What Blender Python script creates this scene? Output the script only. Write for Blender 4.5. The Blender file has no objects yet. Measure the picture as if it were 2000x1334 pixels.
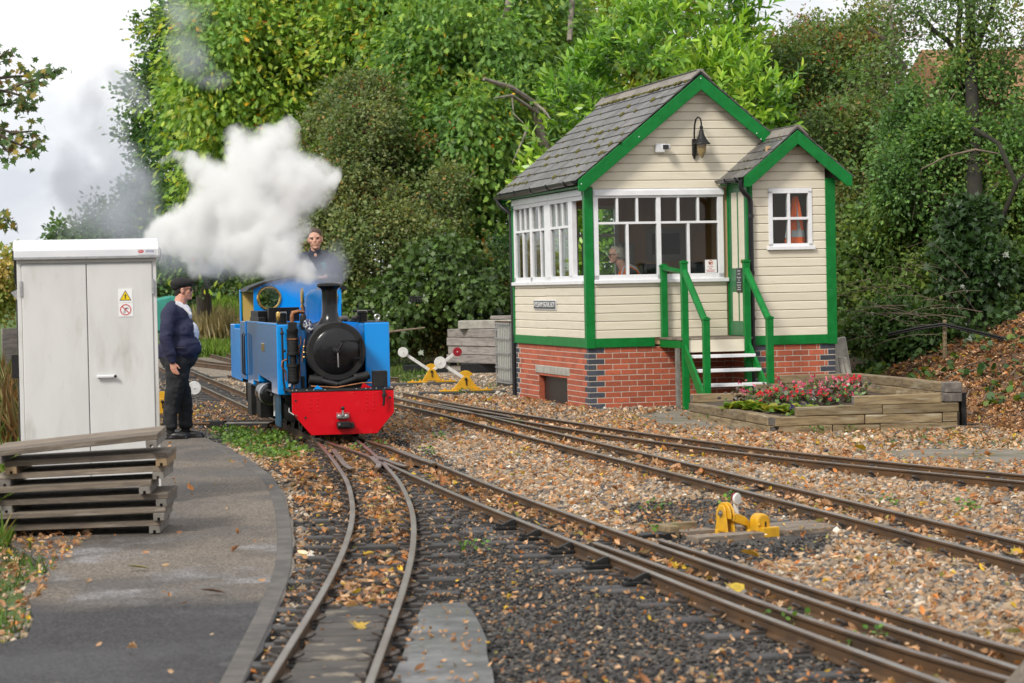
import bpy, bmesh, math, random
import numpy as np
from mathutils import Vector, Matrix, noise as mnoise

random.seed(7); rng = np.random.default_rng(7)
S = bpy.context.scene
COL = S.collection
PI = math.pi

# ------------------------------------------------------------------ camera
F_PX, PITCH, ROLL, CAM_H = 4700.0, 0.0228, 0.0202, 1.6557
cp, sp, cr, sr = math.cos(PITCH), math.sin(PITCH), math.cos(ROLL), math.sin(ROLL)
fw = Vector((0, cp, -sp)); r0 = Vector((1, 0, 0)); u0 = Vector((0, sp, cp))
right = r0 * cr - u0 * sr; up = r0 * sr + u0 * cr
camd = bpy.data.cameras.new('camera'); cam = bpy.data.objects.new('camera', camd); COL.objects.link(cam)
mw = Matrix.Identity(4)
for i in range(3):
    mw[i][0] = right[i]; mw[i][1] = up[i]; mw[i][2] = -fw[i]
mw[2][3] = CAM_H
cam.matrix_world = mw
camd.sensor_width = 36.0; camd.lens = 36.0 * F_PX / 2000.0
camd.clip_start = 0.1; camd.clip_end = 3000
camd.dof.use_dof = True; camd.dof.focus_distance = 28.0; camd.dof.aperture_fstop = 5.0
S.camera = cam

# ------------------------------------------------------------------ sky (bright broken cloud) and a soft sun
SUN_EL, SUN_AZ = math.radians(42), math.radians(216)   # azimuth clockwise from +Y: behind the camera, to the left
W = bpy.data.worlds.new('World'); S.world = W; W.use_nodes = True
nt = W.node_tree; nt.nodes.clear()
wo = nt.nodes.new('ShaderNodeOutputWorld'); bg = nt.nodes.new('ShaderNodeBackground')
sky = nt.nodes.new('ShaderNodeTexSky'); sky.sky_type = 'NISHITA'; sky.sun_disc = False
sky.sun_elevation = SUN_EL; sky.sun_rotation = SUN_AZ
tc = nt.nodes.new('ShaderNodeTexCoord'); mp = nt.nodes.new('ShaderNodeMapping'); mp.inputs['Scale'].default_value = (1, 1, 2.2)
n1 = nt.nodes.new('ShaderNodeTexNoise'); n1.inputs['Scale'].default_value = 5.0; n1.inputs['Detail'].default_value = 6; n1.inputs['Roughness'].default_value = .55
cr1 = nt.nodes.new('ShaderNodeValToRGB')
cr1.color_ramp.elements[0].position = .33; cr1.color_ramp.elements[0].color = (8.2, 8.6, 9.4, 1)
cr1.color_ramp.elements[1].position = .55; cr1.color_ramp.elements[1].color = (12.5, 12.5, 12.5, 1)
mx = nt.nodes.new('ShaderNodeMix'); mx.data_type = 'RGBA'; mx.inputs['Factor'].default_value = .93
nt.links.new(tc.outputs['Generated'], mp.inputs['Vector']); nt.links.new(mp.outputs[0], n1.inputs['Vector'])
nt.links.new(n1.outputs['Fac'], cr1.inputs['Fac'])
nt.links.new(sky.outputs[0], mx.inputs['A']); nt.links.new(cr1.outputs[0], mx.inputs['B'])
nt.links.new(mx.outputs['Result'], bg.inputs['Color']); bg.inputs['Strength'].default_value = .09
nt.links.new(bg.outputs[0], wo.inputs['Surface'])
sd = bpy.data.lights.new('sun', 'SUN'); sd.energy = 3.0; sd.angle = math.radians(14); sd.color = (1, .95, .86)
sun = bpy.data.objects.new('sun', sd); COL.objects.link(sun)
sdir = Vector((math.sin(SUN_AZ) * math.cos(SUN_EL), math.cos(SUN_AZ) * math.cos(SUN_EL), math.sin(SUN_EL)))
sun.rotation_euler = sdir.to_track_quat('Z', 'Y').to_euler()
S.view_settings.view_transform = 'Standard'; S.view_settings.look = 'None'
S.view_settings.exposure = 0.06; S.view_settings.gamma = 1.0; S.view_settings.use_curve_mapping = False
S.render.engine = 'CYCLES'
cy = S.cycles
cy.max_bounces = 8; cy.diffuse_bounces = 5; cy.glossy_bounces = 3; cy.transmission_bounces = 6; cy.transparent_max_bounces = 24; cy.volume_bounces = 5
cy.use_denoising = True; cy.caustics_reflective = False; cy.caustics_refractive = False
cy.use_adaptive_sampling = True; cy.adaptive_threshold = 0.015
try: cy.denoiser = 'OPENIMAGEDENOISE'
except Exception: pass
# ------------------------------------------------------------------ helpers
def ray(px, py):
    a, b = px - 1000., py - 667.
    u = a * cr - b * sr; v = a * sr + b * cr; q = -v / F_PX
    return Vector((u / F_PX, cp + q * sp, -sp + q * cp))
def G(px, py, z=0.0):                       # the point of the level plane z that stands at a place in the photograph
    r = ray(px, py); t = (z - CAM_H) / r.z
    return Vector((r.x * t, r.y * t, z))
def at(px, py, Y):                          # the point at distance Y
    r = ray(px, py); t = Y / r.y
    return Vector((r.x * t, Y, CAM_H + r.z * t))

def tag(o, label=None, cat=None, group=None, kind=None):
    if label: o['label'] = label
    if cat: o['category'] = cat
    if group: o['group'] = group
    if kind: o['kind'] = kind
    return o
def empty(name, loc=(0, 0, 0), rz=0.0, label=None, cat=None, group=None, rot=None):
    o = bpy.data.objects.new(name, None); COL.objects.link(o); o.empty_display_size = .2
    o.location = loc; o.rotation_euler = rot if rot else (0, 0, rz)
    return tag(o, label, cat, group)
def link(name, me, parent=None, loc=None, rot=None, scale=None, mat=None):
    o = bpy.data.objects.new(name, me); COL.objects.link(o)
    if parent is not None: o.parent = parent
    if loc is not None: o.location = loc
    if rot is not None: o.rotation_euler = rot
    if scale is not None: o.scale = scale if hasattr(scale, '__len__') else (scale,) * 3
    return o
def copy_tree(o, parent=None):
    c = o.copy(); COL.objects.link(c)
    if parent is not None: c.parent = parent
    for ch in list(o.children): copy_tree(ch, c)
    return c

def bake(o):
    """the evaluated mesh of o (modifiers, text), worked out in a side scene so that the main one is not re-evaluated"""
    s2 = bpy.data.scenes.new('bake'); s2.collection.objects.link(o)
    with bpy.context.temp_override(scene=s2, view_layer=s2.view_layers[0]):
        me = bpy.data.meshes.new_from_object(o.evaluated_get(bpy.context.evaluated_depsgraph_get()))
    bpy.data.scenes.remove(s2); return me

class MB:
    """collects faces with material slots, builds ONE mesh"""
    def __init__(s): s.v = []; s.f = []; s.m = []; s.cur = 0
    def mat(s, i): s.cur = i; return s
    def add(s, vs, fs):
        o = len(s.v); s.v += [tuple(v) for v in vs]
        for f in fs: s.f.append([i + o for i in f]); s.m.append(s.cur)
        return s
    def box(s, x0, x1, y0, y1, z0, z1, M=None):
        vs = [Vector((x, y, z)) for z in (z0, z1) for y in (y0, y1) for x in (x0, x1)]
        if M is not None: vs = [M @ v for v in vs]
        return s.add(vs, [(0, 2, 3, 1), (4, 5, 7, 6), (0, 1, 5, 4), (2, 6, 7, 3), (0, 4, 6, 2), (1, 3, 7, 5)])
    def cbox(s, c, d, M=None):
        return s.box(c[0] - d[0] / 2, c[0] + d[0] / 2, c[1] - d[1] / 2, c[1] + d[1] / 2, c[2] - d[2] / 2, c[2] + d[2] / 2, M)
    def bar(s, p0, p1, w, h, upv=(0, 0, 1)):
        p0, p1 = Vector(p0), Vector(p1); d = (p1 - p0); L = d.length; d.normalize()
        x = d.cross(Vector(upv)); x = x.normalized() if x.length > 1e-6 else Vector((1, 0, 0)); z = x.cross(d)
        M = Matrix((x, d, z)).transposed().to_4x4(); M.translation = p0
        return s.box(-w / 2, w / 2, 0, L, -h / 2, h / 2, M)
    def prism(s, poly, t0, t1, axis='y'):
        """poly: 2D outline counter-clockwise; extruded from t0 to t1 along axis"""
        n = len(poly)
        def P(a, b, t): return {'y': (a, t, b), 'x': (t, a, b), 'z': (a, b, t)}[axis]
        vs = [P(a, b, t0) for a, b in poly] + [P(a, b, t1) for a, b in poly]
        fs = [tuple(range(n - 1, -1, -1)), tuple(range(n, 2 * n))] + [(i, (i + 1) % n, n + (i + 1) % n, n + i) for i in range(n)]
        return s.add(vs, fs)
    def tube(s, pts, r, n=8, cap=True, flat=1.0):
        pts = [Vector(p) for p in pts]; rs = r if hasattr(r, '__len__') else [r] * len(pts)
        rings = []; prev = None
        for i, p in enumerate(pts):
            d = (pts[min(i + 1, len(pts) - 1)] - pts[max(i - 1, 0)]).normalized()
            if prev is None:
                a = d.cross(Vector((0, 0, 1)))
                if a.length < 1e-3: a = d.cross(Vector((1, 0, 0)))
                a.normalize()
            else:
                a = (prev - d * prev.dot(d)); a = a.normalized() if a.length > 1e-6 else prev
            prev = a; b = d.cross(a)
            rings.append([p + (a * math.cos(2 * PI * k / n) + b * flat * math.sin(2 * PI * k / n)) * rs[i] for k in range(n)])
        vs = [v for R in rings for v in R]; fs = []
        for i in range(len(pts) - 1):
            for k in range(n): fs.append((i * n + k, i * n + (k + 1) % n, (i + 1) * n + (k + 1) % n, (i + 1) * n + k))
        if cap: fs.append(tuple(range(n - 1, -1, -1))); fs.append(tuple((len(pts) - 1) * n + k for k in range(n)))
        return s.add(vs, fs)
    def lathe(s, prof, n=24, M=None, cap=True):
        vs = []; fs = []
        for r, z in prof:
            for k in range(n):
                v = Vector((r * math.cos(2 * PI * k / n), r * math.sin(2 * PI * k / n), z)); vs.append(M @ v if M is not None else v)
        for i in range(len(prof) - 1):
            for k in range(n): fs.append((i * n + k, i * n + (k + 1) % n, (i + 1) * n + (k + 1) % n, (i + 1) * n + k))
        if cap: fs.append(tuple(range(n - 1, -1, -1))); fs.append(tuple((len(prof) - 1) * n + k for k in range(n)))
        return s.add(vs, fs)
    def ball(s, c, r, n=12, M=None):
        r = r if hasattr(r, '__len__') else (r, r, r); m = max(4, n // 2); vs = []; fs = []
        for i in range(m + 1):
            t = PI * i / m
            for k in range(n):
                v = Vector((r[0] * math.sin(t) * math.cos(2 * PI * k / n), r[1] * math.sin(t) * math.sin(2 * PI * k / n), r[2] * math.cos(t)))
                if M is not None: v = M @ v
                vs.append(v + Vector(c))
        for i in range(m):
            for k in range(n): fs.append((i * n + k, (i + 1) * n + k, (i + 1) * n + (k + 1) % n, i * n + (k + 1) % n))
        return s.add(vs, fs)
    def mesh(s, name, mats, bevel=0.0, smooth=False, seg=1):
        me = bpy.data.meshes.new(name); me.from_pydata(s.v, [], s.f)
        mats = mats if isinstance(mats, (list, tuple)) else [mats]
        for m in mats: me.materials.append(m)
        if len(mats) > 1: me.polygons.foreach_set('material_index', s.m)
        bm = bmesh.new(); bm.from_mesh(me)
        if smooth or bevel: bmesh.ops.remove_doubles(bm, verts=bm.verts, dist=1e-6)
        bmesh.ops.recalc_face_normals(bm, faces=bm.faces)
        if bevel:
            es = [e for e in bm.edges if len(e.link_faces) == 2 and e.calc_face_angle(0) > .5]
            bmesh.ops.bevel(bm, geom=es, offset=bevel, segments=seg, profile=.5, affect='EDGES', clamp_overlap=True)
        if smooth:
            for f in bm.faces: f.smooth = True
            for e in bm.edges:
                if len(e.link_faces) == 2 and e.calc_face_angle(0) > .7: e.smooth = False
        bm.to_mesh(me); bm.free(); me.update()
        return me
    def obj(s, name, mats, parent=None, bevel=0.0, smooth=False, loc=None, rot=None, seg=1):
        return link(name, s.mesh(name, mats, bevel, smooth, seg), parent, loc, rot)

def boxobj(name, m, parent, x0, x1, y0, y1, z0, z1, bevel=0.0, rot=None):
    """a box whose own origin is at its centre"""
    c = ((x0 + x1) / 2, (y0 + y1) / 2, (z0 + z1) / 2)
    return MB().box(x0 - c[0], x1 - c[0], y0 - c[1], y1 - c[1], z0 - c[2], z1 - c[2]).obj(name, m, parent, bevel, loc=c, rot=rot)

# ------------------------------------------------------------------ materials
def N(nt, t, **kw):
    n = nt.nodes.new(t)
    for k, v in kw.items():
        if k in n.inputs: n.inputs[k].default_value = v
        else: setattr(n, k, v)
    return n
def mat(name, c1, c2=None, scale=6, rough=.6, bump=0.0, bscale=60, var=0.0, metal=0.0, coat=0.0, stretch=(1, 1, 1), lo=.38, hi=.66, spec=.5, c3=None, s3=3.0, lo3=.55, hi3=.7, rvar=0.0, detail=5, trans=0.0, sss=0.0):
    m = bpy.data.materials.new(name); m.use_nodes = True; nt = m.node_tree; b = nt.nodes['Principled BSDF']; L = nt.links.new
    b.inputs['Roughness'].default_value = rough; b.inputs['Metallic'].default_value = metal; b.inputs['Coat Weight'].default_value = coat
    b.inputs['Coat Roughness'].default_value = .08; b.inputs['Specular IOR Level'].default_value = spec
    if sss: b.inputs['Subsurface Weight'].default_value = sss; b.inputs['Subsurface Radius'].default_value = (.02, .008, .004)
    tc = N(nt, 'ShaderNodeTexCoord'); oi = N(nt, 'ShaderNodeObjectInfo')
    mp = N(nt, 'ShaderNodeMapping'); mp.inputs['Scale'].default_value = stretch
    mul = N(nt, 'ShaderNodeMath', operation='MULTIPLY'); mul.inputs[1].default_value = 71.3
    L(oi.outputs['Random'], mul.inputs[0]); L(mul.outputs[0], mp.inputs['Location']); L(tc.outputs['Object'], mp.inputs['Vector'])
    col = None
    def fac(sc, lo, hi, det=detail):
        n = N(nt, 'ShaderNodeTexNoise'); n.inputs['Scale'].default_value = sc; n.inputs['Detail'].default_value = det; n.inputs['Roughness'].default_value = .6
        L(mp.outputs[0], n.inputs['Vector']); r = N(nt, 'ShaderNodeMapRange', interpolation_type='SMOOTHSTEP')
        r.inputs['From Min'].default_value = lo; r.inputs['From Max'].default_value = hi; L(n.outputs['Fac'], r.inputs['Value']); return r.outputs[0]
    def mixc(f, a, bcol):
        x = N(nt, 'ShaderNodeMix', data_type='RGBA')
        if f is not None: L(f, x.inputs['Factor'])
        for s, v in (('A', a), ('B', bcol)):
            if isinstance(v, tuple): x.inputs[s].default_value = (*v[:3], 1)
            else: L(v, x.inputs[s])
        return x
    cur = c1
    f1 = None
    if c2 is not None: f1 = fac(scale, lo, hi); cur = mixc(f1, c1, c2).outputs['Result']
    if c3 is not None: cur = mixc(fac(s3, lo3, hi3), cur, c3).outputs['Result']
    if var:
        mr = N(nt, 'ShaderNodeMapRange'); mr.inputs['To Min'].default_value = 1 - var; mr.inputs['To Max'].default_value = 1 + var
        L(oi.outputs['Random'], mr.inputs['Value'])
        x = N(nt, 'ShaderNodeMix', data_type='RGBA', blend_type='MULTIPLY'); x.inputs['Factor'].default_value = 1
        if isinstance(cur, tuple): x.inputs['A'].default_value = (*cur[:3], 1)
        else: L(cur, x.inputs['A'])
        L(mr.outputs[0], x.inputs['B']); cur = x.outputs['Result']
    if isinstance(cur, tuple): b.inputs['Base Color'].default_value = (*cur[:3], 1)
    else: L(cur, b.inputs['Base Color'])
    if rvar:
        r = N(nt, 'ShaderNodeMapRange'); r.inputs['To Min'].default_value = rough - rvar; r.inputs['To Max'].default_value = rough + rvar
        L(fac(scale * 1.7, .3, .7), r.inputs['Value']); L(r.outputs[0], b.inputs['Roughness'])
    if bump:
        n = N(nt, 'ShaderNodeTexNoise'); n.inputs['Scale'].default_value = bscale; n.inputs['Detail'].default_value = 4
        L(mp.outputs[0], n.inputs['Vector']); bp = N(nt, 'ShaderNodeBump'); bp.inputs['Strength'].default_value = bump; bp.inputs['Distance'].default_value = .01
        L(n.outputs['Fac'], bp.inputs['Height']); L(bp.outputs[0], b.inputs['Normal'])
    if trans:
        t = N(nt, 'ShaderNodeBsdfTranslucent'); a = N(nt, 'ShaderNodeMixShader'); a.inputs[0].default_value = trans
        if isinstance(cur, tuple): t.inputs['Color'].default_value = (*cur[:3], 1)
        else: L(cur, t.inputs['Color'])
        L(b.outputs[0], a.inputs[1]); L(t.outputs[0], a.inputs[2]); L(a.outputs[0], nt.nodes['Material Output'].inputs['Surface'])
    return m
def srgb(r, g, b):
    f = lambda c: (c / 255 / 12.92) if c / 255 <= .04045 else ((c / 255 + .055) / 1.055) ** 2.4
    return (f(r), f(g), f(b))
def leafmat(name, rough=.5, trans=.35, attr='Col', gain=1.0, inst=False, spec=.35):
    """leaf colour comes from a colour stored with each leaf"""
    m = bpy.data.materials.new(name); m.use_nodes = True; nt = m.node_tree; b = nt.nodes['Principled BSDF']; L = nt.links.new
    a = N(nt, 'ShaderNodeAttribute', attribute_name=attr)
    if inst: a.attribute_type = 'INSTANCER'
    b.inputs['Roughness'].default_value = rough; b.inputs['Specular IOR Level'].default_value = spec
    ac = a.outputs['Color']
    if gain != 1.0:
        gn = N(nt, 'ShaderNodeMix', data_type='RGBA', blend_type='MULTIPLY'); gn.inputs['Factor'].default_value = 1; L(ac, gn.inputs['A']); gn.inputs['B'].default_value = (gain, gain, gain, 1); ac = gn.outputs['Result']
    L(ac, b.inputs['Base Color'])
    if trans:
        t = N(nt, 'ShaderNodeBsdfTranslucent'); g = N(nt, 'ShaderNodeMix', data_type='RGBA', blend_type='MULTIPLY'); g.inputs['Factor'].default_value = 1
        L(ac, g.inputs['A']); g.inputs['B'].default_value = (1.5, 1.5, .7, 1); L(g.outputs['Result'], t.inputs['Color'])
        x = N(nt, 'ShaderNodeMixShader'); x.inputs[0].default_value = trans
        L(b.outputs[0], x.inputs[1]); L(t.outputs[0], x.inputs[2]); L(x.outputs[0], nt.nodes['Material Output'].inputs['Surface'])
    return m
def glassmat(name, tint=(.9, .93, .92), refl=1.0):
    m = bpy.data.materials.new(name); m.use_nodes = True; nt = m.node_tree; nt.nodes.clear(); L = nt.links.new
    o = N(nt, 'ShaderNodeOutputMaterial'); t = N(nt, 'ShaderNodeBsdfTransparent'); t.inputs['Color'].default_value = (*tint, 1)
    g = N(nt, 'ShaderNodeBsdfGlossy'); g.inputs['Roughness'].default_value = .02; fr = N(nt, 'ShaderNodeFresnel'); fr.inputs['IOR'].default_value = 1.5
    mu = N(nt, 'ShaderNodeMath', operation='MULTIPLY', use_clamp=True); mu.inputs[1].default_value = refl; L(fr.outputs[0], mu.inputs[0])
    x = N(nt, 'ShaderNodeMixShader'); L(mu.outputs[0], x.inputs[0]); L(t.outputs[0], x.inputs[1]); L(g.outputs[0], x.inputs[2]); L(x.outputs[0], o.inputs['Surface'])
    return m

M = {}
M['green'] = mat('green_paint', (.0, .150, .022), (.002, .185, .03), 9, .42, .05, 40, 0.06, spec=.3, c3=(.05, .20, .10), s3=26, lo3=.64, hi3=.72)
M['greendoor'] = mat('green_door_paint', (.03, .16, .065), (.045, .2, .085), 7, .4, .04, 40)
M['cream'] = mat('cream_paint', (.69, .625, .495), (.73, .665, .535), 5, .5, .06, 60, .05, stretch=(.6, .6, 4), c3=(.42, .35, .24), s3=16, lo3=.66, hi3=.8)
M['white'] = mat('white_paint', (.80, .80, .82), (.74, .74, .76), 8, .4, .03, 50, c3=(.5, .46, .4), s3=30, lo3=.7, hi3=.78)
M['brick'] = mat('red_brick', (.44, .10, .045), (.34, .085, .045), 22, .75, .25, 160, .22)
M['bluebrick'] = mat('blue_brick', (.045, .05, .068), (.065, .07, .09), 18, .5, .2, 140, .25)
M['mortar'] = mat('mortar', (.56, .50, .42), (.46, .41, .34), 20, .9, .3, 120)
M['lintel'] = mat('concrete', (.42, .40, .35), (.30, .285, .25), 9, .85, .3, 90, .12)
M['slate'] = mat('slate', (.105, .102, .102), (.15, .142, .134), 14, .5, .25, 60, .30, c3=(.10, .092, .05), s3=9, lo3=.58, hi3=.74)
M['moss'] = mat('moss', (.12, .115, .015), (.045, .036, .01), 60, .95, .6, 200, .3)
M['ridge'] = mat('ridge_tile', (.24, .215, .19), (.17, .15, .13), 11, .75, .3, 70, .2, c3=(.15, .15, .03), s3=9, lo3=.6, hi3=.7)
M['black'] = mat('black_paint', (.009, .009, .010), (.014, .014, .015), 9, .38, .05, 60)
M['blackgloss'] = mat('black_gloss', (.005, .005, .006), (.008, .008, .009), 5, .24, .02, 20, coat=.1, spec=.4, rvar=.05)
M['blackmatt'] = mat('sooty_black', (.010, .010, .0105), (.018, .0175, .017), 9, .55, .15, 60, spec=.35, c3=(.06, .056, .052), s3=14, lo3=.64, hi3=.8)
M['plastic'] = mat('black_plastic', (.018, .018, .02), None, rough=.32)
M['dark'] = mat('dark_interior', (.03, .025, .02), None, rough=.8)
M['room'] = mat('brown_panelling', (.66, .44, .26), (.56, .36, .20), 3, .6, .05, 20, stretch=(1, 1, .15))
M['glass'] = glassmat('window_glass', refl=.5)
M['brass'] = mat('brass', (.78, .52, .17), (.6, .38, .12), 20, .25, 0, metal=1)
M['copper'] = mat('copper', (.55, .25, .12), (.3, .14, .08), 20, .35, 0, metal=1)
M['steel'] = mat('steel', (.42, .42, .42), (.28, .26, .25), 20, .4, .1, metal=.9)
M['locoblue'] = mat('loco_blue', (.0, .275, .80), (.0, .30, .82), 3, .24, .015, 8, coat=.25, spec=.35, c3=(.01, .15, .36), s3=6, lo3=.63, hi3=.85)
M['locogloss'] = mat('polished_loco_blue', (.0, .275, .80), (.0, .30, .82), 3, .2, .01, 4, coat=1.0, spec=.5, c3=(.02, .26, .62), s3=2.2, lo3=.62, hi3=.85); M['grimyblue'] = mat('grimy_blue', (.005, .075, .15), (.01, .03, .05), 6, .5, .1, 30)
M['locored'] = mat('loco_red', (.60, .0, .008), (.64, .003, .012), 5, .32, .02, 12, coat=.15, spec=.3, c3=(.66, .06, .05), s3=7, lo3=.63, hi3=.86)
M['yellowcab'] = mat('cab_yellow', (.62, .42, .12), None, rough=.45)
M['galv'] = mat('galvanised', (.45, .45, .46), (.36, .36, .37), 30, .4, .05, metal=.6)
M['cabinet'] = mat('cabinet_paint', (.66, .655, .645), (.61, .605, .595), 3.2, .33, .02, 6, stretch=(1.5, 1, .5), c3=(.44, .43, .39), s3=2.6, lo3=.54, hi3=.80, rvar=.06)
M['cabinettop'] = mat('cabinet_lid', (.72, .73, .76), (.66, .67, .70), 4, .35)
M['pallet'] = mat('weathered_wood', (.205, .165, .125), (.125, .10, .08), 5, .82, .35, 30, .25, stretch=(1, 9, 9), c3=(.30, .26, .215), s3=3)
M['palletend'] = mat('weathered_end_grain', (.20, .185, .165), (.14, .125, .11), 12, .85, .3, 60, .2)
M['palletnew'] = mat('newer_wood', (.30, .205, .115), (.22, .15, .085), 9, .8, .3, 30, .1)
M['timber'] = mat('bed_timber', (.265, .195, .105), (.135, .092, .05), 4, .85, .4, 26, .24, stretch=(1, 8, 8), c3=(.36, .31, .22), s3=2.2, lo3=.5, hi3=.75)
M['timbergrey'] = mat('grey_timber', (.30, .265, .24), (.19, .168, .155), 4, .85, .35, 26, .16, stretch=(1, 7, 7), c3=(.15, .125, .115), s3=4, lo3=.6, hi3=.75)
M['timberend'] = mat('timber_end', (.085, .075, .068), (.16, .14, .12), 12, .9, .3, 50, .3)
M['sleeper'] = mat('sleeper_plastic', (.038, .035, .034), (.062, .057, .055), 7, .62, .25, 50, .3, stretch=(1, 5, 5), c3=(.17, .16, .16), s3=6, lo3=.62, hi3=.8)
M['railside'] = mat('rail_rust', (.100, .050, .018), (.052, .029, .013), 6, .75, .2, 60, stretch=(.4, .4, 1))
M['railhead'] = mat('rail_head', (.22, .18, .15), (.30, .27, .24), 5, .36, .05, 30, metal=.75, stretch=(.3, .3, 1))
M['railtop'] = mat('rail_top_dull', (.17, .135, .115), (.24, .20, .175), 5, .42, .05, 30, metal=.6)
M['clip'] = mat('rail_clip', (.045, .038, .034), (.075, .055, .045), 20, .6, .1, 60)
M['yellow'] = mat('lever_yellow', (.66, .36, .012), (.56, .29, .015), 14, .45, .12, 60, c3=(.20, .09, .03), s3=18, lo3=.66, hi3=.74)
M['leverwhite'] = mat('lever_white', (.72, .72, .70), (.58, .57, .54), 14, .5)
M['red'] = mat('lever_red', (.32, .008, .02), (.26, .008, .018), 12, .42)
M['ibc'] = mat('ibc_plastic', (.56, .57, .48), (.48, .50, .42), 4, .5, sss=0)
M['asphalt'] = None
# ------------------------------------------------------------------ ground
BOX_O, BOX_A = Vector((1.0235, 32.209, 0)), .2384
BX = Vector((math.cos(BOX_A), math.sin(BOX_A), 0)); BY = Vector((-math.sin(BOX_A), math.cos(BOX_A), 0))
def bw(x, y, z=0.0): return BOX_O + BX * x + BY * y + Vector((0, 0, z))

def sstep(x): x = np.clip(x, 0, 1); return x * x * (3 - 2 * x)
FOOT_Y = [10, 20, 25.5, 29, 31, 34, 38, 42, 46, 52, 58, 66, 80, 140]
FOOT_X = [9.0, 6.6, 5.45, 5.2, 4.9, 4.5, 4.3, 3.9, 2.6, -1.2, -3.6, -6.6, -12, -30]
def hgt(X, Y):
    X = np.asarray(X, float); Y = np.asarray(Y, float)
    s = (X - np.interp(Y, FOOT_Y, FOOT_X)) * .86
    h = 1.15 * sstep(s / 3.3) + .05 * np.clip(s - 4, 0, 60)
    far = 1.15 * sstep((Y - 66) / 30) * (X > -40)
    h = np.maximum(h, far)
    wob = .05 * np.sin(X * 1.9 + Y * .7) * np.sin(Y * 1.3 - X * .8) + .03 * np.sin(X * 4.1) * np.sin(Y * 3.7 + 1)
    return h + wob * sstep((s - .2) / 1.5) - .012
def pix(X, Y, Z=0.0):
    X = np.asarray(X, float); Y = np.asarray(Y, float); z = np.asarray(Z, float) - CAM_H
    f = Y * cp - z * sp; u = F_PX * X / f; v = -F_PX * (Y * sp + z * cp) / f
    return 1000 + u * cr + v * sr, 667 - u * sr + v * cr
def inpoly(px, py, poly):
    c = np.zeros(px.shape, bool); n = len(poly)
    for i in range(n):
        x1, y1 = poly[i]; x2, y2 = poly[(i + 1) % n]
        k = ((y1 > py) != (y2 > py)) & (px < (x2 - x1) * (py - y1) / (y2 - y1 + 1e-9) + x1)
        c ^= k
    return c
DARK = [[(300, 745), (400, 735), (475, 768), (500, 800), (600, 835), (770, 838), (830, 872), (920, 925), (1010, 972), (1140, 1022), (1280, 1075), (1420, 1140), (1560, 1205), (1700, 1268), (1850, 1345), (440, 1345), (560, 1200), (585, 1080), (570, 960), (540, 920), (470, 880), (300, 850)],
        [(1180, 985), (1420, 975), (1500, 1000), (1640, 1050), (1600, 1090), (1480, 1105), (1330, 1075)]]
PATH = [(395, 851), (440, 872), (484, 895), (530, 926), (556, 968), (571, 1020), (576, 1075), (572, 1110), (560, 1150), (536, 1215), (500, 1290), (470, 1350), (-80, 1350), (-80, 1262), (20, 1252), (50, 1243), (62, 1205), (50, 1160), (58, 1140), (108, 1122), (60, 1085), (20, 1062), (-60, 1060), (-60, 1000), (20, 985), (60, 850), (300, 838)]
SLAB = [(828, 1180), (905, 1176), (930, 1200), (948, 1250), (968, 1350), (760, 1350), (790, 1265)]
PAD = [(1240, 812), (1345, 800), (1420, 800), (1500, 845), (1380, 838), (1290, 832)]
GRASS = [[(415, 843), (470, 838), (540, 850), (600, 884), (575, 905), (530, 900), (490, 892), (440, 868)],
         [(-80, 600), (60, 600), (75, 850), (35, 985), (-60, 1000)], [(-60, 1060), (20, 1062), (70, 1085), (110, 1122), (50, 1145), (62, 1205), (40, 1243), (-60, 1262)],
         [(385, 640), (480, 630), (480, 676), (385, 672)], [(755, 690), (830, 715), (850, 742), (800, 752), (760, 745)], [(1560, 846), (1900, 838), (2010, 850), (2010, 880), (1700, 872)]]
SOILP = [[(1880, 838), (2020, 850), (2020, 640), (1640, 640), (1640, 735), (1870, 780)], [(755, 640), (1000, 640), (985, 690), (880, 705), (760, 700)]]
def anyp(px, py, polys):
    r = np.zeros(px.shape, bool)
    for p in polys: r |= inpoly(px, py, p)
    return r
def fnoise(X, Y, s, seed=0.0):
    return np.array([mnoise.fractal(Vector((x * s + seed, y * s - seed, seed)), 1.0, 2.0, 3) for x, y in zip(X, Y)])

xs = np.unique(np.concatenate([np.linspace(-300, -40, 14), np.linspace(-40, -9, 32), np.arange(-9, 9, .16), np.linspace(9, 40, 32), np.linspace(40, 300, 14)]))
ys = np.unique(np.concatenate([np.linspace(-30, 8, 10), np.arange(8, 34, .16), np.arange(34, 70, .5), np.linspace(70, 140, 50), np.linspace(140, 900, 24)]))
XX, YY = np.meshgrid(xs, ys); HH = hgt(XX, YY)
nx, ny = len(xs), len(ys)
me = bpy.data.meshes.new('ground')
idx = np.arange(nx * ny).reshape(ny, nx)
quads = np.stack([idx[:-1, :-1], idx[:-1, 1:], idx[1:, 1:], idx[1:, :-1]], -1).reshape(-1, 4)
def npmesh(name, V, Fq, mat_, col=None, smooth=False):
    """fast mesh from arrays: V (n,3), Fq (m,k)"""
    me = bpy.data.meshes.new(name); V = np.asarray(V, np.float32); Fq = np.asarray(Fq, np.int32); k = Fq.shape[1]
    me.vertices.add(len(V)); me.vertices.foreach_set('co', V.ravel())
    me.loops.add(Fq.size); me.loops.foreach_set('vertex_index', Fq.ravel())
    me.polygons.add(len(Fq)); me.polygons.foreach_set('loop_start', np.arange(0, Fq.size, k, dtype=np.int32)); me.polygons.foreach_set('loop_total', np.full(len(Fq), k, np.int32))
    if smooth: me.polygons.foreach_set('use_smooth', np.ones(len(Fq), bool))
    if col is not None:
        a = me.attributes.new('Col', 'FLOAT_COLOR', 'POINT'); c = np.ones((len(V), 4), np.float32); c[:, :3] = col; a.data.foreach_set('color', c.ravel())
    me.materials.append(mat_); me.update(calc_edges=True); return me
fx, fy = XX.ravel(), YY.ravel(); fh = HH.ravel()
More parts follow.
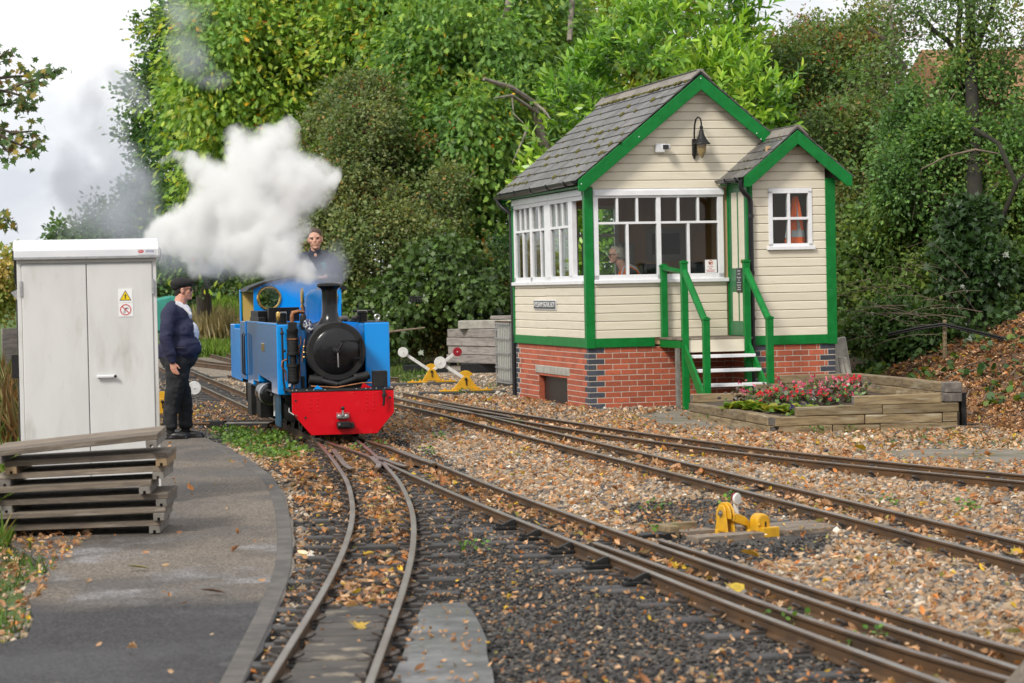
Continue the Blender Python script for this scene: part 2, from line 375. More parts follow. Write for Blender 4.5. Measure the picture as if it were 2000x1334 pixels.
PX, PY = pix(fx, fy, 0.0)
core = (np.abs(fx) < 9.2) & (fy > 8) & (fy < 70)
jx = np.zeros_like(fx); jy = np.zeros_like(fx)
jx[core] = fnoise(fx[core], fy[core], 1.3, 3.1) * 40; jy[core] = fnoise(fx[core], fy[core], 1.3, 9.7) * 16
sfoot = (fx - np.interp(fy, FOOT_Y, FOOT_X))
zone = np.zeros((len(fx), 3), np.float32)
zone[:, 0] = anyp(PX + jx, PY + jy, DARK) & core
zone[:, 1] = ((sfoot > -.25 + jx * .004) | (anyp(PX + jx, PY + jy, SOILP) & core))
zone[:, 2] = (anyp(PX + jx * .5, PY + jy * .5, GRASS) & core) | (fy > 72) | (fx < -9)
zone[:, 1] = np.where(zone[:, 2] > 0, 0, zone[:, 1]); zone[:, 0] = np.where(zone[:, 1] + zone[:, 2] > 0, 0, zone[:, 0])
gm = bpy.data.materials.new('ground_gravel'); gm.use_nodes = True
def ground_nodes():
    nt = gm.node_tree; L = nt.links.new; b = nt.nodes['Principled BSDF']; b.inputs['Roughness'].default_value = .85
    tc = N(nt, 'ShaderNodeTexCoord'); at_ = N(nt, 'ShaderNodeAttribute', attribute_name='Col'); sep = N(nt, 'ShaderNodeSeparateColor'); L(at_.outputs['Color'], sep.inputs[0])
    vo = N(nt, 'ShaderNodeTexVoronoi'); vo.inputs['Scale'].default_value = 52; L(tc.outputs['Object'], vo.inputs['Vector'])
    s2 = N(nt, 'ShaderNodeSeparateColor'); L(vo.outputs['Color'], s2.inputs[0])
    def ramp(src, cols):
        r = N(nt, 'ShaderNodeValToRGB'); e = r.color_ramp.elements
        while len(e) < len(cols): e.new(.5)
        for k, (p, c) in enumerate(cols): e[k].position = p; e[k].color = (*c, 1)
        r.color_ramp.interpolation = 'CONSTANT' if len(cols) > 4 else 'LINEAR'
        L(src, r.inputs[0]); return r.outputs[0]
    pale = ramp(s2.outputs[0], [(0, (.10, .085, .07)), (.2, (.24, .18, .12)), (.45, (.33, .27, .20)), (.65, (.20, .17, .145)), (.85, (.46, .41, .35))])
    dark = ramp(s2.outputs[1], [(0, (.024, .023, .023)), (.35, (.045, .042, .040)), (.65, (.08, .073, .067)), (.88, (.13, .115, .10)), (.97, (.2, .15, .10))])
    no = N(nt, 'ShaderNodeTexNoise'); no.inputs['Scale'].default_value = 7; no.inputs['Detail'].default_value = 8; no.inputs['Roughness'].default_value = .7; L(tc.outputs['Object'], no.inputs['Vector'])
    soil = ramp(no.outputs['Fac'], [(.3, (.05, .033, .022)), (.5, (.12, .075, .045)), (.7, (.20, .125, .07))])
    grass = ramp(no.outputs['Fac'], [(.3, (.035, .06, .012)), (.5, (.07, .13, .022)), (.7, (.15, .17, .05))])
    def mx_(f, A, B):
        x = N(nt, 'ShaderNodeMix', data_type='RGBA'); L(f, x.inputs['Factor']); L(A, x.inputs['A']); L(B, x.inputs['B']); return x.outputs['Result']
    c = mx_(sep.outputs[0], pale, dark); c = mx_(sep.outputs[1], c, soil); c = mx_(sep.outputs[2], c, grass); L(c, b.inputs['Base Color'])
    bp = N(nt, 'ShaderNodeBump'); bp.inputs['Strength'].default_value = .8; bp.inputs['Distance'].default_value = .02; L(vo.outputs['Distance'], bp.inputs['Height']); bp.invert = True
    L(bp.outputs[0], b.inputs['Normal'])
ground_nodes()
g = link('ground', npmesh('ground', np.stack([fx, fy, fh], 1), quads, gm, zone, True)); tag(g, kind='structure')

def sheet(name, poly, m, z, th, kind='structure', rag=0.0, res=8):
    """a slab with its outline from the photograph, at height z, th thick, edge a little uneven"""
    pts = []
    P = [G(a, b, z) for a, b in poly]
    for i in range(len(P)):
        a, b = P[i], P[(i + 1) % len(P)]
        n = max(1, int((b - a).length / .25))
        for k in range(n):
            p = a.lerp(b, k / n); q = mnoise.noise_vector(p * 2.2) * rag; pts.append((p.x + q.x, p.y + q.y))
    mb = MB().prism(pts, z - th, z, 'z'); o = mb.obj(name, m)
    return tag(o, kind=kind)
def asphalt():
    m = bpy.data.materials.new('tarmac'); m.use_nodes = True; nt = m.node_tree; L = nt.links.new; b = nt.nodes['Principled BSDF']
    tc = N(nt, 'ShaderNodeTexCoord'); mp = N(nt, 'ShaderNodeMapping'); mp.inputs['Scale'].default_value = (.8, .75, 1); L(tc.outputs['Object'], mp.inputs['Vector'])
    def noise(sc, det=6, vec=None, ro=.6):
        n = N(nt, 'ShaderNodeTexNoise'); n.inputs['Scale'].default_value = sc; n.inputs['Detail'].default_value = det; n.inputs['Roughness'].default_value = ro
        L(vec or tc.outputs['Object'], n.inputs['Vector']); return n.outputs['Fac']
    def rng_(src, a, c, lo=0., hi=1.):
        r = N(nt, 'ShaderNodeMapRange', interpolation_type='SMOOTHSTEP'); r.inputs['From Min'].default_value = a; r.inputs['From Max'].default_value = c; r.inputs['To Min'].default_value = lo; r.inputs['To Max'].default_value = hi; L(src, r.inputs['Value']); return r.outputs[0]
    def mx_(f, A, B):
        x = N(nt, 'ShaderNodeMix', data_type='RGBA'); L(f, x.inputs['Factor'])
        for s, v in (('A', A), ('B', B)):
            if isinstance(v, tuple): x.inputs[s].default_value = (*v, 1)
            else: L(v, x.inputs[s])
        return x.outputs['Result']
    sx = N(nt, 'ShaderNodeSeparateXYZ'); L(tc.outputs['Object'], sx.inputs[0])
    damp_sheen = noise(.9, 5, mp.outputs[0])
    c = mx_(rng_(damp_sheen, .40, .62), (.080, .070, .062), (.150, .126, .102))            # wet and dry tone, brighter sheen and sun patches put into the colour
    oil = N(nt, 'ShaderNodeMath', operation='ADD'); L(rng_(sx.outputs['Y'], 13.6, 11.6), oil.inputs[0])
    o2 = N(nt, 'ShaderNodeMath', operation='MULTIPLY'); o2.inputs[1].default_value = .8; L(noise(1.4, 5), o2.inputs[0]); L(o2.outputs[0], oil.inputs[1])
    c = mx_(rng_(oil.outputs[0], .62, 1.12), c, (.040, .038, .039))                 # coal and oil stain where engines stand for water
    lime = N(nt, 'ShaderNodeMath', operation='MULTIPLY'); L(rng_(noise(1.7, 7, mp.outputs[0]), .50, .72), lime.inputs[0])
    l2 = N(nt, 'ShaderNodeMath', operation='MULTIPLY'); L(rng_(sx.outputs['Y'], 11.8, 13.2), l2.inputs[0]); L(rng_(sx.outputs['Y'], 17, 14.6), l2.inputs[1]); L(l2.outputs[0], lime.inputs[1])
    c = mx_(lime.outputs[0], c, (.22, .215, .22))                                    # pale deposits, with bright sheen and sun patches put into the colour
    sp_ = noise(75, 3, None, .75); c2 = N(nt, 'ShaderNodeMix', data_type='RGBA', blend_type='MULTIPLY'); c2.inputs['Factor'].default_value = 1; L(c, c2.inputs['A']); L(rng_(sp_, .32, .68, .5, 1.55), c2.inputs['B'])
    vo = N(nt, 'ShaderNodeTexVoronoi'); vo.inputs['Scale'].default_value = 75; L(tc.outputs['Object'], vo.inputs['Vector']); sv = N(nt, 'ShaderNodeSeparateColor'); L(vo.outputs['Color'], sv.inputs[0])
    c3 = N(nt, 'ShaderNodeMix', data_type='RGBA', blend_type='MULTIPLY'); c3.inputs['Factor'].default_value = 1; L(c2.outputs['Result'], c3.inputs['A']); L(rng_(sv.outputs[0], 0, 1, .62, 1.45), c3.inputs['B'])
    L(c3.outputs['Result'], b.inputs['Base Color'])
    L(rng_(damp_sheen, .35, .6, .60, .9), b.inputs['Roughness']); b.inputs['Specular IOR Level'].default_value = .35
    bp = N(nt, 'ShaderNodeBump'); bp.inputs['Strength'].default_value = .5; bp.inputs['Distance'].default_value = .006; L(noise(75, 3), bp.inputs['Height']); L(bp.outputs[0], b.inputs['Normal'])
    return m
M['asphalt'] = asphalt()
sheet('path', PATH, M['asphalt'], .028, .10, rag=.035)
M['wetconc'] = mat('wet_concrete', (.05, .049, .048), (.17, .168, .172), 2.3, .42, .2, 60, c3=(.03, .03, .03), s3=1.3, lo3=.55, hi3=.8, rvar=.15)
sheet('concrete_apron', SLAB, M['wetconc'], .031, .08, rag=.02)
M['padconc'] = mat('mossy_concrete', (.20, .175, .14), (.13, .115, .085), 3, .85, .3, 50, c3=(.09, .10, .03), s3=2)
sheet('concrete_pad', PAD, M['padconc'], .012, .08, rag=.05)
PAD2 = [(1690, 884), (1800, 876), (2020, 880), (2020, 905), (1830, 900)]
sheet('trodden_ground', PAD2, M['padconc'], .010, .06, rag=.06)

def edge_strip(name, pix_pts, w, m, z, th):
    P = [G(a, b, z).to_2d() for a, b in pix_pts]; L_ = []; R_ = []
    for i, p in enumerate(P):
        d = (P[min(i + 1, len(P) - 1)] - P[max(i - 1, 0)]).normalized(); n = Vector((-d.y, d.x)); n = n if n.x < 0 else -n; L_.append(p + n * .012); R_.append(p + n * (w + .012))
    o = MB().prism([tuple(q) for q in L_ + R_[::-1]], z - th, z, 'z').obj(name, m, None, .006); return tag(o, kind='structure')
M['kerb'] = mat('kerb_concrete', (.075, .068, .062), (.12, .108, .095), 5, .8, .3, 60, c3=(.06, .058, .058), s3=1.6)
edge_strip('path_kerb', [(440, 872), (484, 895), (530, 926), (548, 948), (560, 975), (569, 1005), (574, 1040), (576, 1075), (573, 1108), (566, 1136), (553, 1168), (538, 1205), (520, 1245), (497, 1296), (475, 1345)], .10, M['kerb'], .034, .09)
# ------------------------------------------------------------------ tracks (15 inch gauge)
RZ = .082
def curve(pts, step=.12, sm=6, ext0=0.0, ext1=0.0):
    P = [Vector(p).to_2d() for p in pts]
    if ext0: P.insert(0, P[0] + (P[0] - P[1]).normalized() * ext0)
    if ext1: P.append(P[-1] + (P[-1] - P[-2]).normalized() * ext1)
    P = np.array(P); d = np.r_[0, np.cumsum(np.linalg.norm(np.diff(P, axis=0), axis=1))]
    t = np.arange(0, d[-1], step); Q = np.stack([np.interp(t, d, P[:, 0]), np.interp(t, d, P[:, 1])], 1)
    for _ in range(sm):
        R = Q.copy(); w = 5
        for k in range(1, w + 1):
            A = np.clip(np.arange(len(Q)) - k, 0, len(Q) - 1); B = np.clip(np.arange(len(Q)) + k, 0, len(Q) - 1)
            m = np.minimum(np.arange(len(Q)), np.arange(len(Q))[::-1]) >= k
            R[m] += (Q[A] + Q[B])[m]; R[m] -= 0
        cnt = 1 + 2 * np.minimum(w, np.minimum(np.arange(len(Q)), np.arange(len(Q))[::-1])); Q = R / cnt[:, None]
    return Q
def normals(Q):
    T = np.gradient(Q, axis=0); T /= np.linalg.norm(T, axis=1)[:, None]; return np.stack([T[:, 1], -T[:, 0]], 1), T
def railmesh(Q, name='rail', top=RZ, w=.036, dull=False, base=0.0):
    nrm, _ = normals(Q); hw = w / 2
    prof = [(-.034, base), (.034, base), (.034, base + .008), (.008, base + .016), (.007, top - .022), (hw, top - .016), (hw, top - .004), (hw - .005, top), (-hw + .005, top), (-hw, top - .004), (-hw, top - .016), (-.007, top - .022), (-.008, base + .016), (-.034, base + .008)]
    n = len(prof); V = []
    for q, m in zip(Q, nrm):
        for a, b in prof: V.append((q[0] + m[0] * a, q[1] + m[1] * a, b))
    F = []; mi = []
    for i in range(len(Q) - 1):
        for k in range(n):
            k2 = (k + 1) % n; F.append((i * n + k, (i + 1) * n + k, (i + 1) * n + k2, i * n + k2)); mi.append(1 if k in (6, 7, 8) else 0)
    F += [tuple(range(n - 1, -1, -1)), tuple((len(Q) - 1) * n + k for k in range(n))]; mi += [0, 0]
    me = bpy.data.meshes.new(name); me.from_pydata(V, [], F); me.materials.append(M['railside']); me.materials.append(M['railtop'] if dull else M['railhead']); me.polygons.foreach_set('material_index', mi)
    bm = bmesh.new(); bm.from_mesh(me); bmesh.ops.recalc_face_normals(bm, faces=bm.faces); bm.to_mesh(me); bm.free()
    return me
def avg(A, B): return [(a + b) / 2 for a, b in zip(A, B)]
def pts(L, z=.075): return [G(a, b, z) for a, b in L]
_cl = MB()
_cl.tube([(-.016, -.03, .01), (-.02, -.012, .028), (-.012, .012, .042), (.006, .018, .040), (.020, .006, .034), (.022, -.014, .028), (.014, -.028, .02), (.0, -.02, .016)], .0085, 6); _cl.cbox((0, .01, .006), (.075, .085, .012)); _cl.cbox((.0, -.03, .014), (.03, .03, .014))
CLIP = _cl.mesh('rail_clip', M['clip'])
SLP = MB().cbox((0, 0, -.05), (1.02, .125, .1)).mesh('sleeper', M['sleeper'], .008)
def track(name, label, cen, group='narrow gauge tracks of the yard', spacing=.64, top=.012, clips=None, length=None, ext0=0., ext1=0., sleepers=True, dull=False, ymax=48, sm=6, skip=None):
    root = empty(name, (0, 0, 0), 0, label, 'railway track', group)
    Q = curve(cen, ext0=ext0, ext1=ext1, sm=sm); nr, T = normals(Q)
    for s in (-1, 1): link('rail', railmesh(Q + nr * s * .21, dull=dull), root)
    step = max(1, int(round(spacing / .12)))
    for i in range(3, len(Q), step):
        q = Q[i]
        if q[1] > ymax or q[1] < 8.5: continue
        px, py = pix(q[0], q[1])
        if px < -150 or px > 2150: continue
        if skip and skip(px, py): continue
        a = math.atan2(T[i][1], T[i][0]) - PI / 2
        if sleepers: link('sleeper', SLP, root, (q[0] + random.uniform(-.02, .02), q[1], top), (random.uniform(-.01, .01), random.uniform(-.008, .008), a + random.uniform(-.03, .03)), (1, random.uniform(.85, 1.1), 1))
        if clips and q[1] < clips:
            for s in (-1, 1):
                for k in (-1, 1):
                    p = q + nr[i] * (s * .21 + k * .058)
                    link('rail_clip', CLIP, root, (p[0], p[1], top + .002), (0, 0, a + (-PI / 2 if k > 0 else PI / 2) + random.uniform(-.15, .15)))
    return root, Q
A1 = [(611, 856), (645, 889.5), (679.5, 939), (691, 1000), (681, 1051), (645, 1128), (600, 1205), (541, 1282), (514, 1334)]
A3 = [(690, 853), (732, 888), (784.5, 943.5), (810, 1005), (810, 1070), (793, 1147), (756, 1263), (729, 1334)]
def cpair(L, R, n=14):
    def res(P):
        P = np.array([p.to_2d() for p in P]); d = np.r_[0, np.cumsum(np.linalg.norm(np.diff(P, axis=0), axis=1))]; t = np.linspace(0, d[-1], n)
        return np.stack([np.interp(t, d, P[:, 0]), np.interp(t, d, P[:, 1])], 1)
    return [Vector((*p, 0)) for p in (res(pts(L)) + res(pts(R))) / 2]
LO_A = .206                                   # heading of the engine and of the straight track it stands on
LO_O = Vector((-1.789, 25.1, 0))
LX = Vector((math.cos(LO_A), math.sin(LO_A), 0)); LY = Vector((-math.sin(LO_A), math.cos(LO_A), 0))
def lw(x, y, z=0.0): return LO_O + LX * x + LY * y + Vector((0, 0, z))
cA = cpair(A1, A3)
trA, QA = track('railway_track', 'curved track with dull grey rails sweeping past the tarmac path', cA, top=.026, clips=27, spacing=.6, ext0=.0, ext1=1.6, sm=3)
B2 = [(726, 891), (795, 925.5), (862.5, 955.5), (955, 991), (1037.5, 1024), (1136.5, 1068), (1230, 1103.5), (1340, 1150), (1450, 1193), (1570, 1234), (1706, 1287), (1822, 1330)]
B4 = [(810, 889.5), (855, 906), (900, 924), (1010, 969), (1147, 1018), (1285, 1065), (1400, 1101), (1536, 1155.7), (1672, 1203), (1808, 1247.6), (1975, 1300)]
cB = [lw(0, 30), lw(0, 22), lw(0, 14), lw(0, 8), lw(0.01, 4), lw(.01, .6)] + cpair(B2, B4)[0:]
trB, QB = track('railway_track', 'straight track under the blue engine running on to the near right corner', cB, top=.008, clips=26, spacing=.62, ext1=1.8, ymax=60)
S2 = [(1160, 1062), (1400, 1145.5), (1536, 1193), (1672, 1241), (1808, 1286), (1965, 1335)]
S4 = [(1290, 1054), (1400, 1087.6), (1536, 1133.6), (1672, 1183), (1808, 1227), (1992, 1266)]
cS = cpair(S2, S4)
trS, QS = track('railway_track', 'diverging rails of the points in the near right corner', cS, sleepers=False, ext1=1.4, dull=True)
Cf = [(770, 786.5), (875, 813), (980, 842.5), (1120, 879), (1260, 909), (1400, 943.5), (1570, 987), (1740, 1031), (2000, 1103)]
Cb = [(782, 779), (909, 801), (997, 823), (1120, 851), (1260, 886), (1400, 921), (1570, 960), (1740, 999), (2000, 1057)]
cC = cpair(Cf, Cb)
trC, QC = track('railway_track', 'middle track between the yellow near lever and the flower bed', [cC[0] + Vector((-3.6, 12, 0)), cC[0] + Vector((-1.5, 5.2, 0))] + cC, top=.004, clips=26, ext1=2.5, ymax=30)
Db = [(792, 770), (857, 788), (997.5, 807.5), (1120, 825), (1260, 846), (1400, 863.5), (1488, 879), (1740, 902), (2000, 924)]
Df = [(800, 781), (896, 799), (1000, 818), (1064, 828.5), (1190, 851), (1295, 867), (1400, 880), (1570, 899), (1740, 920), (2000, 946)]
cD = cpair(Db, Df)
trD, QD = track('railway_track', 'far track passing closest to the signal box and flower bed', cD, top=.002, clips=26, ext0=1.5, ext1=3, ymax=30)
cE = [G(150, 655, 0), G(392, 709, .05), G(472, 718, .05), G(560, 727, .05), G(760, 742, .05)]
track('railway_track', 'distant track crossing behind the engine cab', cE, sleepers=False, sm=2)
cF = [G(330, 668, 0), G(400, 686, .05), G(470, 704, .05), G(540, 725, .05), G(620, 745, .05)]
track('railway_track', 'farthest track curving in beyond the man in the cap', cF, sleepers=False, sm=2)
# check and wing rails of the crossing, their ends bent away
def checkrail(P, parent):
    Q = curve([G(a, b, .08) for a, b in P], .06, 1); link('check_rail', railmesh(Q, 'check_rail', .088, .05, True, .02), parent)
checkrail([(651, 878), (657, 886), (672, 906), (681, 914), (691, 917)], trA)
checkrail([(726, 893), (737, 904), (743, 908), (735, 915)], trA)
checkrail([(738, 893), (750, 897), (768, 904), (782, 909), (799, 912)], trB)
checkrail([(751, 871), (765, 875), (800, 890), (841, 904), (850, 907)], trB)
checkrail([(857, 789), (905, 797), (990, 812), (1000, 815)], trD)
# slide chairs of the points
CH = MB().cbox((0, 0, .012), (.15, .11, .02)).prism([(-.05, .02), (.075, .02), (.075, .065), (.045, .065)], -.014, .014, 'y').cbox((-.045, .03, .03), (.025, .025, .025)).cbox((-.045, -.03, .03), (.025, .025, .025)).mesh('slide_chair', M['blackmatt'], .003)
nB, tB = normals(QB)
for (a, b) in [(1030, 1030), (1085, 1050), (1140, 1078), (1197, 1104), (1290, 1137)]:
    p = G(a, b, .02); i = int(np.argmin(np.hypot(QB[:, 0] - p.x, QB[:, 1] - p.y))); t = tB[i]; q = QB[i] + nB[i] * (-1) * .0
    side = nB[i] if np.dot(np.array([p.x, p.y]) - QB[i], nB[i]) > 0 else -nB[i]
    q = QB[i] + side * .30
    link('slide_chair', CH, trB, (q[0], q[1], .014), (0, 0, math.atan2(-side[1], -side[0])))
    link('sleeper', SLP, trB, (q[0] + side[0] * .02, q[1] + side[1] * .02, .012), (0, 0, math.atan2(-side[1], -side[0])), (.55, 1.15, 1))
# boards laid between the near rails
INF = mat('infill_board', (.065, .055, .046), (.038, .034, .031), 5, .75, .3, 40, .3, c3=(.24, .20, .145), s3=3.5, lo3=.56, hi3=.66)
nA, tA = normals(QA)
ks = [i for i in range(len(QA)) if QA[i][1] < 12.1 and QA[i][1] > 8.6]
for i in ks[::2]:
    a = math.atan2(tA[i][1], tA[i][0]) - PI / 2
    boardm = MB().cbox((0, 0, 0), (.33, .222, .05)).mesh('infill_board', INF, .006) if i == ks[0] else boardm
    link('infill_board', boardm, trA, (QA[i][0], QA[i][1], .014 + random.uniform(-.004, .004)), (0, 0, a + random.uniform(-.02, .02)))
# ------------------------------------------------------------------ the signal box
BXR = empty('signal_box', BOX_O, BOX_A, 'cream and green timber signal box on a red brick base with a slate roof', 'signal box')
WX, WY = 3.17, 4.08; BT = .935; EV = 2.94; PX0, PX1, PY0 = 2.03, 3.19, -.83
# --- brick base
core = MB()
core.box(.0015, WX - .006, .0015, 1.14, -.1, .812).box(.0015, WX - .006, 2.74, WY - .006, -.1, .812).box(.10, WX - .006, 1.14, 2.74, -.1, .812).box(.0015, .1, 1.14, 2.74, .40, .812)
core.box(PX0 + .0015, PX1 - .006, PY0 + .0015, .0, -.1, .812)
base = core.obj('brick_base', M['mortar'], BXR)
BRS = {}
def brickmesh(l, kind):
    k = (round(l, 3), kind)
    if k not in BRS: BRS[k] = MB().cbox((0, 0, 0), (l, .06, .064)).mesh('brick', M[kind], .0025)
    return BRS[k]
stuffb = MB(); cnt = [0]
def brick(face, c, z, l, kind='brick', hidden=False):
    """face 'f' y=0 plane, 'l' x=0 plane, 'p' porch front, 's' porch side"""
    j = random.uniform(-.001, .001)
    if face == 'f': loc, rot = (c, .03 - .002 + j, z), 0
    elif face == 'p': loc, rot = (c, PY0 + .03 - .002 + j, z), 0
    elif face == 'l': loc, rot = (.03 - .002 + j, c, z), PI / 2
    else: loc, rot = (PX0 + .03 - .002 + j, c, z), PI / 2
    if hidden:
        Mx = Matrix.Translation(loc) @ Matrix.Rotation(rot, 4, 'Z'); stuffb.cbox((0, 0, 0), (l, .06, .064), Mx)
    else:
        cnt[0] += 1; link('brick', brickmesh(l, kind), base, loc, (random.uniform(-.01, .01), 0, rot))
def course(face, a0, a1, z, off, skip=None, hidden=False, q0=True, q1=True):
    """stretcher course from a0 to a1; blue quoin bricks at the ends"""
    ql = (.215, .1025) if off else (.1025, .215)
    x = a0
    if q0: l = ql[0]; brick(face, a0 + l / 2, z, l, 'bluebrick', hidden); x = a0 + l + .01
    e = a1
    if q1: l = ql[0]; brick(face, a1 - l / 2, z, l, 'bluebrick', hidden); e = a1 - l - .01
    while x < e - .03:
        l = min(.215, e - x)
        if l > .03:
            segs = [(x, x + l)]
            if skip and skip[2] < z < skip[3]:
                segs = []
                if x < skip[0]: segs.append((x, min(x + l, skip[0])))
                if x + l > skip[1]: segs.append((max(x, skip[1]), x + l))
            for s0, s1 in segs:
                if s1 - s0 > .03: brick(face, (s0 + s1) / 2, z, round(s1 - s0, 3), 'brick', hidden)
        x += l + .01
for r in range(11):
    z = -.012 + .0375 + r * .075; ev = r % 2 == 0
    course('f', .0, PX0 - .005, z, ev, q1=False, hidden=False)
    course('l', .0, WY, z, not ev, skip=(1.14, 2.74, -.1, .40) if z > .41 or True else None)
    course('p', PX0, PX1, z, ev)
    course('s', PY0 + .11, -.005, z, not ev, hidden=True, q0=False, q1=False)
stuffb.obj('brickwork', M['brick'], base)['kind'] = 'stuff'
boxobj('lintel', M['lintel'], base, -.012, .09, .99, 2.88, .402, .512, .006)
boxobj('vent_board', M['black'], base, .085, .1, 1.14, 2.74, -.05, .40)
for k in range(2): boxobj('reveal_brickwork', M['brick'], base, .006, .098, (2.735, 1.135)[k], (2.75, 1.15)[k], -.05, .40)
# --- sole band and corner boards
def gbox(name, x0, x1, y0, y1, z0, z1, m='green', p=None, bev=.004): return boxobj(name, M[m], p or BXR, x0, x1, y0, y1, z0, z1, bev)
gbox('sole_band', -.025, .92, -.03, .0, .813, BT); gbox('sole_band', -.03, .0, .0, WY + .03, .813, BT); gbox('sole_band', PX0 - .02, PX1 + .02, PY0 - .028, PY0, .813, BT)
gbox('corner_post', -.032, .088, -.036, .07, .806, EV + .03); gbox('corner_post', -.03, .06, WY - .06, WY + .03, .806, EV + .02)
gbox('corner_board', PX1 - .115, PX1 + .022, PY0 - .034, PY0 + .06, .806, 3.02); gbox('corner_board', PX0 - .025, PX0 + .02, PY0 - .03, PY0 + .08, .806, 2.98)
# --- weatherboards: each board its own piece, lower edge proud
BDM = {}
def board(x0, x1, z, face='f', h=.115, parent=None):
    L_ = round(x1 - x0, 3)
    if L_ < .03: return
    k = (L_, round(h, 3))
    if k not in BDM:
        BDM[k] = MB().prism([(.02, .002), (-.017, .002), (-.016, h * .84), (-.002, h), (.02, h)], -L_ / 2, L_ / 2, 'x').mesh('weatherboard', M['cream'])
    c = (x0 + x1) / 2; j = random.uniform(-.001, .001)
    if face == 'f': link('weatherboard', BDM[k], BXR, (c, .0 - .0 + j, z), (random.uniform(-.004, .004), 0, 0))
    elif face == 'p': link('weatherboard', BDM[k], BXR, (c, PY0 + j, z), (random.uniform(-.004, .004), 0, 0))
    elif face == 'l': link('weatherboard', BDM[k], BXR, (j, c, z), (0, 0, -PI / 2))
H = .1146
zs = [BT + i * H for i in range(40)]
XC = 1.585
def gab(z, xc, half, zb, zt): return half * (zt - z) / (zt - zb)
for z in zs:
    if z < 1.66:
        h = min(H, 1.685 - z); board(.09, PX0 - .075, z, 'f', h - .001)
        o = .012 if int(z * 100) % 3 else 0.0
        board(.075, 2.17, z + .006, 'l', h - .001); board(2.175, WY - .06, z, 'l', h - .001)
    zz = 2.938 + (z - BT)
    if zz < 4.25:
        a, b = .06, WX - .06
        hw = gab(zz + .05, XC, 1.66, 3.0, 4.36) if zz > 2.98 else 9
        board(max(a, XC - hw), min(b, XC + hw), zz, 'f', H - .001)
WXL, WXR, WZB, WZT = 2.272, 2.884, 2.092, 2.889
for z in zs:
    if z > 3.50: break
    lo, hi = z, z + H
    a, b = PX0 + .02, PX1 - .115
    if z > 2.9:
        hw = gab(z + .06, 2.625, .67, 3.0, 3.56); a, b = max(a, 2.625 - hw), min(b, 2.625 + hw)
    if hi > WZB and lo < WZT:
        board(a, WXL, z, 'p', H - .001); board(WXR, b, z, 'p', H - .001)
        if lo < WZB - .02: board(WXL, WXR, z, 'p', WZB - lo)
        if hi > WZT + .02: board(WXL, WXR, WZT + .002, 'p', hi - WZT - .003)
    else: board(a, b, z, 'p', H - .001)
# --- inner walls, floor, ceiling (brown panelled room)
rm = MB()
rm.box(.03, PX0 - .02, .021, .06, .88, 1.69).box(.03, WX - .03, .021, .06, 2.935, 3.0).box(1.93, PX0 + .1, .021, .06, 1.69, 2.935)
rm.box(.021, .06, .06, WY - .06, .88, 1.69).box(.021, .06, .06, WY - .06, 2.92, 3.0)
rm.box(WX - .08, WX - .03, .0, WY - .03, .88, 3.0)
rm.box(.03, .32, WY - .08, WY - .03, .88, 3.0).box(1.62, WX - .03, WY - .08, WY - .03, .88, 3.0).box(.32, 1.62, WY - .08, WY - .03, .88, 1.62).box(.32, 1.62, WY - .08, WY - .03, 2.85, 3.0)
rm.box(.02, WX - .02, .02, WY - .02, .84, .88).box(.02, WX - .02, .02, WY - .02, 3.0, 3.03)
rm.obj('room_lining', M['room'], BXR)
MB().prism([(.05, 2.98), (WX - .05, 2.98), (XC, 4.3)], .022, .05, 'y').prism([(.05, 2.98), (WX - .05, 2.98), (XC, 4.3)], WY - .05, WY - .022, 'y').obj('gable_lining', M['cream'], BXR)
gbox('rear_wall', .0, .32, WY - .03, WY, .93, 2.98, 'cream'); gbox('rear_wall', 1.62, WX, WY - .03, WY, .93, 2.98, 'cream'); gbox('rear_wall', .32, 1.62, WY - .03, WY, .93, 1.62, 'cream')
gbox('right_wall', WX - .03, WX, .0, WY, .93, 3.0, 'cream')
# porch inner box
pr = MB(); pr.box(PX0 + .02, WXL, PY0 + .021, PY0 + .05, .93, 2.98).box(WXR, PX1 - .02, PY0 + .021, PY0 + .05, .93, 2.98).box(WXL, WXR, PY0 + .021, PY0 + .05, .93, WZB).box(WXL, WXR, PY0 + .021, PY0 + .05, WZT, 3.45).box(PX1 - .05, PX1 - .02, PY0 + .05, .0, .93, 2.98).box(PX0 + .02, PX1 - .02, PY0 + .05, .02, .9, .93).box(PX0 + .03, PX1 - .05, -.02, .02, .93, 2.98)
pr.obj('porch_lining', M['room'], BXR)
gbox('porch_side_wall', PX1 - .02, PX1, PY0, .0, .93, 3.0, 'cream')
# --- windows
def window(parent, axis, off, outer, stiles, rails, panes, depth=.05, m='white', name='window', proud=.02, sill=True, extra=None):
    """bars in the plane axis=off. stiles: (a0,a1,z0,z1); panes: (a0,a1,z0,z1)"""
    mb = MB()
    def put(mbx, a0, a1, z0, z1, d0, d1):
        if axis == 'y': mbx.box(a0, a1, off + d0, off + d1, z0, z1)
        else: mbx.box(off + d0, off + d1, a0, a1, z0, z1)
    for (a0, a1, z0, z1, *d) in stiles + rails:
        dd = d[0] if d else 0.0; put(mb, a0, a1, z0, z1, -proud + dd, depth + dd)
    w = mb.obj(name, M[m], parent, .003)
    if sill:
        s = MB(); put(s, outer[0] - .03, outer[1] + .03, outer[2] - .022, outer[2] + .028, -.06, .03); s.obj('sill', M[m], w, .004)
    for (a0, a1, z0, z1, *d) in panes:
        dd = d[0] if d else 0.0; p = MB(); put(p, a0 - .004, a1 + .004, z0 - .004, z1 + .004, .012 + dd, .016 + dd); p.obj('pane', M['glass'], w)
    return w
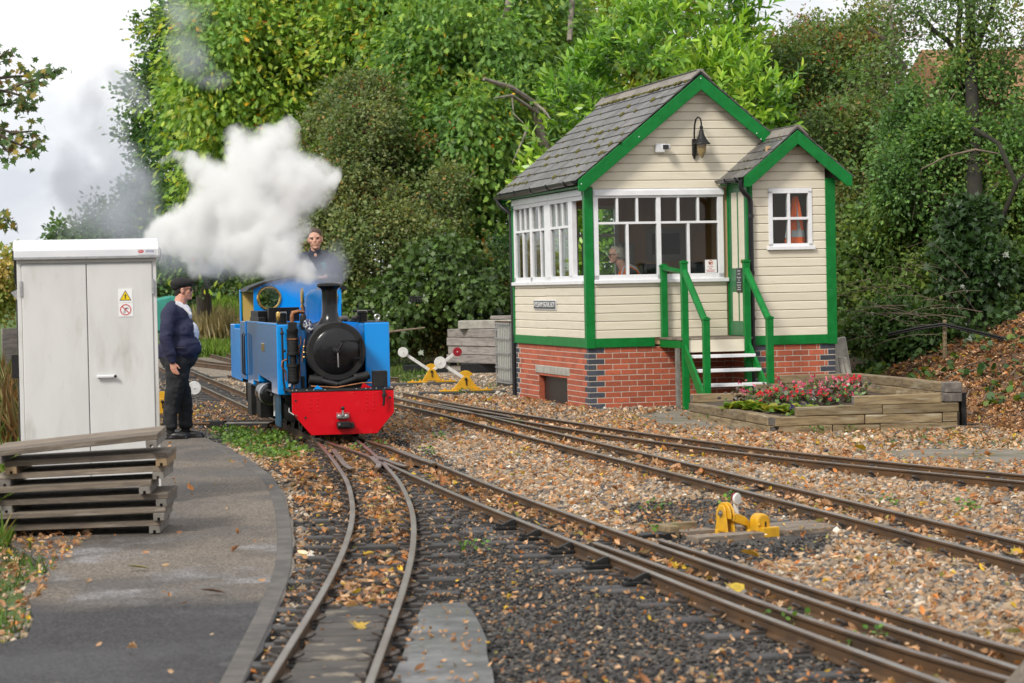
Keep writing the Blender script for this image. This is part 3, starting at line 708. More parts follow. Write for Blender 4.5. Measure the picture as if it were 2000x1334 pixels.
# front window: two sashes, three small panes over two tall ones in each
st, ra, pa = [], [], []
st += [(.095, .165, 1.72, 2.82), (.98, 1.04, 1.72, 2.82), (1.845, 1.925, 1.72, 2.82)]
ra += [(.095, 1.925, 1.71, 1.785), (.095, 1.925, 2.815, 2.935)]
for (a, b, bars_t, bar_b) in ((.165, .98, (.433, .712), .569), (1.04, 1.845, (1.292, 1.571), 1.428)):
    ra.append((a, b, 2.462, 2.494, .004))
    for t in bars_t: st.append((t - .016, t + .016, 2.494, 2.815, .006))
    st.append((bar_b - .018, bar_b + .018, 1.785, 2.462, .006))
    e = [a] + list(bars_t) + [b]
    for k in range(3): pa.append((e[k] + (.016 if k else 0), e[k + 1] - (.016 if k < 2 else 0), 2.494, 2.815))
    pa += [(a, bar_b - .018, 1.785, 2.462), (bar_b + .018, b, 1.785, 2.462)]
window(BXR, 'y', 0.0, (.12, 1.95, 1.69, 2.93), st, ra, pa)
MB().box(.11, 1.93, -.045, -.02, 2.845, 2.915).obj('window_head', M['white'], BXR, .003)
# left windows: three sliding sashes, the nearest slid open
st, ra, pa = [], [], []
ra += [(.075, 4.02, 1.71, 1.785), (.075, 4.02, 2.80, 2.945)]
st += [(3.92, 4.02, 1.72, 2.82), (2.905, 3.02, 1.72, 2.82), (1.85, 2.17, 1.72, 2.82), (.66, .86, 1.77, 2.81), (.075, .10, 1.72, 2.82)]
for (a, b, bt, bb) in ((3.02, 3.92, (3.32, 3.62), 3.47), (2.17, 2.905, (2.5,), 2.42), (.86, 1.85, (1.19, 1.52), 1.36)):
    ra.append((a, b, 2.445, 2.48, .004)); e = [a] + list(bt) + [b]
    for t in bt: st.append((t - .022, t + .022, 2.48, 2.8, .006))
    st.append((bb - .022, bb + .022, 1.785, 2.445, .006))
    for k in range(len(e) - 1): pa.append((e[k] + (.022 if k else 0), e[k + 1] - (.022 if k < len(e) - 2 else 0), 2.48, 2.8))
    pa += [(a, bb - .022, 1.785, 2.445), (bb + .022, b, 1.785, 2.445)]
window(BXR, 'x', 0.0, (.09, 4.02, 1.69, 2.93), st, ra, pa)
MB().box(-.045, -.02, .075, 4.02, 2.86, 2.945).obj('window_head', M['white'], BXR, .003)
# porch window, four panes
cx_, cz_ = 2.56, 2.486
st = [(WXL, 2.33, WZB + .02, WZT - .04), (2.83, WXR, WZB + .02, WZT - .04), (cx_ - .018, cx_ + .018, 2.155, 2.82, .004)]
ra = [(WXL, WXR, WZB, 2.155), (WXL, WXR, 2.82, WZT), (2.33, 2.83, cz_ - .018, cz_ + .018, .002)]
pa = [(2.33, cx_ - .018, 2.155, cz_ - .018), (cx_ + .018, 2.83, 2.155, cz_ - .018), (2.33, cx_ - .018, cz_ + .018, 2.82), (cx_ + .018, 2.83, cz_ + .018, 2.82)]
window(BXR, 'y', PY0, (WXL, WXR, WZB, WZT), st, ra, pa, proud=.03)
# rear window, through which the laurel shows
st = [(.32, .38, 1.64, 2.83), (1.56, 1.62, 1.64, 2.83), (.95, .985, 1.66, 2.8), (.64, .665, 2.4, 2.8), (1.26, 1.285, 2.4, 2.8)]
ra = [(.32, 1.62, 1.6, 1.66), (.32, 1.62, 2.8, 2.86), (.38, 1.56, 2.38, 2.42, .003)]
window(BXR, 'y', WY - .06, (.32, 1.62, 1.6, 2.86), st, ra, [(.38, .95, 1.66, 2.38), (.985, 1.56, 1.66, 2.38), (.38, 1.56, 2.42, 2.8)], proud=.0, sill=False, m='white')
# --- door in the side of the porch
dr = MB(); dr.box(PX0 - .035, PX0 + .005, -.78, -.03, BT, 2.93).mat(0); door = dr.obj('door', M['greendoor'], BXR, .004)
for (y0, y1) in ((-.375, -.16), (-.66, -.445)):
    for (z0, z1) in ((1.13, 1.52), (1.84, 2.86)): boxobj('door_panel', M['cream'], door, PX0 - .040, PX0 - .030, y0, y1, z0, z1, .003)
gbox('door_frame', PX0 - .05, PX0 + .02, -.035, .0, BT, 2.97); gbox('door_frame', PX0 - .05, PX0 + .02, -.83, -.775, BT, 2.97); gbox('door_frame', PX0 - .05, PX0 + .02, -.775, -.035, 2.92, 2.99)
kn = MB().lathe([(.012, 0), (.012, .03), (.028, .04), (.03, .055), (.018, .068), (.0, .07)], 12, Matrix.Translation((PX0 - .035, -.70, 1.93)) @ Matrix.Rotation(-PI / 2, 4, 'Y')); kn.obj('door_knob', M['brass'], door, smooth=True)
# --- roofs
def slope_frame(x0, z0, x1, z1):
    d = Vector((x1 - x0, 0, z1 - z0)); L_ = d.length; d.normalize(); n = Vector((-d.z, 0, d.x)); return d, n, L_
def slates(x0, z0, x1, z1, ya, yb, rows, wid, parent, single=True, moss=0, lastrows=0):
    d, n, L_ = slope_frame(x0, z0, x1, z1)
    if n.z < 0: n = -n
    g = L_ / rows; R = Matrix((d, Vector((0, 1, 0)), n)).transposed().to_4x4(); eul = R.to_euler()
    me = MB().prism([(-.02, 0), (g * 1.55, -.0), (g * 1.55, .006), (-.02, .008)], -wid / 2 + .002, wid / 2 - .002, 'y').mesh('slate', M['slate'])
    stf = MB()
    for r in range(rows):
        y = ya - (wid / 2 if r % 2 else 0)
        while y < yb - .02:
            c = y + wid / 2; w0, w1 = max(y, ya), min(y + wid, yb)
            p = Vector((x0, 0, z0)) + d * (r * g) + n * (.014)
            tilt = Matrix.Rotation(-.045 + random.uniform(-.006, .006), 4, 'Y'); Mx = R @ Matrix.Rotation(.05 + random.uniform(-.008, .010), 4, 'Y')
            s = (w1 - w0) / wid
            if s > .08:
                if single:
                    o = link('slate', me, parent, (p.x, (w0 + w1) / 2, p.z + random.uniform(0, .003)), Mx.to_euler(), (1, s * .999, 1))
                else:
                    T = Matrix.Translation((p.x, (w0 + w1) / 2, p.z)) @ Mx @ Matrix.Diagonal((1, s * .998, 1, 1)); stf.prism([(-.02, 0), (g * 1.55, 0), (g * 1.55, .006), (-.02, .008)], -wid / 2 + .002, wid / 2 - .002, 'y'); k = 8
                    for q in range(len(stf.v) - 8, len(stf.v)): stf.v[q] = tuple(T @ Vector(stf.v[q]))
            y += wid
    if not single: stf.obj('slate_slope', M['slate'], parent)['kind'] = 'stuff'
    return d, n, L_, g
XE0, ZE0 = -.16, 3.045; RZT = 4.475
RF = MB()
d_, n_, L__ = slope_frame(XE0, ZE0, XC, RZT)
RF.prism([(XE0, ZE0 - .03), (XC, RZT - .03), (2 * XC - XE0, ZE0 - .03), (2 * XC - XE0, ZE0 - .0), (XC, RZT - .0), (XE0, ZE0 - .0)], -.14, WY + .28, 'y')
roof = RF.obj('roof', M['blackmatt'], BXR)
dS, nS, LS, gS = slates(XE0, ZE0, XC - .03, RZT - .025, -.175, WY + .30, 11, .262, roof)
slates(2 * XC - XE0, ZE0, XC + .03, RZT - .025, -.175, WY + .30, 11, .262, roof, single=False)
y = -.19
RTm = None
ridge_len = .40
RTm = MB().prism([(-.155, -.118), (-.145, -.13), (0, -.012), (.145, -.13), (.155, -.118), (.02, .018), (-.02, .018)], 0, ridge_len - .006, 'y').mesh('ridge_tile', M['ridge'], .004)
while y < WY + .2:
    link('ridge_tile', RTm, roof, (XC, y, RZT + .035 + random.uniform(-.003, .003)), (random.uniform(-.006, .006), 0, 0)); y += ridge_len
# moss cushions growing along the slate edges
ms = MB()
for k in range(170):
    if k < 100:
        r = random.choice([1, 1, 2, 2, 3, 3, 4, 4, 5, 5, 6, 6, 7, 8, 9]) ; yy = random.choice([.3, .9, 1.3, 1.9, 2.6, 3.3, 3.9]) + random.gauss(0, .35); rad = random.choice([.012, .014, .018, .022, .03, .04])
        p = Vector((XE0, yy, ZE0)) + dS * (r * gS - .03) + nS * .022
    else:
        yy = random.uniform(-.15, WY + .2); rad = random.uniform(.015, .032); p = Vector((XC - .165, yy, RZT - .088)) + Vector((random.uniform(-.02, .01), 0, -.012))
    Rm = Matrix((dS, Vector((0, 1, 0)), nS)).transposed().to_4x4()
    ms.ball(p, (rad * random.uniform(.9, 1.5), rad * random.uniform(.9, 2.0), rad * .62), 8, Rm)
o = ms.obj('moss', M['moss'], roof, smooth=True); o['kind'] = 'stuff'
def barge(xc, half, zl, za, w, y0, y1, n=2, m='green'):
    for s in (-1, 1):
        P = [(xc + s * half, zl - w * .96), (xc + s * (half - .075), zl - w * .96), (xc, za - w * 1.33), (xc, za), (xc + s * half, zl)]
        if s > 0: P = P[::-1]
        MB().prism(P, y0, y1, 'y').obj('bargeboard', M[m], roof, .004)
barge(XC, 1.735, 3.048, 4.45, .150, -.20, -.165)
barge(XC, 1.735, 3.048, 4.45, .150, WY + .25, WY + .285)
for (xx, zz) in ((-.11, 3.0), (.7, 3.62), (1.58, 4.40), (2.36, 3.66), (2.42, 3.58)):
    MB().ball((xx, -.201, zz), .009, 6).obj('screw_head', M['white'], roof)
gbox('soffit', -.15, .0, -.15, WY + .2, 2.955, 2.975)
# gutter and brackets on the left eave
def gutter(p0, p1, r=.052, parent=None, name='gutter', n=9):
    p0, p1 = Vector(p0), Vector(p1); d = (p1 - p0).normalized(); sx = d.cross(Vector((0, 0, 1))).normalized()
    P = [(math.cos(PI + PI * k / n), math.sin(PI + PI * k / n)) for k in range(n + 1)]; prof = [(a * r, b * r) for a, b in P] + [(a * (r - .006), b * (r - .006)) for a, b in P[::-1]]
    vs = [p0 + sx * a + Vector((0, 0, b)) for a, b in prof] + [p1 + sx * a + Vector((0, 0, b)) for a, b in prof]; m_ = len(prof)
    mb = MB().add(vs, [(k, (k + 1) % m_, m_ + (k + 1) % m_, m_ + k) for k in range(m_)] + [tuple(range(m_)), tuple(range(2 * m_ - 1, m_ - 1, -1))])
    return mb.obj(name, M['plastic'], parent, smooth=True)
gt = gutter((-.185, -.12, 3.045), (-.185, WY + .3, 3.01), parent=BXR)
for yy in (.25, 1.2, 2.1, 3.05, 3.95): MB().tube([(-.245, yy, 3.055), (-.235, yy, 3.0), (-.185, yy, 2.975), (-.135, yy, 3.0), (-.13, yy, 3.05)], .012, 6).obj('gutter_bracket', M['plastic'], gt)
MB().tube([(-.185, WY + .2, 3.0), (-.185, WY + .2, 2.93), (-.15, WY + .15, 2.86), (-.03, WY + .08, 2.76), (-.018, WY + .07, 2.6), (-.018, WY + .07, -.02)], .034, 10).obj('downpipe', M['plastic'], BXR, smooth=True)
# porch roof
PC = 2.635; PXE, PZE, PZA = PC - .755, 3.03, 3.665
MB().prism([(PXE, PZE - .03), (PC, PZA - .03), (2 * PC - PXE, PZE - .03), (2 * PC - PXE, PZE), (PC, PZA), (PXE, PZE)], -1.0, -.01, 'y').obj('porch_roof', M['blackmatt'], BXR)
slates(PXE, PZE, PC - .03, PZA - .025, -1.035, -.012, 5, .262, roof)
slates(2 * PC - PXE, PZE, PC + .03, PZA - .025, -1.035, -.012, 5, .262, roof, single=False)
for k in range(3): link('ridge_tile', RTm, roof, (PC, -1.04 + k * .34, PZA + .035), (0, 0, 0), (1, .85, 1))
barge(PC, .755, 3.035, 3.648, .138, -1.045, -1.01)
for k in range(16):
    r = random.choice([1, 2, 3, 4, 4]); yy = random.uniform(-1.0, -.1); dd, nn, LL = slope_frame(PXE, PZE, PC, PZA); nn = nn if nn.z > 0 else -nn
    p = Vector((PXE, yy, PZE)) + dd * (r * LL / 5 - .02) + nn * .02
    if k == 0: pm = MB()
    pm.ball(p, (random.uniform(.012, .03), random.uniform(.015, .04), .012), 8)
pm.obj('moss', M['moss'], roof, smooth=True)['kind'] = 'stuff'
pg = gutter((PXE - .03, -1.0, 3.02), (PXE - .03, -.03, 3.035), .048, BXR)
for yy in (-.88, -.45): MB().tube([(PXE - .085, yy, 3.04), (PXE - .07, yy, 2.98), (PXE - .03, yy, 2.96), (PXE + .01, yy, 2.98), (PXE + .02, yy, 3.03)], .011, 6).obj('gutter_bracket', M['plastic'], pg)
gbox('soffit', PXE - .0, PX0 - .02, -.99, -.02, 2.965, 2.985, 'green')
dp = MB().tube([(PXE - .02, -.96, 3.0), (PXE - .02, -.96, 2.88), (PXE + .03, -.95, 2.82), (PX0 - .06, -.90, 2.79), (PX0 - .02, -.888, 2.72), (PX0 - .02, -.888, .05)], .034, 12).obj('downpipe', M['plastic'], BXR, smooth=True)
for z in (1.75, 1.15, .55, 2.5): MB().lathe([(.041, 0), (.041, .05)], 12, Matrix.Translation((PX0 - .02, -.888, z))).obj('pipe_collar', M['plastic'], dp, smooth=True)
# --- steps, landing and handrails
P1x, P2x, P4x = 1.045, 1.045, 1.905
stp = MB(); stp.cbox((0, 0, 0), (.085, .085, 1)); 
def newel(x, y, z0, z1):
    return MB().box(x - .042, x + .042, y - .042, y + .042, z0, z1).box(x - .05, x + .05, y - .05, y + .05, z1, z1 + .025).prism([(x - .05, z1 + .025), (x + .05, z1 + .025), (x, z1 + .045)], y - .045, y + .045, 'y').obj('newel_post', M['green'], BXR, .004)
newel(P1x, -.07, .93, 1.88); newel(P2x, -.97, .0, 1.91); newel(P2x - .005, -1.86, .0, 1.18); newel(P4x, -.97, .0, 1.915); newel(P4x - .01, -1.86, .0, 1.175)
MB().tube([(P1x, -.07, 1.86), (P2x, -.97, 1.80)], .034, 8).obj('handrail', M['green'], BXR, smooth=True)
for x in (P2x, P4x): MB().tube([(x, -.96, 1.83), (x - .005, -1.86, 1.14)], .046, 10).obj('handrail', M['green'], BXR, smooth=True)
for k in range(5): boxobj('landing_board', M['pallet'], BXR, P1x - .06, PX0 - .055, -.98 + k * .195, -.98 + k * .195 + .188, .905, .932, .003)
gbox('landing_fascia', P1x - .05, P1x - .02, -.92, -.0, .80, .905); gbox('landing_riser', P2x + .045, P4x - .045, -.985, -.96, .745, .905, 'cream')
for x in (P2x - .03, P4x + .0):
    MB().prism([(-.99, .87), (-.99, .70), (-1.75, .02), (-2.0, .02), (-2.0, .06)], x - .0, x + .035, 'x').obj('stringer', M['green'], BXR, .003)
for k, (z, yy) in enumerate(((.715, -1.13), (.535, -1.34), (.352, -1.55), (.175, -1.76))):
    boxobj('tread', M['white'] if k < 3 else M['pallet'], BXR, P2x + .03, P4x + .02, yy - .11, yy + .11, z - .04, z, .004)
MB().box(P1x - .09, P1x - .05, -.90, -.8, -.02, .8).obj('landing_leg', M['palletend'], BXR)
# --- things fixed to the box
def text_mesh(s, size, name, m, ext=.0015, align='CENTER', sx=1.0):
    cu = bpy.data.curves.new(name, 'FONT'); cu.body = s; cu.size = size; cu.align_x = align; cu.align_y = 'CENTER'; cu.extrude = ext; cu.resolution_u = 2
    o = bpy.data.objects.new(name, cu); me = bake(o); bpy.data.objects.remove(o); bpy.data.curves.remove(cu)
    if sx != 1.0: me.transform(Matrix.Diagonal((sx, 1, 1, 1)))
    me.materials.clear(); me.materials.append(m); me.name = name; return me
M['lettering'] = mat('white_lettering', (.8, .8, .8), None, rough=.5); M['ink'] = mat('black_ink', (.015, .015, .015), None, rough=.6)
M['redink'] = mat('red_ink', (.55, .02, .03), None, rough=.5); M['yellowink'] = mat('yellow_ink', (.8, .58, .0), None, rough=.45); M['paper'] = mat('white_sticker', (.82, .82, .82), None, rough=.4)
M['blueink'] = mat('blue_ink', (.03, .06, .25), None, rough=.5); M['greyink'] = mat('grey_ink', (.42, .44, .46), None, rough=.5); M['orangeink'] = mat('orange_ink', (.7, .2, .04), None, rough=.5)
sg = empty('name_sign', bw(-.022, 2.183, 1.388), BOX_A, 'small black name board reading AYLSHAM SIGNAL BOX on the cream side wall', 'sign')
MB().box(-.012, .0, -.63, .63, -.068, .068).obj('sign_border', M['white'], sg, .002); MB().box(-.016, -.004, -.612, .612, -.056, .056).obj('sign_board', M['black'], sg)
me = text_mesh('AYLSHAM SIGNAL BOX', .112, 'lettering', M['lettering'])
w = max(v.co.x for v in me.vertices) - min(v.co.x for v in me.vertices); me.transform(Matrix.Diagonal((1.17 / w, 1, 1, 1)))
link('lettering', me, sg, (-.017, 0, 0), (PI / 2, 0, -PI / 2))
# wall lantern
ln = empty('wall_lantern', bw(1.53, -.015, 3.35), BOX_A, 'black swan neck lantern with a flared hood high on the gable', 'lantern')
MB().box(-.035, .02, -.05, .0, .02, .25).box(-.02, .005, -.04, .0, -.02, .05).obj('back_plate', M['blackmatt'], ln, .006)
MB().tube([(-.012, -.045, .2), (-.015, -.06, .32), (-.012, -.075, .44), (.0, -.10, .51), (.02, -.13, .535), (.045, -.155, .51), (.052, -.165, .45), (.052, -.165, .4)], .012, 8).obj('swan_neck', M['blackmatt'], ln, smooth=True)
MB().lathe([(.0, .42), (.018, .415), (.024, .39), (.018, .37), (.028, .355), (.034, .31), (.055, .26), (.09, .205), (.118, .178), (.120, .168), (.05, .17)], 20, Matrix.Translation((.052, -.165, 0)), cap=False).obj('hood', M['blackmatt'], ln, smooth=True)
M['lampglass'] = mat('smoked_glass', (.30, .22, .10), (.22, .16, .08), 12, .15, 0, coat=.5)
MB().lathe([(.062, .17), (.064, .12), (.055, .06), (.035, .02), (.018, .0), (.008, -.02), (.0, -.022)], 18, Matrix.Translation((.052, -.165, 0))).obj('globe', M['lampglass'], ln, smooth=True)
MB().tube([(-.03, -.03, .15), (.0, -.09, .12), (.05, -.165, .17)], .008, 6).obj('bracket', M['blackmatt'], ln)
cc = empty('security_camera', bw(1.06, -.02, 3.475), BOX_A, 'small white security camera on the gable beside the lantern', 'camera')
MB().box(-.09, .055, -.05, .0, -.06, .062).obj('mount', M['white'], cc, .012)
Mx = Matrix.Translation((.035, -.07, .01)) @ Matrix.Rotation(-.5, 4, 'Z')
MB().cbox((.03, -.03, 0), (.09, .12, .075), Mx).obj('camera_body', M['white'], cc, .012); MB().cbox((.03, -.097, .0), (.078, .02, .062), Mx).obj('lens_face', M['black'], cc, .006)
# notices
def lines(parent, rows, plane, m):
    for (s, z, sz, mm) in rows: pass
nt_ = empty('door_notice', bw(PX0 - .045, -.46, 1.68), BOX_A, 'small black notice with white lines of print on the green door', 'notice')
MB().box(-.006, .0, -.115, .115, -.16, .16).obj('plate', M['black'], nt_)
for (s, z, sz) in (('NO', .12, .06), ('UNAUTHORISED', .075, .03), ('ADMITTANCE', .035, .034), ('STAFF ONLY', -.02, .036), ('PLEASE KEEP', -.06, .03), ('CLEAR', -.095, .03)):
    pass
for z, w in ((.125, .12), (.085, .10), (.035, .16), (.0, .06), (-.03, .17), (-.065, .17), (-.095, .12), (-.125, .15)):
    for k in range(5):
        ww = w / 5; yy = -w / 2 + ww * (k + .5); MB().box(-.008, -.005, yy - ww * .38, yy + ww * .38, z - .007, z + .007).obj('print_line', M['greyink'], nt_)
wn = empty('window_notice', bw(1.735, -.004, 1.79), BOX_A, 'white no smoking notice inside the lower right pane of the front window', 'notice')
MB().box(-.078, .088, .0, .003, .0, .175).obj('sheet', M['paper'], wn)
def ring(r0, r1, M4, n=28):
    mb = MB(); vs = []
    for k in range(n):
        a = 2 * PI * k / n; vs += [M4 @ Vector((r0 * math.cos(a), 0, r0 * math.sin(a))), M4 @ Vector((r1 * math.cos(a), 0, r1 * math.sin(a)))]
    return mb.add(vs, [(2 * k, 2 * k + 1, (2 * k + 3) % (2 * n), (2 * k + 2) % (2 * n)) for k in range(n)])
ring(.026, .033, Matrix.Translation((.003, -.0015, .135))).obj('red_ring', M['redink'], wn); MB().box(-.02, .003, -.0015, -.001, .12, .142).obj('print', M['ink'], wn); MB().box(.003, .02, -.0015, -.001, .125, .15).obj('print', M['orangeink'], wn)
for z, w in ((.082, .08), (.058, .04), (.036, .13), (.018, .11)): MB().box(-w / 2, w / 2, -.0015, -.001, z - .003, z + .003).obj('print_line', M['redink'], wn)
# --- inside
desk = empty('desk', bw(.45, 2.3, .88), BOX_A, 'plain desk below the open side window inside the signal box', 'desk')
MB().box(-.4, .22, -1.6, 1.4, .70, .74).obj('desk_top', M['pallet'], desk); 
for yy in (-1.5, 1.3): MB().box(-.36, .18, yy - .03, yy + .03, 0, .70).obj('leg', M['dark'], desk)
mn = empty('monitor', bw(.35, 1.15, 1.62), BOX_A, 'black monitor seen through the open side window', 'monitor')
MB().box(-.03, .03, -.28, .28, .12, .62).obj('screen', M['black'], mn, .01); MB().box(-.06, .06, -.1, .1, 0, .015).box(-.015, .015, -.03, .03, 0, .2).obj('stand', M['black'], mn)
ph = empty('wall_telephone', bw(WX - .10, 2.4, 2.08), BOX_A, 'cream telephone on the brown wall inside the signal box', 'telephone')
bp_ = bw(1.72, WY - .09, 2.12)
ph.location = bp_
M['phone'] = mat('phone_plastic', (.42, .42, .38), None, rough=.4)
MB().box(-.12, .12, -.06, 0, -.16, .16).obj('base', M['phone'], ph, .02); MB().tube([(-.09, -.08, -.14), (-.1, -.1, 0), (-.09, -.08, .14)], [.03, .02, .03], 8).obj('handset', M['phone'], ph, smooth=True); MB().box(-.02, .1, -.066, -.058, -.11, .03).obj('keypad', M['greyink'], ph)
pc = empty('wall_picture', bw(1.28 + .5, WY - .09, 2.3), BOX_A, 'framed dark picture beside the rear window inside the signal box', 'picture')
pc.location = bw(2.35, WY - .09, 2.25)
MB().box(-.3, .3, -.02, 0, -.25, .25).obj('mount', M['greyink'], pc); MB().box(-.22, .22, -.026, -.018, -.15, .17).obj('print', M['dark'], pc)
def chair(loc, rz, label):
    c = empty('office_chair', loc, rz, label, 'chair', 'office chairs in the signal box')
    MB().cbox((0, 0, .46), (.48, .46, .09)).obj('seat', M['black'], c, .03); MB().prism([(-.22, .56), (.22, .56), (.21, .95), (.13, 1.06), (-.13, 1.06), (-.21, .95)], .2, .28, 'y').obj('backrest', M['black'], c, .03)
    MB().tube([(0, 0, .08), (0, 0, .44)], .03, 8).obj('column', M['black'], c)
    mb = MB()
    for k in range(5): a = 2 * PI * k / 5; mb.bar((0, 0, .09), (.28 * math.cos(a), .28 * math.sin(a), .05), .04, .03)
    mb.obj('star_base', M['black'], c)
chair(bw(1.62, 2.0, .88), BOX_A + 2.6, 'empty black office chair behind the seated signalman')
chair(bw(1.9, .75, .88), BOX_A + 2.2, 'black office chair by the white notice in the front window')
hv = empty('hi_vis_jacket', bw(2.70, PY0 + .13, 2.78), BOX_A, 'orange high visibility jacket hanging behind the porch window', 'jacket')
M['hivis'] = mat('hi_vis_orange', (1.0, .17, .02), (.9, .14, .02), 14, .7); M['silver'] = mat('reflective_silver', (.5, .52, .54), None, rough=.35)
jk = MB(); NJ = 9
for i in range(NJ):
    for j in range(7):
        t = i / (NJ - 1); s = j / 6 * 2 - 1; wv = .03 + .13 * t ** .8
        jk.v.append((s * wv + .02 * t, .03 * math.sin(s * 6 + t * 3) - .05 * (1 - s * s), -.72 * t))
jk.f = [[i * 7 + j, i * 7 + j + 1, (i + 1) * 7 + j + 1, (i + 1) * 7 + j] for i in range(NJ - 1) for j in range(6)]; jk.m = [1 if f[0] % 7 == 3 and f[0] // 7 < 6 or f[0] // 7 == 5 else 0 for f in jk.f]
o = link('jacket_body', jk.mesh('jacket_body', [M['hivis'], M['silver']], smooth=True), hv); sm_ = o.modifiers.new('s', 'SOLIDIFY'); sm_.thickness = .012
MB().tube([(-.02, -.02, .0), (-.06, -.03, -.3), (-.13, -.04, -.62)], [.015, .035, .04], 8).obj('sleeve', M['hivis'], hv, smooth=True)
MB().tube([(-.09, -.06, -.1), (-.16, -.06, -.55)], .010, 6).obj('flag_stick', M['white'], hv)
print('bricks', cnt[0])
# ------------------------------------------------------------------ the blue tank engine
LR = empty('steam_locomotive', LO_O, LO_A, 'bright blue narrow gauge tank engine with a red buffer beam and black smokebox', 'locomotive')
def lb(name, m, x0, x1, y0, y1, z0, z1, bev=.004, p=None): return boxobj(name, M[m], p or LR, x0, x1, y0, y1, z0, z1, bev)
XS = .022                                   # centre line
# buffer beam with clipped lower corners, rivets, holes
bb = MB().prism([(-.52, .60), (-.52, .385), (-.325, .148), (.365, .148), (.55, .365), (.55, .60)], 0, .03, 'y').obj('buffer_beam', M['locored'], LR, .004)
lb('footplate', 'blackmatt', -.53, .56, -.004, .78, .60, .615, .003)
rv = []
for x in (-.33, -.255, .262, .335):
    for k in range(5): rv.append((x + random.uniform(-.002, .002), .565 - k * .041))
for x in (-.485, -.395, -.14, .13, .39, .50): rv.append((x, .578))
RIV = MB().ball((0, 0, 0), (.0085, .006, .0085), 8).mesh('rivet', M['locored'])
for x, z in rv: link('rivet', RIV, bb, (x, -.002, z))
BOL = MB().ball((0, 0, 0), (.008, .008, .010), 6).mesh('bolt', M['steel'])
for x in (-.51, -.47, -.36, -.29, -.17, .16, .26, .31, .37, .46, .53): link('bolt', BOL, bb, (x, .02, .618))
for x, z in ((-.482, .515), (.508, .52), (-.385, .335)): MB().lathe([(.012, 0), (.012, .004)], 10, Matrix.Translation((x, -.002, z)) @ Matrix.Rotation(PI / 2, 4, 'X')).obj('bolt_hole', M['ink'], bb)
# coupling
cpn = MB().mat(1).box(-.062, .075, -.02, 0, .325, .375).mat(0).box(-.06, .062, -.055, -.02, .315, .362).tube([(.0, -.05, .34), (.002, -.055, .41)], [.016, .010], 8)
cp_o = cpn.obj('coupling_bracket', [M['steel'], M['locored']], LR, .004)
MB().ball((.002, -.057, .425), .021, 12).obj('lever_knob', M['black'], cp_o, smooth=True)
for x in (-.034, .04): MB().lathe([(.022, 0), (.022, .014), (.014, .018)], 10, Matrix.Translation((x, -.052, .339)) @ Matrix.Rotation(PI / 2, 4, 'X')).obj('bolt_head', M['steel'], cp_o)
MB().box(-.062, .115, -.10, -.0, .215, .272).box(-.062, .07, -.12, -.02, .228, .285).obj('coupling_block', M['blackmatt'], LR, .006)
MB().lathe([(.014, 0), (.014, .012)], 10, Matrix.Translation((-.048, -.12, .262)) @ Matrix.Rotation(PI / 2, 4, 'X')).obj('bolt_head', M['steel'], cp_o)
# brake hose
MB().tube([(.44, -.01, .6), (.44, -.05, .585), (.44, -.055, .55)], .016, 8).tube([(.44, -.055, .56), (.438, -.055, .53)], .024, 8).tube([(.438, -.055, .53), (.435, -.055, .47), (.43, -.05, .44)], .013, 8).obj('brake_hose', M['blackmatt'], LR, smooth=True)
MB().tube([(-.55, .02, .44), (-.555, -.01, .40), (-.51, -.03, .37), (-.475, -.01, .355)], .007, 6).obj('cable', M['steel'], LR)
# smokebox
SX, SZ, SY = .018, 1.006, .5
R90 = Matrix.Rotation(PI / 2, 4, 'X')       # lathe axis z -> -y (towards the viewer)
MB().lathe([(.308, -1.1), (.308, -.03), (.315, -.025), (.316, .02), (.305, .03), (.25, .03), (.25, .01)], 48, Matrix.Translation((SX, SY, SZ)) @ R90, cap=False).obj('smokebox', M['blackmatt'], LR, smooth=True)
door_ = MB().lathe([(.252, .0), (.25, .028), (.242, .036), (.235, .04), (.21, .052), (.15, .068), (.08, .077), (.0, .08)], 48, Matrix.Translation((SX, SY, SZ)) @ R90, cap=False).obj('smokebox_door', M['blackgloss'], LR, smooth=True)
MB().lathe([(.048, .07), (.048, .085), (.04, .095), (.024, .098), (.022, .125), (.014, .128), (.013, .15), (.0, .152)], 20, Matrix.Translation((SX, SY, SZ)) @ R90).obj('locking_wheel', M['blackgloss'], door_, smooth=True)
MB().tube([(SX, SY - .14, SZ), (SX + .002, SY - .145, SZ - .165)], [.009, .007], 8).obj('handle', M['steel'], door_); MB().tube([(SX, SY - .125, SZ), (SX + .055, SY - .125, SZ + .09)], [.014, .012], 8).obj('handle', M['blackgloss'], door_)
for zz, x0 in ((.105, .045), (-.075, .05)):
    MB().bar((SX + x0, SY - .072, SZ + zz), (SX + .25, SY - .036, SZ + zz), .012, .028).obj('hinge_strap', M['blackgloss'], door_, .002)
    for k in range(7): t = k / 6; MB().ball((SX + x0 + .012 + t * .18, SY - .080 + t * .034, SZ + zz), .006, 6).obj('rivet', M['blackgloss'], door_)
MB().tube([(SX + .255, SY - .045, SZ - .13), (SX + .255, SY - .045, SZ + .14)], .009, 8).obj('hinge_pin', M['blackgloss'], door_)
MB().prism([(SX - .28, .615), (SX + .28, .615), (SX + .2, .78), (SX - .2, .78)], .55, 1.4, 'y').obj('saddle', M['blackmatt'], LR)
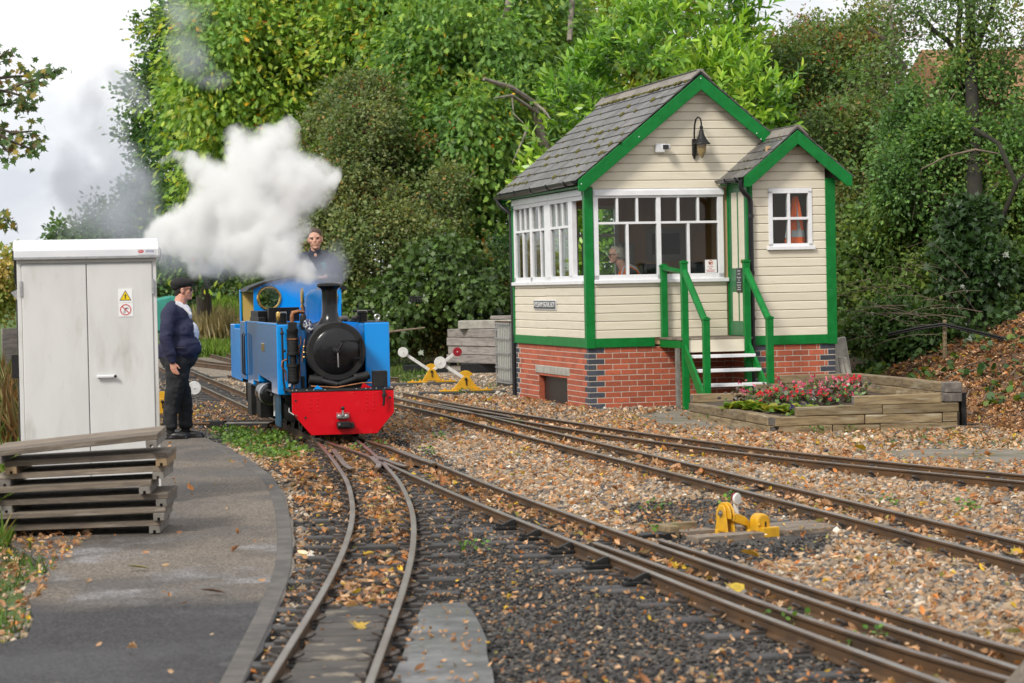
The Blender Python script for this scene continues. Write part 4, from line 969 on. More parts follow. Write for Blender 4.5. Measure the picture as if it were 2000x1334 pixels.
# chimney and dome
MB().lathe([(.185, 1.245), (.15, 1.285), (.118, 1.325), (.095, 1.37), (.085, 1.42), (.084, 1.64), (.088, 1.66), (.098, 1.675), (.13, 1.695), (.137, 1.705), (.135, 1.725), (.118, 1.738), (.09, 1.738), (.07, 1.70), (.068, 1.5)], 36, Matrix.Translation((.023, .97, 0)), cap=False).obj('chimney', M['blackgloss'], LR, smooth=True)
MB().lathe([(.20, 1.26), (.172, 1.30), (.166, 1.35), (.166, 1.52), (.155, 1.585), (.125, 1.635), (.07, 1.668), (.0, 1.675)], 36, Matrix.Translation((.035, 2.0, 0)), cap=False).obj('dome', M['locoblue'], LR, smooth=True)
MB().lathe([(.30, 0), (.30, 2.9)], 40, Matrix.Translation((SX, 3.95, SZ)) @ R90).obj('boiler', M['locoblue'], LR, smooth=True)
# side tanks
TZ0, TZ1 = .545, 1.30
for s, name in ((-1, 'side_tank'), (1, 'side_tank')):
    xa, xb = (-.585, -.272) if s < 0 else (.366, .635)
    tk = MB().prism([(.75, TZ0 if s < 0 else .60), (1.35, TZ0), (1.35, .66), (2.75, .70), (2.75, .615), (3.35, .615), (3.35, .56), (4.02, .56), (4.02, TZ1), (.75, TZ1)][::-1], xa, xb, 'x').obj(name, M['locogloss'], LR, .012, seg=2)
    MB().box(xa + .006, xb, .76, 4.0, TZ1, TZ1 + .006).obj('tank_top', M['blackmatt'], tk)
lb('beading', 'locoblue', -.589, -.572, .752, 4.02, TZ1 - .012, TZ1 + .012, .004)
np_ = lb('nameplate', 'brass', -.594, -.584, 2.02, 2.30, .985, 1.075, .003); lb('plate_ground', 'locored', -.597, -.590, 2.045, 2.275, 1.0, 1.06, 0, np_)
for x, y in ((-.475, 1.2), (.41, 1.2)):
    f_ = MB().lathe([(.055, 1.305), (.055, 1.395), (.06, 1.40), (.06, 1.41), (.0, 1.414)], 20, Matrix.Translation((x, y, 0))).obj('tank_filler', M['blackgloss'], LR, smooth=True)
    MB().tube([(x - .05, y, 1.405), (x - .05, y, 1.425), (x + .05, y, 1.425), (x + .05, y, 1.405)], .008, 6).obj('filler_clamp', M['steel'], f_)
ey = MB()
for k in range(12):
    a0, a1 = 2 * PI * k / 12, 2 * PI * (k + 1) / 12; ey.tube([(.535 + .026 * math.cos(a0), .95, 1.355 + .026 * math.sin(a0)), (.535 + .026 * math.cos(a1), .95, 1.355 + .026 * math.sin(a1))], .012, 6)
ey.box(.515, .555, .94, .96, 1.3, 1.34).obj('lifting_eye', M['steel'], LR)
lb('tool_box', 'blackmatt', -.56, -.40, 2.9, 3.75, 1.31, 1.43); lb('timber_box', 'blackmatt', -.47, -.12, 2.55, 2.75, 1.31, 1.47, .004)
lb('dead_tools', 'blackmatt', -.585, -.5, 2.6, 3.6, 1.305, 1.36)
MB().tube([(.36, 1.6, 1.42), (.57, 1.6, 1.42), (.6, 1.7, 1.38)], .012, 6).tube([(.42, 1.55, 1.3), (.42, 1.55, 1.52)], .006, 6).tube([(.28, 1.9, 1.3), (.28, 1.9, 1.5)], .006, 6).obj('tank_pipework', M['blackmatt'], LR)['kind'] = 'stuff'
rg = MB(); 
for k in range(9): rg.ball((.16 + random.uniform(0, .2), 1.3 + random.uniform(-.1, .2), 1.325 + random.uniform(0, .03)), (random.uniform(.03, .06), random.uniform(.03, .06), .025), 7)
rg.obj('rag_heap', M['palletend'], LR, smooth=True)['kind'] = 'stuff'
# whistle and turret pipes
MB().lathe([(.012, 1.30), (.012, 1.50), (.022, 1.51), (.022, 1.535), (.016, 1.54), (.016, 1.56), (.021, 1.565), (.021, 1.70), (.015, 1.705), (.015, 1.72), (.008, 1.735), (.0, 1.736)], 14, Matrix.Translation((-.145, 2.05, -.045))).obj('whistle', M['brass'], LR, smooth=True)
MB().tube([(-.145, 2.0, 1.30), (-.145, 2.0, 1.48)], .022, 8).tube([(-.145, 2.0, 1.42), (-.05, 2.0, 1.40)], .015, 8).obj('steam_valve', M['copper'], LR, smooth=True)
# westinghouse pump hung on the front of the left tank
PXc, PYc = -.425, .665
def pump(prof, m, name, p=None): return MB().lathe(prof, 20, Matrix.Translation((PXc, PYc, 0)), cap=True).obj(name, M[m], p or LR, smooth=True)
pm = pump([(.05, 1.255), (.062, 1.25), (.062, 1.215), (.058, 1.21), (.058, 1.16), (.066, 1.155), (.066, 1.135), (.061, 1.13), (.061, 1.0), (.068, .995), (.068, .975), (.03, .97)], 'blackmatt', 'air_pump')
MB().box(PXc - .045, PXc + .045, PYc - .05, PYc + .04, 1.25, 1.325).obj('valve_chest', M['blackmatt'], pm, .006)
pump([(.062, 1.155), (.068, 1.15), (.068, 1.138), (.062, 1.135)], 'copper', 'band', pm)
pump([(.035, .97), (.035, .87)], 'blackmatt', 'piston_rod', pm)
for a in (-.06, .06): MB().tube([(PXc + a, PYc - .02, .98), (PXc + a, PYc - .02, .86)], .011, 6).obj('stay', M['blackmatt'], pm)
pump([(.05, .88), (.07, .875), (.07, .845), (.062, .84), (.062, .815), (.056, .812), (.062, .806), (.062, .80), (.056, .797), (.062, .79), (.062, .784), (.056, .781), (.062, .774), (.062, .768), (.056, .765), (.062, .758), (.06, .70), (.066, .695), (.05, .665), (.02, .66)], 'blackmatt', 'air_cylinder', pm)
MB().tube([(PXc - .04, PYc - .05, .66), (PXc - .05, PYc - .07, .63)], .018, 8).obj('drain_cock', M['steel'], pm)
MB().tube([(PXc, PYc, 1.32), (PXc, PYc - .0, 1.39), (PXc + .01, PYc, 1.425), (PXc + .06, PYc + .02, 1.435), (PXc + .13, PYc + .1, 1.43)], [.022, .022, .024, .022, .022], 10).obj('steam_pipe', M['copper'], pm, smooth=True)
MB().lathe([(.03, 1.40), (.036, 1.38), (.036, 1.30), (.03, 1.28), (.02, 1.24)], 12, Matrix.Translation((PXc + .125, PYc + .05, 0))).obj('lubricator', M['blackmatt'], pm, smooth=True)
MB().lathe([(.02, 1.33), (.026, 1.345), (.026, 1.42), (.022, 1.43), (.0, 1.432)], 12, Matrix.Translation((PXc - .09, PYc + .5, 0))).obj('oil_pot', M['brass'], LR, smooth=True)
M['rag'] = mat('striped_rag', (.03, .04, .09), (.55, .55, .58), 40, .9, lo=.52, hi=.54)
MB().ball((PXc + .16, PYc - .04, 1.295), (.05, .045, .06), 12).ball((PXc + .19, PYc - .05, 1.25), (.035, .04, .05), 10).obj('rag', M['rag'], LR, smooth=True)
MB().tube([(PXc - .11, PYc + .04, 1.26), (PXc - .11, PYc - .0, 1.23), (PXc - .105, PYc - .0, .70), (PXc - .085, PYc, .56)], [.012, .012, .012, .012], 8).ball((PXc - .11, PYc, 1.21), .022, 8).ball((PXc - .09, PYc - .02, 1.02), .016, 8).obj('pipe', M['blackmatt'], LR, smooth=True)
MB().tube([(PXc + .085, PYc - .0, 1.17), (PXc + .09, PYc, 1.1), (PXc + .065, PYc, 1.05), (PXc + .07, PYc, .74), (PXc + .05, PYc, .68), (PXc + .01, PYc, .655), (PXc + .0, PYc, .60)], .008, 8).obj('pipe', M['copper'], LR, smooth=True)
MB().tube([(PXc - .07, PYc - .04, .93), (PXc - .12, PYc - .05, .91), (PXc - .125, PYc - .05, .85), (PXc - .085, PYc - .04, .80), (PXc - .08, PYc - .04, .70)], .010, 8).obj('pipe', M['copper'], LR, smooth=True)
MB().tube([(PXc + .13, PYc - .02, 1.14), (PXc + .115, PYc - .04, 1.06), (PXc + .10, PYc - .04, .98), (PXc + .095, PYc - .04, .90)], .006, 6).obj('pipe', M['copper'], LR, smooth=True)
for z in (1.06, 1.0, .95): MB().ball((PXc + .115, PYc - .05, z), (.018, .012, .012), 8).obj('pipe_union', M['brass'], LR)
lb('bracket', 'blackmatt', -.335, -.30, .70, .74, .60, .74)
# exhaust pipes in a shallow V below the smokebox
MB().tube([(-.27, .50, .715), (-.14, .46, .695), (.022, .42, .655)], [.042, .033, .030], 14).obj('exhaust_pipe', M['black'], LR, smooth=True)
MB().tube([(.36, .50, .745), (.20, .46, .705), (.022, .42, .655)], [.046, .034, .030], 14).obj('exhaust_pipe', M['black'], LR, smooth=True)
for x, z in ((-.21, .705), (.27, .722)): MB().tube([(x - .07, .478, z - .01 * (1 if x > 0 else -1)), (x + .07, .478, z + .01 * (1 if x > 0 else -1))], .05, 12).obj('pipe_sleeve', M['blackmatt'], LR, smooth=True)
MB().tube([(-.27, .40, .645), (.0, .38, .625), (.28, .40, .665), (.5, .40, .66)], .009, 6).obj('pipe', M['copper'], LR, smooth=True)
MB().prism([(-.26, .618), (-.16, .618), (-.22, .66)], .25, .27, 'y').obj('gusset', M['locoblue'], LR); MB().prism([(.24, .618), (.36, .618), (.27, .67)], .25, .27, 'y').obj('gusset', M['locored'], LR)
# mechanical lubricator on the right
lk = lb('lubricator_box', 'blackmatt', .355, .50, .08, .24, .625, .80, .006)
for k in range(5): MB().tube([(.37 + k * .028, .16, .80), (.37 + k * .028, .16, .85)], .011, 6).ball((.37 + k * .028, .16, .853), .013, 6).obj('oil_cap', M['blackmatt'], lk)
for x in (.425, .442): MB().ball((x, .076, .765), .007, 6).obj('bolt', M['brass'], lk)
# frames, wheels, cylinders, rods
lb('frame', 'blackmatt', -.24, -.21, .05, 6.2, .2, .62); lb('frame', 'blackmatt', .25, .28, .05, 6.2, .2, .62)
lb('running_plate', 'blackmatt', -.575, .62, .78, 6.2, .545, .56, .002)
WH = {}
def wheel(x, y, r, m='blackmatt', spokes=10):
    k = round(r, 2)
    if k not in WH:
        mb = MB().mat(0).lathe([(r * .78, -.03), (r, -.028), (r, .02), (r + .02, .022), (r + .02, .032), (r * .78, .03)], 28, Matrix.Rotation(PI / 2, 4, 'Y'), cap=False)
        mb.lathe([(r * .22, -.035), (r * .22, .035)], 14, Matrix.Rotation(PI / 2, 4, 'Y'))
        for q in range(spokes): a = 2 * PI * q / spokes; mb.bar((0, r * .2 * math.cos(a), r * .2 * math.sin(a)), (0, r * .82 * math.cos(a), r * .82 * math.sin(a)), .02, .035, (1, 0, 0))
        WH[k] = mb.mesh('wheel', M[m])
    for s in (-1, 1): link('wheel', WH[k], LR, (XS + s * .205, y, r + RZ), (0, 0, 0 if s > 0 else PI))
wheel(0, .72, .15); wheel(0, 1.9, .255); wheel(0, 2.65, .255); wheel(0, 3.4, .255); wheel(0, 4.9, .15); wheel(0, 5.6, .15)
for s in (-1, 1):
    x = XS + s * .44
    MB().lathe([(.115, 0), (.12, .01), (.12, .05), (.105, .055), (.105, .40), (.12, .405), (.12, .45), (.06, .46)], 24, Matrix.Translation((x, 1.42, .37)) @ R90).obj('cylinder', M['blackmatt'], LR, smooth=True)
    MB().prism([(.93, .18), (1.42, .18), (1.42, .56), (.93, .56)], x - .13 if s < 0 else x + .10, x - .10 if s < 0 else x + .13, 'x').obj('cylinder_cover', M['grimyblue'], LR, .02)
    MB().lathe([(.075, 0), (.075, .02), (.06, .03)], 18, Matrix.Translation((x, .96, .50)) @ R90).obj('valve_cover', M['blackmatt'], LR, smooth=True)
    MB().bar((x, 1.4, .37), (x, 2.1, .36), .03, .05).bar((x + s * -.02, 1.9, .34), (x + s * -.02, 3.4, .30), .025, .05).obj('connecting_rod', M['steel'], LR)
    MB().bar((x - .02, 1.42, .47), (x - .02, 2.0, .45), .05, .02).obj('slide_bar', M['steel'], LR)
    mb = MB()
    for k in range(7): yy = 1.5 + random.uniform(0, .6); mb.bar((x - .06 + random.uniform(-.02, .04), yy, .56), (x - .06 + random.uniform(-.02, .04), yy + random.uniform(-.05, .05), random.uniform(.18, .3)), .018, .018)
    mb.obj('valve_gear', M['steel'], LR)['kind'] = 'stuff'
# air reservoir slung below the left tank
ar = MB().lathe([(.0, -.02), (.05, -.012), (.10, .008), (.122, .03), (.124, .05), (.124, .62), (.1, .66), (.0, .68)], 28, Matrix.Translation((-.515, 2.72, .50)) @ R90).obj('air_reservoir', M['blackgloss'], LR, smooth=True)
ar.data.transform(Matrix.Identity(4))
MB().lathe([(.1265, .60), (.1265, .42)], 28, Matrix.Translation((-.515, 2.72, .50)) @ R90, cap=False).obj('strap_band', M['galv'], ar, smooth=True)
MB().ball((-.515, 2.02, .50), (.02, .02, .02), 8).obj('drain_plug', M['steel'], ar)
lb('step_plate', 'blackmatt', -.60, -.45, 3.5, 3.95, .20, .56); lb('sand_box', 'blackmatt', -.56, -.3, 2.85, 3.3, .2, .6); MB().bar((-.575, 3.2, .22), (-.575, 3.0, .22), .012, .012).obj('brass_rod', M['brass'], LR)
# cab
CY0, CY1 = 3.92, 4.80
arc = [(-.505 + 1.06 * k / 16 , 1.685 + .135 * math.sin(PI * k / 16) ** .9 ) for k in range(17)]
def spect(xc, zc, r, n=20): return [(xc + r * math.cos(2 * PI * k / n), zc + r * math.sin(2 * PI * k / n)) for k in range(n)]
def plate_with_hole(outline, holes, y0, y1, name, m, parent):
    bm = bmesh.new()
    def loop(P): 
        vs = [bm.verts.new((a, y0, b)) for a, b in P]; return [bm.edges.new((vs[i], vs[(i + 1) % len(vs)])) for i in range(len(vs))]
    es = loop(outline)
    for h in holes: es += loop(h)
    bmesh.ops.triangle_fill(bm, use_beauty=True, edges=es)
    r = bmesh.ops.extrude_face_region(bm, geom=list(bm.faces)); bmesh.ops.translate(bm, verts=[v for v in r['geom'] if isinstance(v, bmesh.types.BMVert)], vec=(0, y1 - y0, 0))
    bmesh.ops.recalc_face_normals(bm, faces=bm.faces); me = bpy.data.meshes.new(name); bm.to_mesh(me); bm.free(); me.materials.append(M[m]); return link(name, me, parent)
cabf = plate_with_hole([(-.505, .60), (.555, .60)] + arc[::-1], [spect(-.318, 1.575, .125), spect(.362, 1.575, .125)], CY0, CY0 + .02, 'cab_front', 'locoblue', LR)
for xc in (-.318, .362):
    rgm = MB(); mm = Matrix.Translation((xc, CY0 - .005, 1.575))
    rgm.lathe([(.122, -.02), (.150, -.015), (.150, .005), (.140, .016), (.128, .016), (.118, .006), (.118, -.02)], 32, mm @ R90, cap=False).obj('spectacle_rim', M['brass'], cabf, smooth=True)
    MB().lathe([(.12, 0), (.12, .004)], 24, Matrix.Translation((xc, CY0 + .01, 1.575)) @ R90).obj('spectacle_glass', M['glass'], cabf)
for k in range(8): MB().ball((-.42 + .13 * k, CY0 - .002, 1.70 + .055 * math.sin(PI * (k + .8) / 8.6)), .007, 6).obj('rivet', M['white'], cabf)
for x in (-.588, .618):
    sw = MB().prism([(4.03, .56), (4.75, .56), (4.75, 1.30), (4.66, 1.30), (4.66, 1.66), (4.03, 1.66), (4.03, 1.60), (4.56, 1.60), (4.56, 1.32), (4.03, 1.32)][::-1], x - .008, x + .008, 'x')
    MB().box(x - .01, x + .01, 4.10, 4.75, .60, 1.30).obj('cab_side', M['locogloss'], LR, .004)
    MB().box(x - .01, x + .01, 4.66, 4.75, 1.30, 1.68).obj('cab_pillar', M['locoblue'], LR, .004)
    MB().tube([(x - (.02 if x < 0 else -.02), 4.16, 1.16), (x - (.04 if x < 0 else -.04), 4.16, 1.14), (x - (.04 if x < 0 else -.04), 4.16, .68), (x - (.02 if x < 0 else -.02), 4.16, .66)], .010, 8).obj('grab_rail', M['black'], LR, smooth=True)
    MB().tube([(x - (.02 if x < 0 else -.02), 3.92, 1.15), (x - (.04 if x < 0 else -.04), 3.92, 1.13), (x - (.04 if x < 0 else -.04), 3.92, .68), (x - (.02 if x < 0 else -.02), 3.92, .66)], .010, 8).obj('grab_rail', M['black'], LR, smooth=True)
MB().prism([(-.57, 1.30), (-.43, 1.30), (-.43, 1.66), (-.57, 1.66)], 4.56, 4.58, 'y').obj('cab_lining', M['yellowcab'], LR)
lb('cab_back', 'yellowcab', -.55, .60, 4.77, 4.79, .60, 1.30)
rfp = [(a * 1.10 - .002, b + .018) for a, b in arc]; 
rf = MB().prism([(-.60, 1.66)] + rfp + [(.64, 1.66)] + [(.56, 1.672)] + [(a, b + .0) for a, b in arc[::-1]] + [(-.52, 1.672)], CY0 - .035, CY1 - .02, 'y').obj('cab_roof', M['blackmatt'], LR)
lb('cab_floor', 'dark', -.55, .58, 4.0, 5.6, .58, .62); lb('bunker', 'locoblue', -.585, .615, 5.65, 6.2, .56, 1.25, .01); lb('bunker_side', 'locoblue', -.585, -.57, 4.79, 5.65, .56, 1.2); lb('bunker_side', 'locoblue', .60, .615, 4.79, 5.65, .56, 1.2)
lb('rear_beam', 'blackmatt', -.4, .43, 6.2, 6.23, .25, .6)
lb('backhead', 'black', -.2, .25, 3.95, 4.05, .65, 1.45)
# ------------------------------------------------------------------ people
def cap(mb, pts, rad, n=12, flat=None):
    """rounded limb through points, a radius at each"""
    pts = [Vector(p) for p in pts]; rad = rad if hasattr(rad, '__len__') else [rad] * len(pts)
    for i in range(len(pts) - 1):
        a, b = pts[i], pts[i + 1]; k = max(2, int((b - a).length / .05))
        mb.tube([a.lerp(b, t / k) for t in range(k + 1)], [rad[i] + (rad[i + 1] - rad[i]) * t / k for t in range(k + 1)], n)
    for p, r in zip(pts, rad): mb.ball(p, r, n)
    return mb
def remesh(name, mb, voxel, m, parent, it=4, loc=None, rot=None, wrinkle=0.0, wsc=9.0):
    me = mb.mesh(name + '_src', m); o = bpy.data.objects.new(name, me)
    r = o.modifiers.new('r', 'REMESH'); r.mode = 'VOXEL'; r.voxel_size = voxel
    s = o.modifiers.new('s', 'SMOOTH'); s.iterations = it; s.factor = .5
    me2 = bake(o); me2.name = name
    bpy.data.objects.remove(o); bpy.data.meshes.remove(me)
    if wrinkle:
        nv = len(me2.vertices); Co = np.empty(nv * 3, np.float32); No = np.empty(nv * 3, np.float32); me2.vertices.foreach_get('co', Co); me2.vertices.foreach_get('normal', No); Co = Co.reshape(-1, 3); No = No.reshape(-1, 3)
        for vi in range(nv):
            q = Vector(Co[vi]); d = mnoise.noise(Vector((q.x * wsc, q.y * wsc, q.z * wsc * 1.7))) + .5 * mnoise.noise(Vector((q.x * 2 * wsc, q.y * 2 * wsc, q.z * wsc * 4)))
            Co[vi] += No[vi] * d * wrinkle
        me2.vertices.foreach_set('co', Co.ravel())
    me2.materials.clear(); me2.materials.append(m)
    me2.polygons.foreach_set('use_smooth', [True] * len(me2.polygons)); me2.update()
    return link(name, me2, parent, loc, rot)
M['skin'] = mat('skin', (.58, .33, .24), (.52, .27, .19), 16, .5, .03, 80, sss=.15)
M['skinr'] = mat('ruddy_skin', (.62, .31, .22), (.56, .25, .17), 14, .5, .03, 80, sss=.15)
M['navy'] = mat('navy_cloth', (.017, .018, .050), (.025, .026, .064), 14, .85, .25, 90)
M['navydark'] = mat('dark_navy_cloth', (.018, .02, .034), (.028, .03, .046), 12, .85, .25, 90)
M['trouser'] = mat('black_cloth', (.013, .013, .015), (.020, .020, .022), 14, .9, .2, 90)
M['shirt'] = mat('white_shirt', (.70, .70, .76), (.62, .62, .68), 9, .8, .15, 60)
M['leather'] = mat('black_leather', (.014, .013, .013), (.022, .02, .02), 16, .4, .15, 60)
M['cap'] = mat('black_wool', (.012, .012, .012), (.02, .02, .02), 40, .95, .3, 200)
M['hairdark'] = mat('dark_hair', (.02, .015, .012), (.035, .025, .02), 60, .7, .5, 200, stretch=(1, 1, 4)); M['hairbrown'] = mat('brown_hair', (.075, .045, .032), (.05, .03, .022), 60, .7, .5, 200)
M['hairgrey'] = mat('grey_hair', (.58, .54, .44), (.40, .37, .31), 30, .7, .6, 160, stretch=(3, 3, 1))
M['eye'] = mat('eye', (.03, .02, .015), None, rough=.2)
def head(mb, Mx):
    """face looks along +x of Mx, origin at the centre of the skull"""
    B = lambda c, r: mb.ball(Mx @ Vector(c), r, 16, Mx.to_3x3().to_4x4())
    B((-.005, 0, .022), (.098, .076, .098)); B((.018, 0, -.035), (.072, .064, .078)); B((.045, 0, -.082), (.040, .042, .036)); B((.055, 0, -.045), (.042, .048, .05))
    B((.086, 0, -.028), (.016, .014, .018)); cap(mb, [Mx @ Vector((.078, 0, .018)), Mx @ Vector((.096, 0, -.022))], [.011, .015], 8)
    B((.072, .034, .022), (.020, .028, .012)); B((.072, -.034, .022), (.020, .028, .012)); B((.06, .04, -.02), (.025, .024, .022)); B((.06, -.04, -.02), (.025, .024, .022))
    B((.083, 0, -.058), (.012, .026, .007)); B((.080, 0, -.070), (.013, .024, .009)); B((.074, 0, -.098), (.018, .024, .016))
    for s in (-1, 1): B((-.004, s * .078, -.012), (.022, .012, .034))
    return mb
def eyes(parent, Mx, m='eye'):
    for s in (-1, 1): MB().ball(Mx @ Vector((.083, s * .031, .004)), (.009, .013, .008), 10).obj('eye', M[m], parent, smooth=True)
def glasses(parent, Mx, name='glasses', m='black'):
    mb = MB()
    for s in (-1, 1):
        P = [Mx @ Vector((.100 - .012 * abs(math.cos(a)), s * .036 + .026 * math.cos(a), .002 + .021 * math.sin(a))) for a in [2 * PI * k / 14 for k in range(15)]]
        mb.tube(P, .0038, 6); mb.tube([Mx @ Vector((.088, s * .062, .008)), Mx @ Vector((.0, s * .086, .006)), Mx @ Vector((-.02, s * .086, -.01))], .0036, 6)
    mb.tube([Mx @ Vector((.102, -.012, .004)), Mx @ Vector((.102, .012, .004))], .0036, 6); g_ = mb.obj(name, M[m], parent, smooth=True)
    for s in (-1, 1):
        MB().ball(Mx @ Vector((.096, s * .036, .002)), (.003, .024, .019), 12, Mx.to_3x3().to_4x4()).obj('lens', M['darklens'] if m == 'black' else M['glass'], g_, smooth=True)
M['darklens'] = mat('tinted_lens', (.02, .02, .022), None, rough=.1)
def hand(mb, wrist, palm_d, fing_d, side, sc=1.0, curl=.5, thumb=None):
    """palm from the wrist along palm_d, fingers bend towards fing_d; side points to the thumb"""
    w = Vector(wrist); p = Vector(palm_d).normalized(); f = Vector(fing_d).normalized(); s = Vector(side).normalized()
    for k, t in enumerate((-.026, -.009, .009, .026)):
        base = w + p * .085 * sc + s * t * sc
        cap(mb, [w + p * .015 + s * t * .6, base], [.018 * sc, .013 * sc], 8)
        L_ = (.058, .072, .078, .070)[k] * sc
        d1 = (p * (1 - curl * .5) + f * curl * .6).normalized(); d2 = (p * (1 - curl) + f * curl).normalized(); d3 = (p * (1 - curl * 1.4) + f * curl * 1.2).normalized()
        a = base + d1 * L_ * .45; b = a + d2 * L_ * .32; c = b + d3 * L_ * .24
        cap(mb, [base, a, b, c], [.0105 * sc, .0098 * sc, .009 * sc, .0075 * sc], 8)
    tb = w + p * .03 * sc + s * .022 * sc; td = (p * .75 + s * .6 + f * .25).normalized(); t2 = tb + td * .042 * sc; t3 = t2 + (p * .9 + s * .25 + f * .35).normalized() * .034 * sc
    cap(mb, [tb, t2, t3], [.014 * sc, .011 * sc, .009 * sc], 8)
    return mb
# ---- the man in the flat cap, in profile on the path
p0 = G(347, 856.5, .028); mx_ = empty('person', p0, .06, 'stout man in a black flat cap, glasses and navy jacket standing on the path', 'person')
HM = Matrix.Translation((.105, .0, 1.668)) @ Matrix.Rotation(-.06, 4, 'Z')
b = MB(); head(b, HM)
cap(b, [(.05, 0, 1.46), (.085, 0, 1.60)], [.075, .066]); b.ball((.115, -.0, 1.585), (.055, .055, .035), 12)
cap(b, [(.0, 0, 1.38), (.0, 0, 1.15), (.0, 0, .95)], [.10, .12, .12])
for s in (-1, 1):
    cap(b, [(.01, s * .10, .92), (.015, s * .11, .6), (-.06 if s < 0 else .07, s * .10, .3), (-.07 if s < 0 else .08, s * .095, .09)], [.08, .06, .05, .04])
    cap(b, [(-.02, s * .2, 1.43), (-.08, s * .29, 1.13), (-.02, s * .265, .87)], [.045, .038, .028])
hand(b, (-.018, -.262, .875), (.16, .0, -1), (.9, .35, -.35), (.95, -.2, .15), 1.0, .42); hand(b, (-.018, .262, .875), (.16, .0, -1), (.9, -.35, -.35), (.95, .2, .15), 1.0, .42)
remesh('body', b, .006, M['skinr'], mx_, 2)
eyes(mx_, HM)
glasses(mx_, HM)
h_ = MB().ball(HM @ Vector((-.035, 0, .01)), (.075, .083, .075), 16).ball(HM @ Vector((-.06, 0, -.04)), (.045, .06, .05), 12); remesh('hair', h_, .009, M['hairdark'], mx_, 3)
c_ = MB().ball(HM @ Vector((-.03, 0, .070)), (.122, .116, .070), 20).ball(HM @ Vector((.035, 0, .074)), (.09, .095, .052), 20).ball(HM @ Vector((-.065, 0, .04)), (.078, .098, .06), 16); c_.prism([(HM @ Vector((.03, -.075, 0))).to_2d(), (HM @ Vector((.105, -.06, 0))).to_2d(), (HM @ Vector((.138, -.03, 0))).to_2d(), (HM @ Vector((.143, 0, 0))).to_2d(), (HM @ Vector((.138, .03, 0))).to_2d(), (HM @ Vector((.105, .06, 0))).to_2d(), (HM @ Vector((.03, .075, 0))).to_2d()], 1.703, 1.718, 'z')
remesh('flat_cap', c_, .009, M['cap'], mx_, 4)
j_ = MB()
j_.ball((.0, 0, 1.36), (.165, .235, .17), 20).ball((.035, 0, 1.18), (.205, .245, .24), 20).ball((.055, 0, 1.02), (.235, .255, .19), 20); j_.ball((.0, 0, 1.47), (.11, .16, .075), 16)
j_.tube([(.008, 0, 1.05), (.005, 0, .90)], [.202, .206], 28)
for s in (-1, 1): cap(j_, [(-.02, s * .205, 1.45), (-.065, s * .275, 1.30), (-.085, s * .295, 1.13), (-.045, s * .285, .98), (-.02, s * .268, .895)], [.078, .080, .072, .064, .054])
jo = remesh('jacket', j_, .011, M['navy'], mx_, 5, wrinkle=.011, wsc=8)
remesh('shirt', MB().ball((.10, .0, 1.04), (.190, .155, .13), 16).ball((.086, .0, 1.18), (.186, .150, .17), 16).ball((.055, .0, 1.38), (.140, .10, .16), 16).ball((.05, .0, 1.50), (.085, .07, .06), 12), .01, M['shirt'], mx_, 4, wrinkle=.006)
cl = MB().prism([(.02, 1.545), (.085, 1.53), (.20, 1.40), (.19, 1.37), (.10, 1.46), (.02, 1.50)], -.125, -.105, 'y'); cl.obj('shirt_collar', M['shirt'], mx_, .006)
MB().tube([(-.03, -.255, 1.02), (.07, -.27, 1.02), (.12, -.255, 1.025)], .009, 6).obj('pocket_seam', M['navydark'], jo, smooth=True)
for z in (1.0, 1.1, 1.2): MB().ball((.175, -.185, z), (.006, .006, .010), 8).obj('button', M['black'], jo)
t_ = MB(); t_.ball((.03, 0, .90), (.215, .225, .15), 20).ball((.14, 0, .97), (.15, .18, .06), 16)
for s in (-1, 1):
    a0 = -.07 if s < 0 else .085
    cap(t_, [(.02, s * .105, .86), (.015, s * .115, .66), ((a0 - .01) * .75 + .02, s * .105, .44), (a0 * 1.0 - .0, s * .10, .24), (a0 - .005, s * .095, .15)], [.145, .118, .095, .080, .076])
    t_.tube([(a0 - .005, s * .095, .18), (a0 - .005, s * .095, .125)], [.082, .086], 16)
remesh('trousers', t_, .011, M['trouser'], mx_, 4, wrinkle=.012, wsc=7)
for s in (-1, 1):
    a0 = -.075 if s < 0 else .085
    MB().tube([(a0, s * .095, .15), (a0, s * .095, .07)], [.048, .05], 12).obj('sock', M['cap'], mx_, smooth=True)
    f_ = MB(); f_.ball((a0 - .03, s * .095, .05), (.075, .046, .05), 14).ball((a0 + .08, s * .10, .042), (.10, .05, .042), 14).ball((a0 + .13, s * .105, .035), (.07, .048, .034), 14); f_.prism([(a0 - .105, s * .095 - .042), (a0 + .19, s * .10 - .045), (a0 + .205, s * .1), (a0 + .19, s * .10 + .045), (a0 - .105, s * .095 + .042)], .0, .022, 'z')
    so = remesh('shoe', f_, .008, M['leather'], mx_, 2)
    for q in range(3): MB().tube([(a0 + .0 + q * .03, s * .095 - .035, .092 - q * .008), (a0 + .012 + q * .03, s * .095 + .03, .095 - q * .008)], .004, 6).obj('shoelace', M['brass'] if q == 0 else M['black'], so)
# ---- the driver standing behind the cab roof
dv = empty('person', lw(.385, 5.0, .62), LO_A - PI / 2 - .06, 'engine driver in a dark navy work shirt standing behind the blue cab roof', 'person')
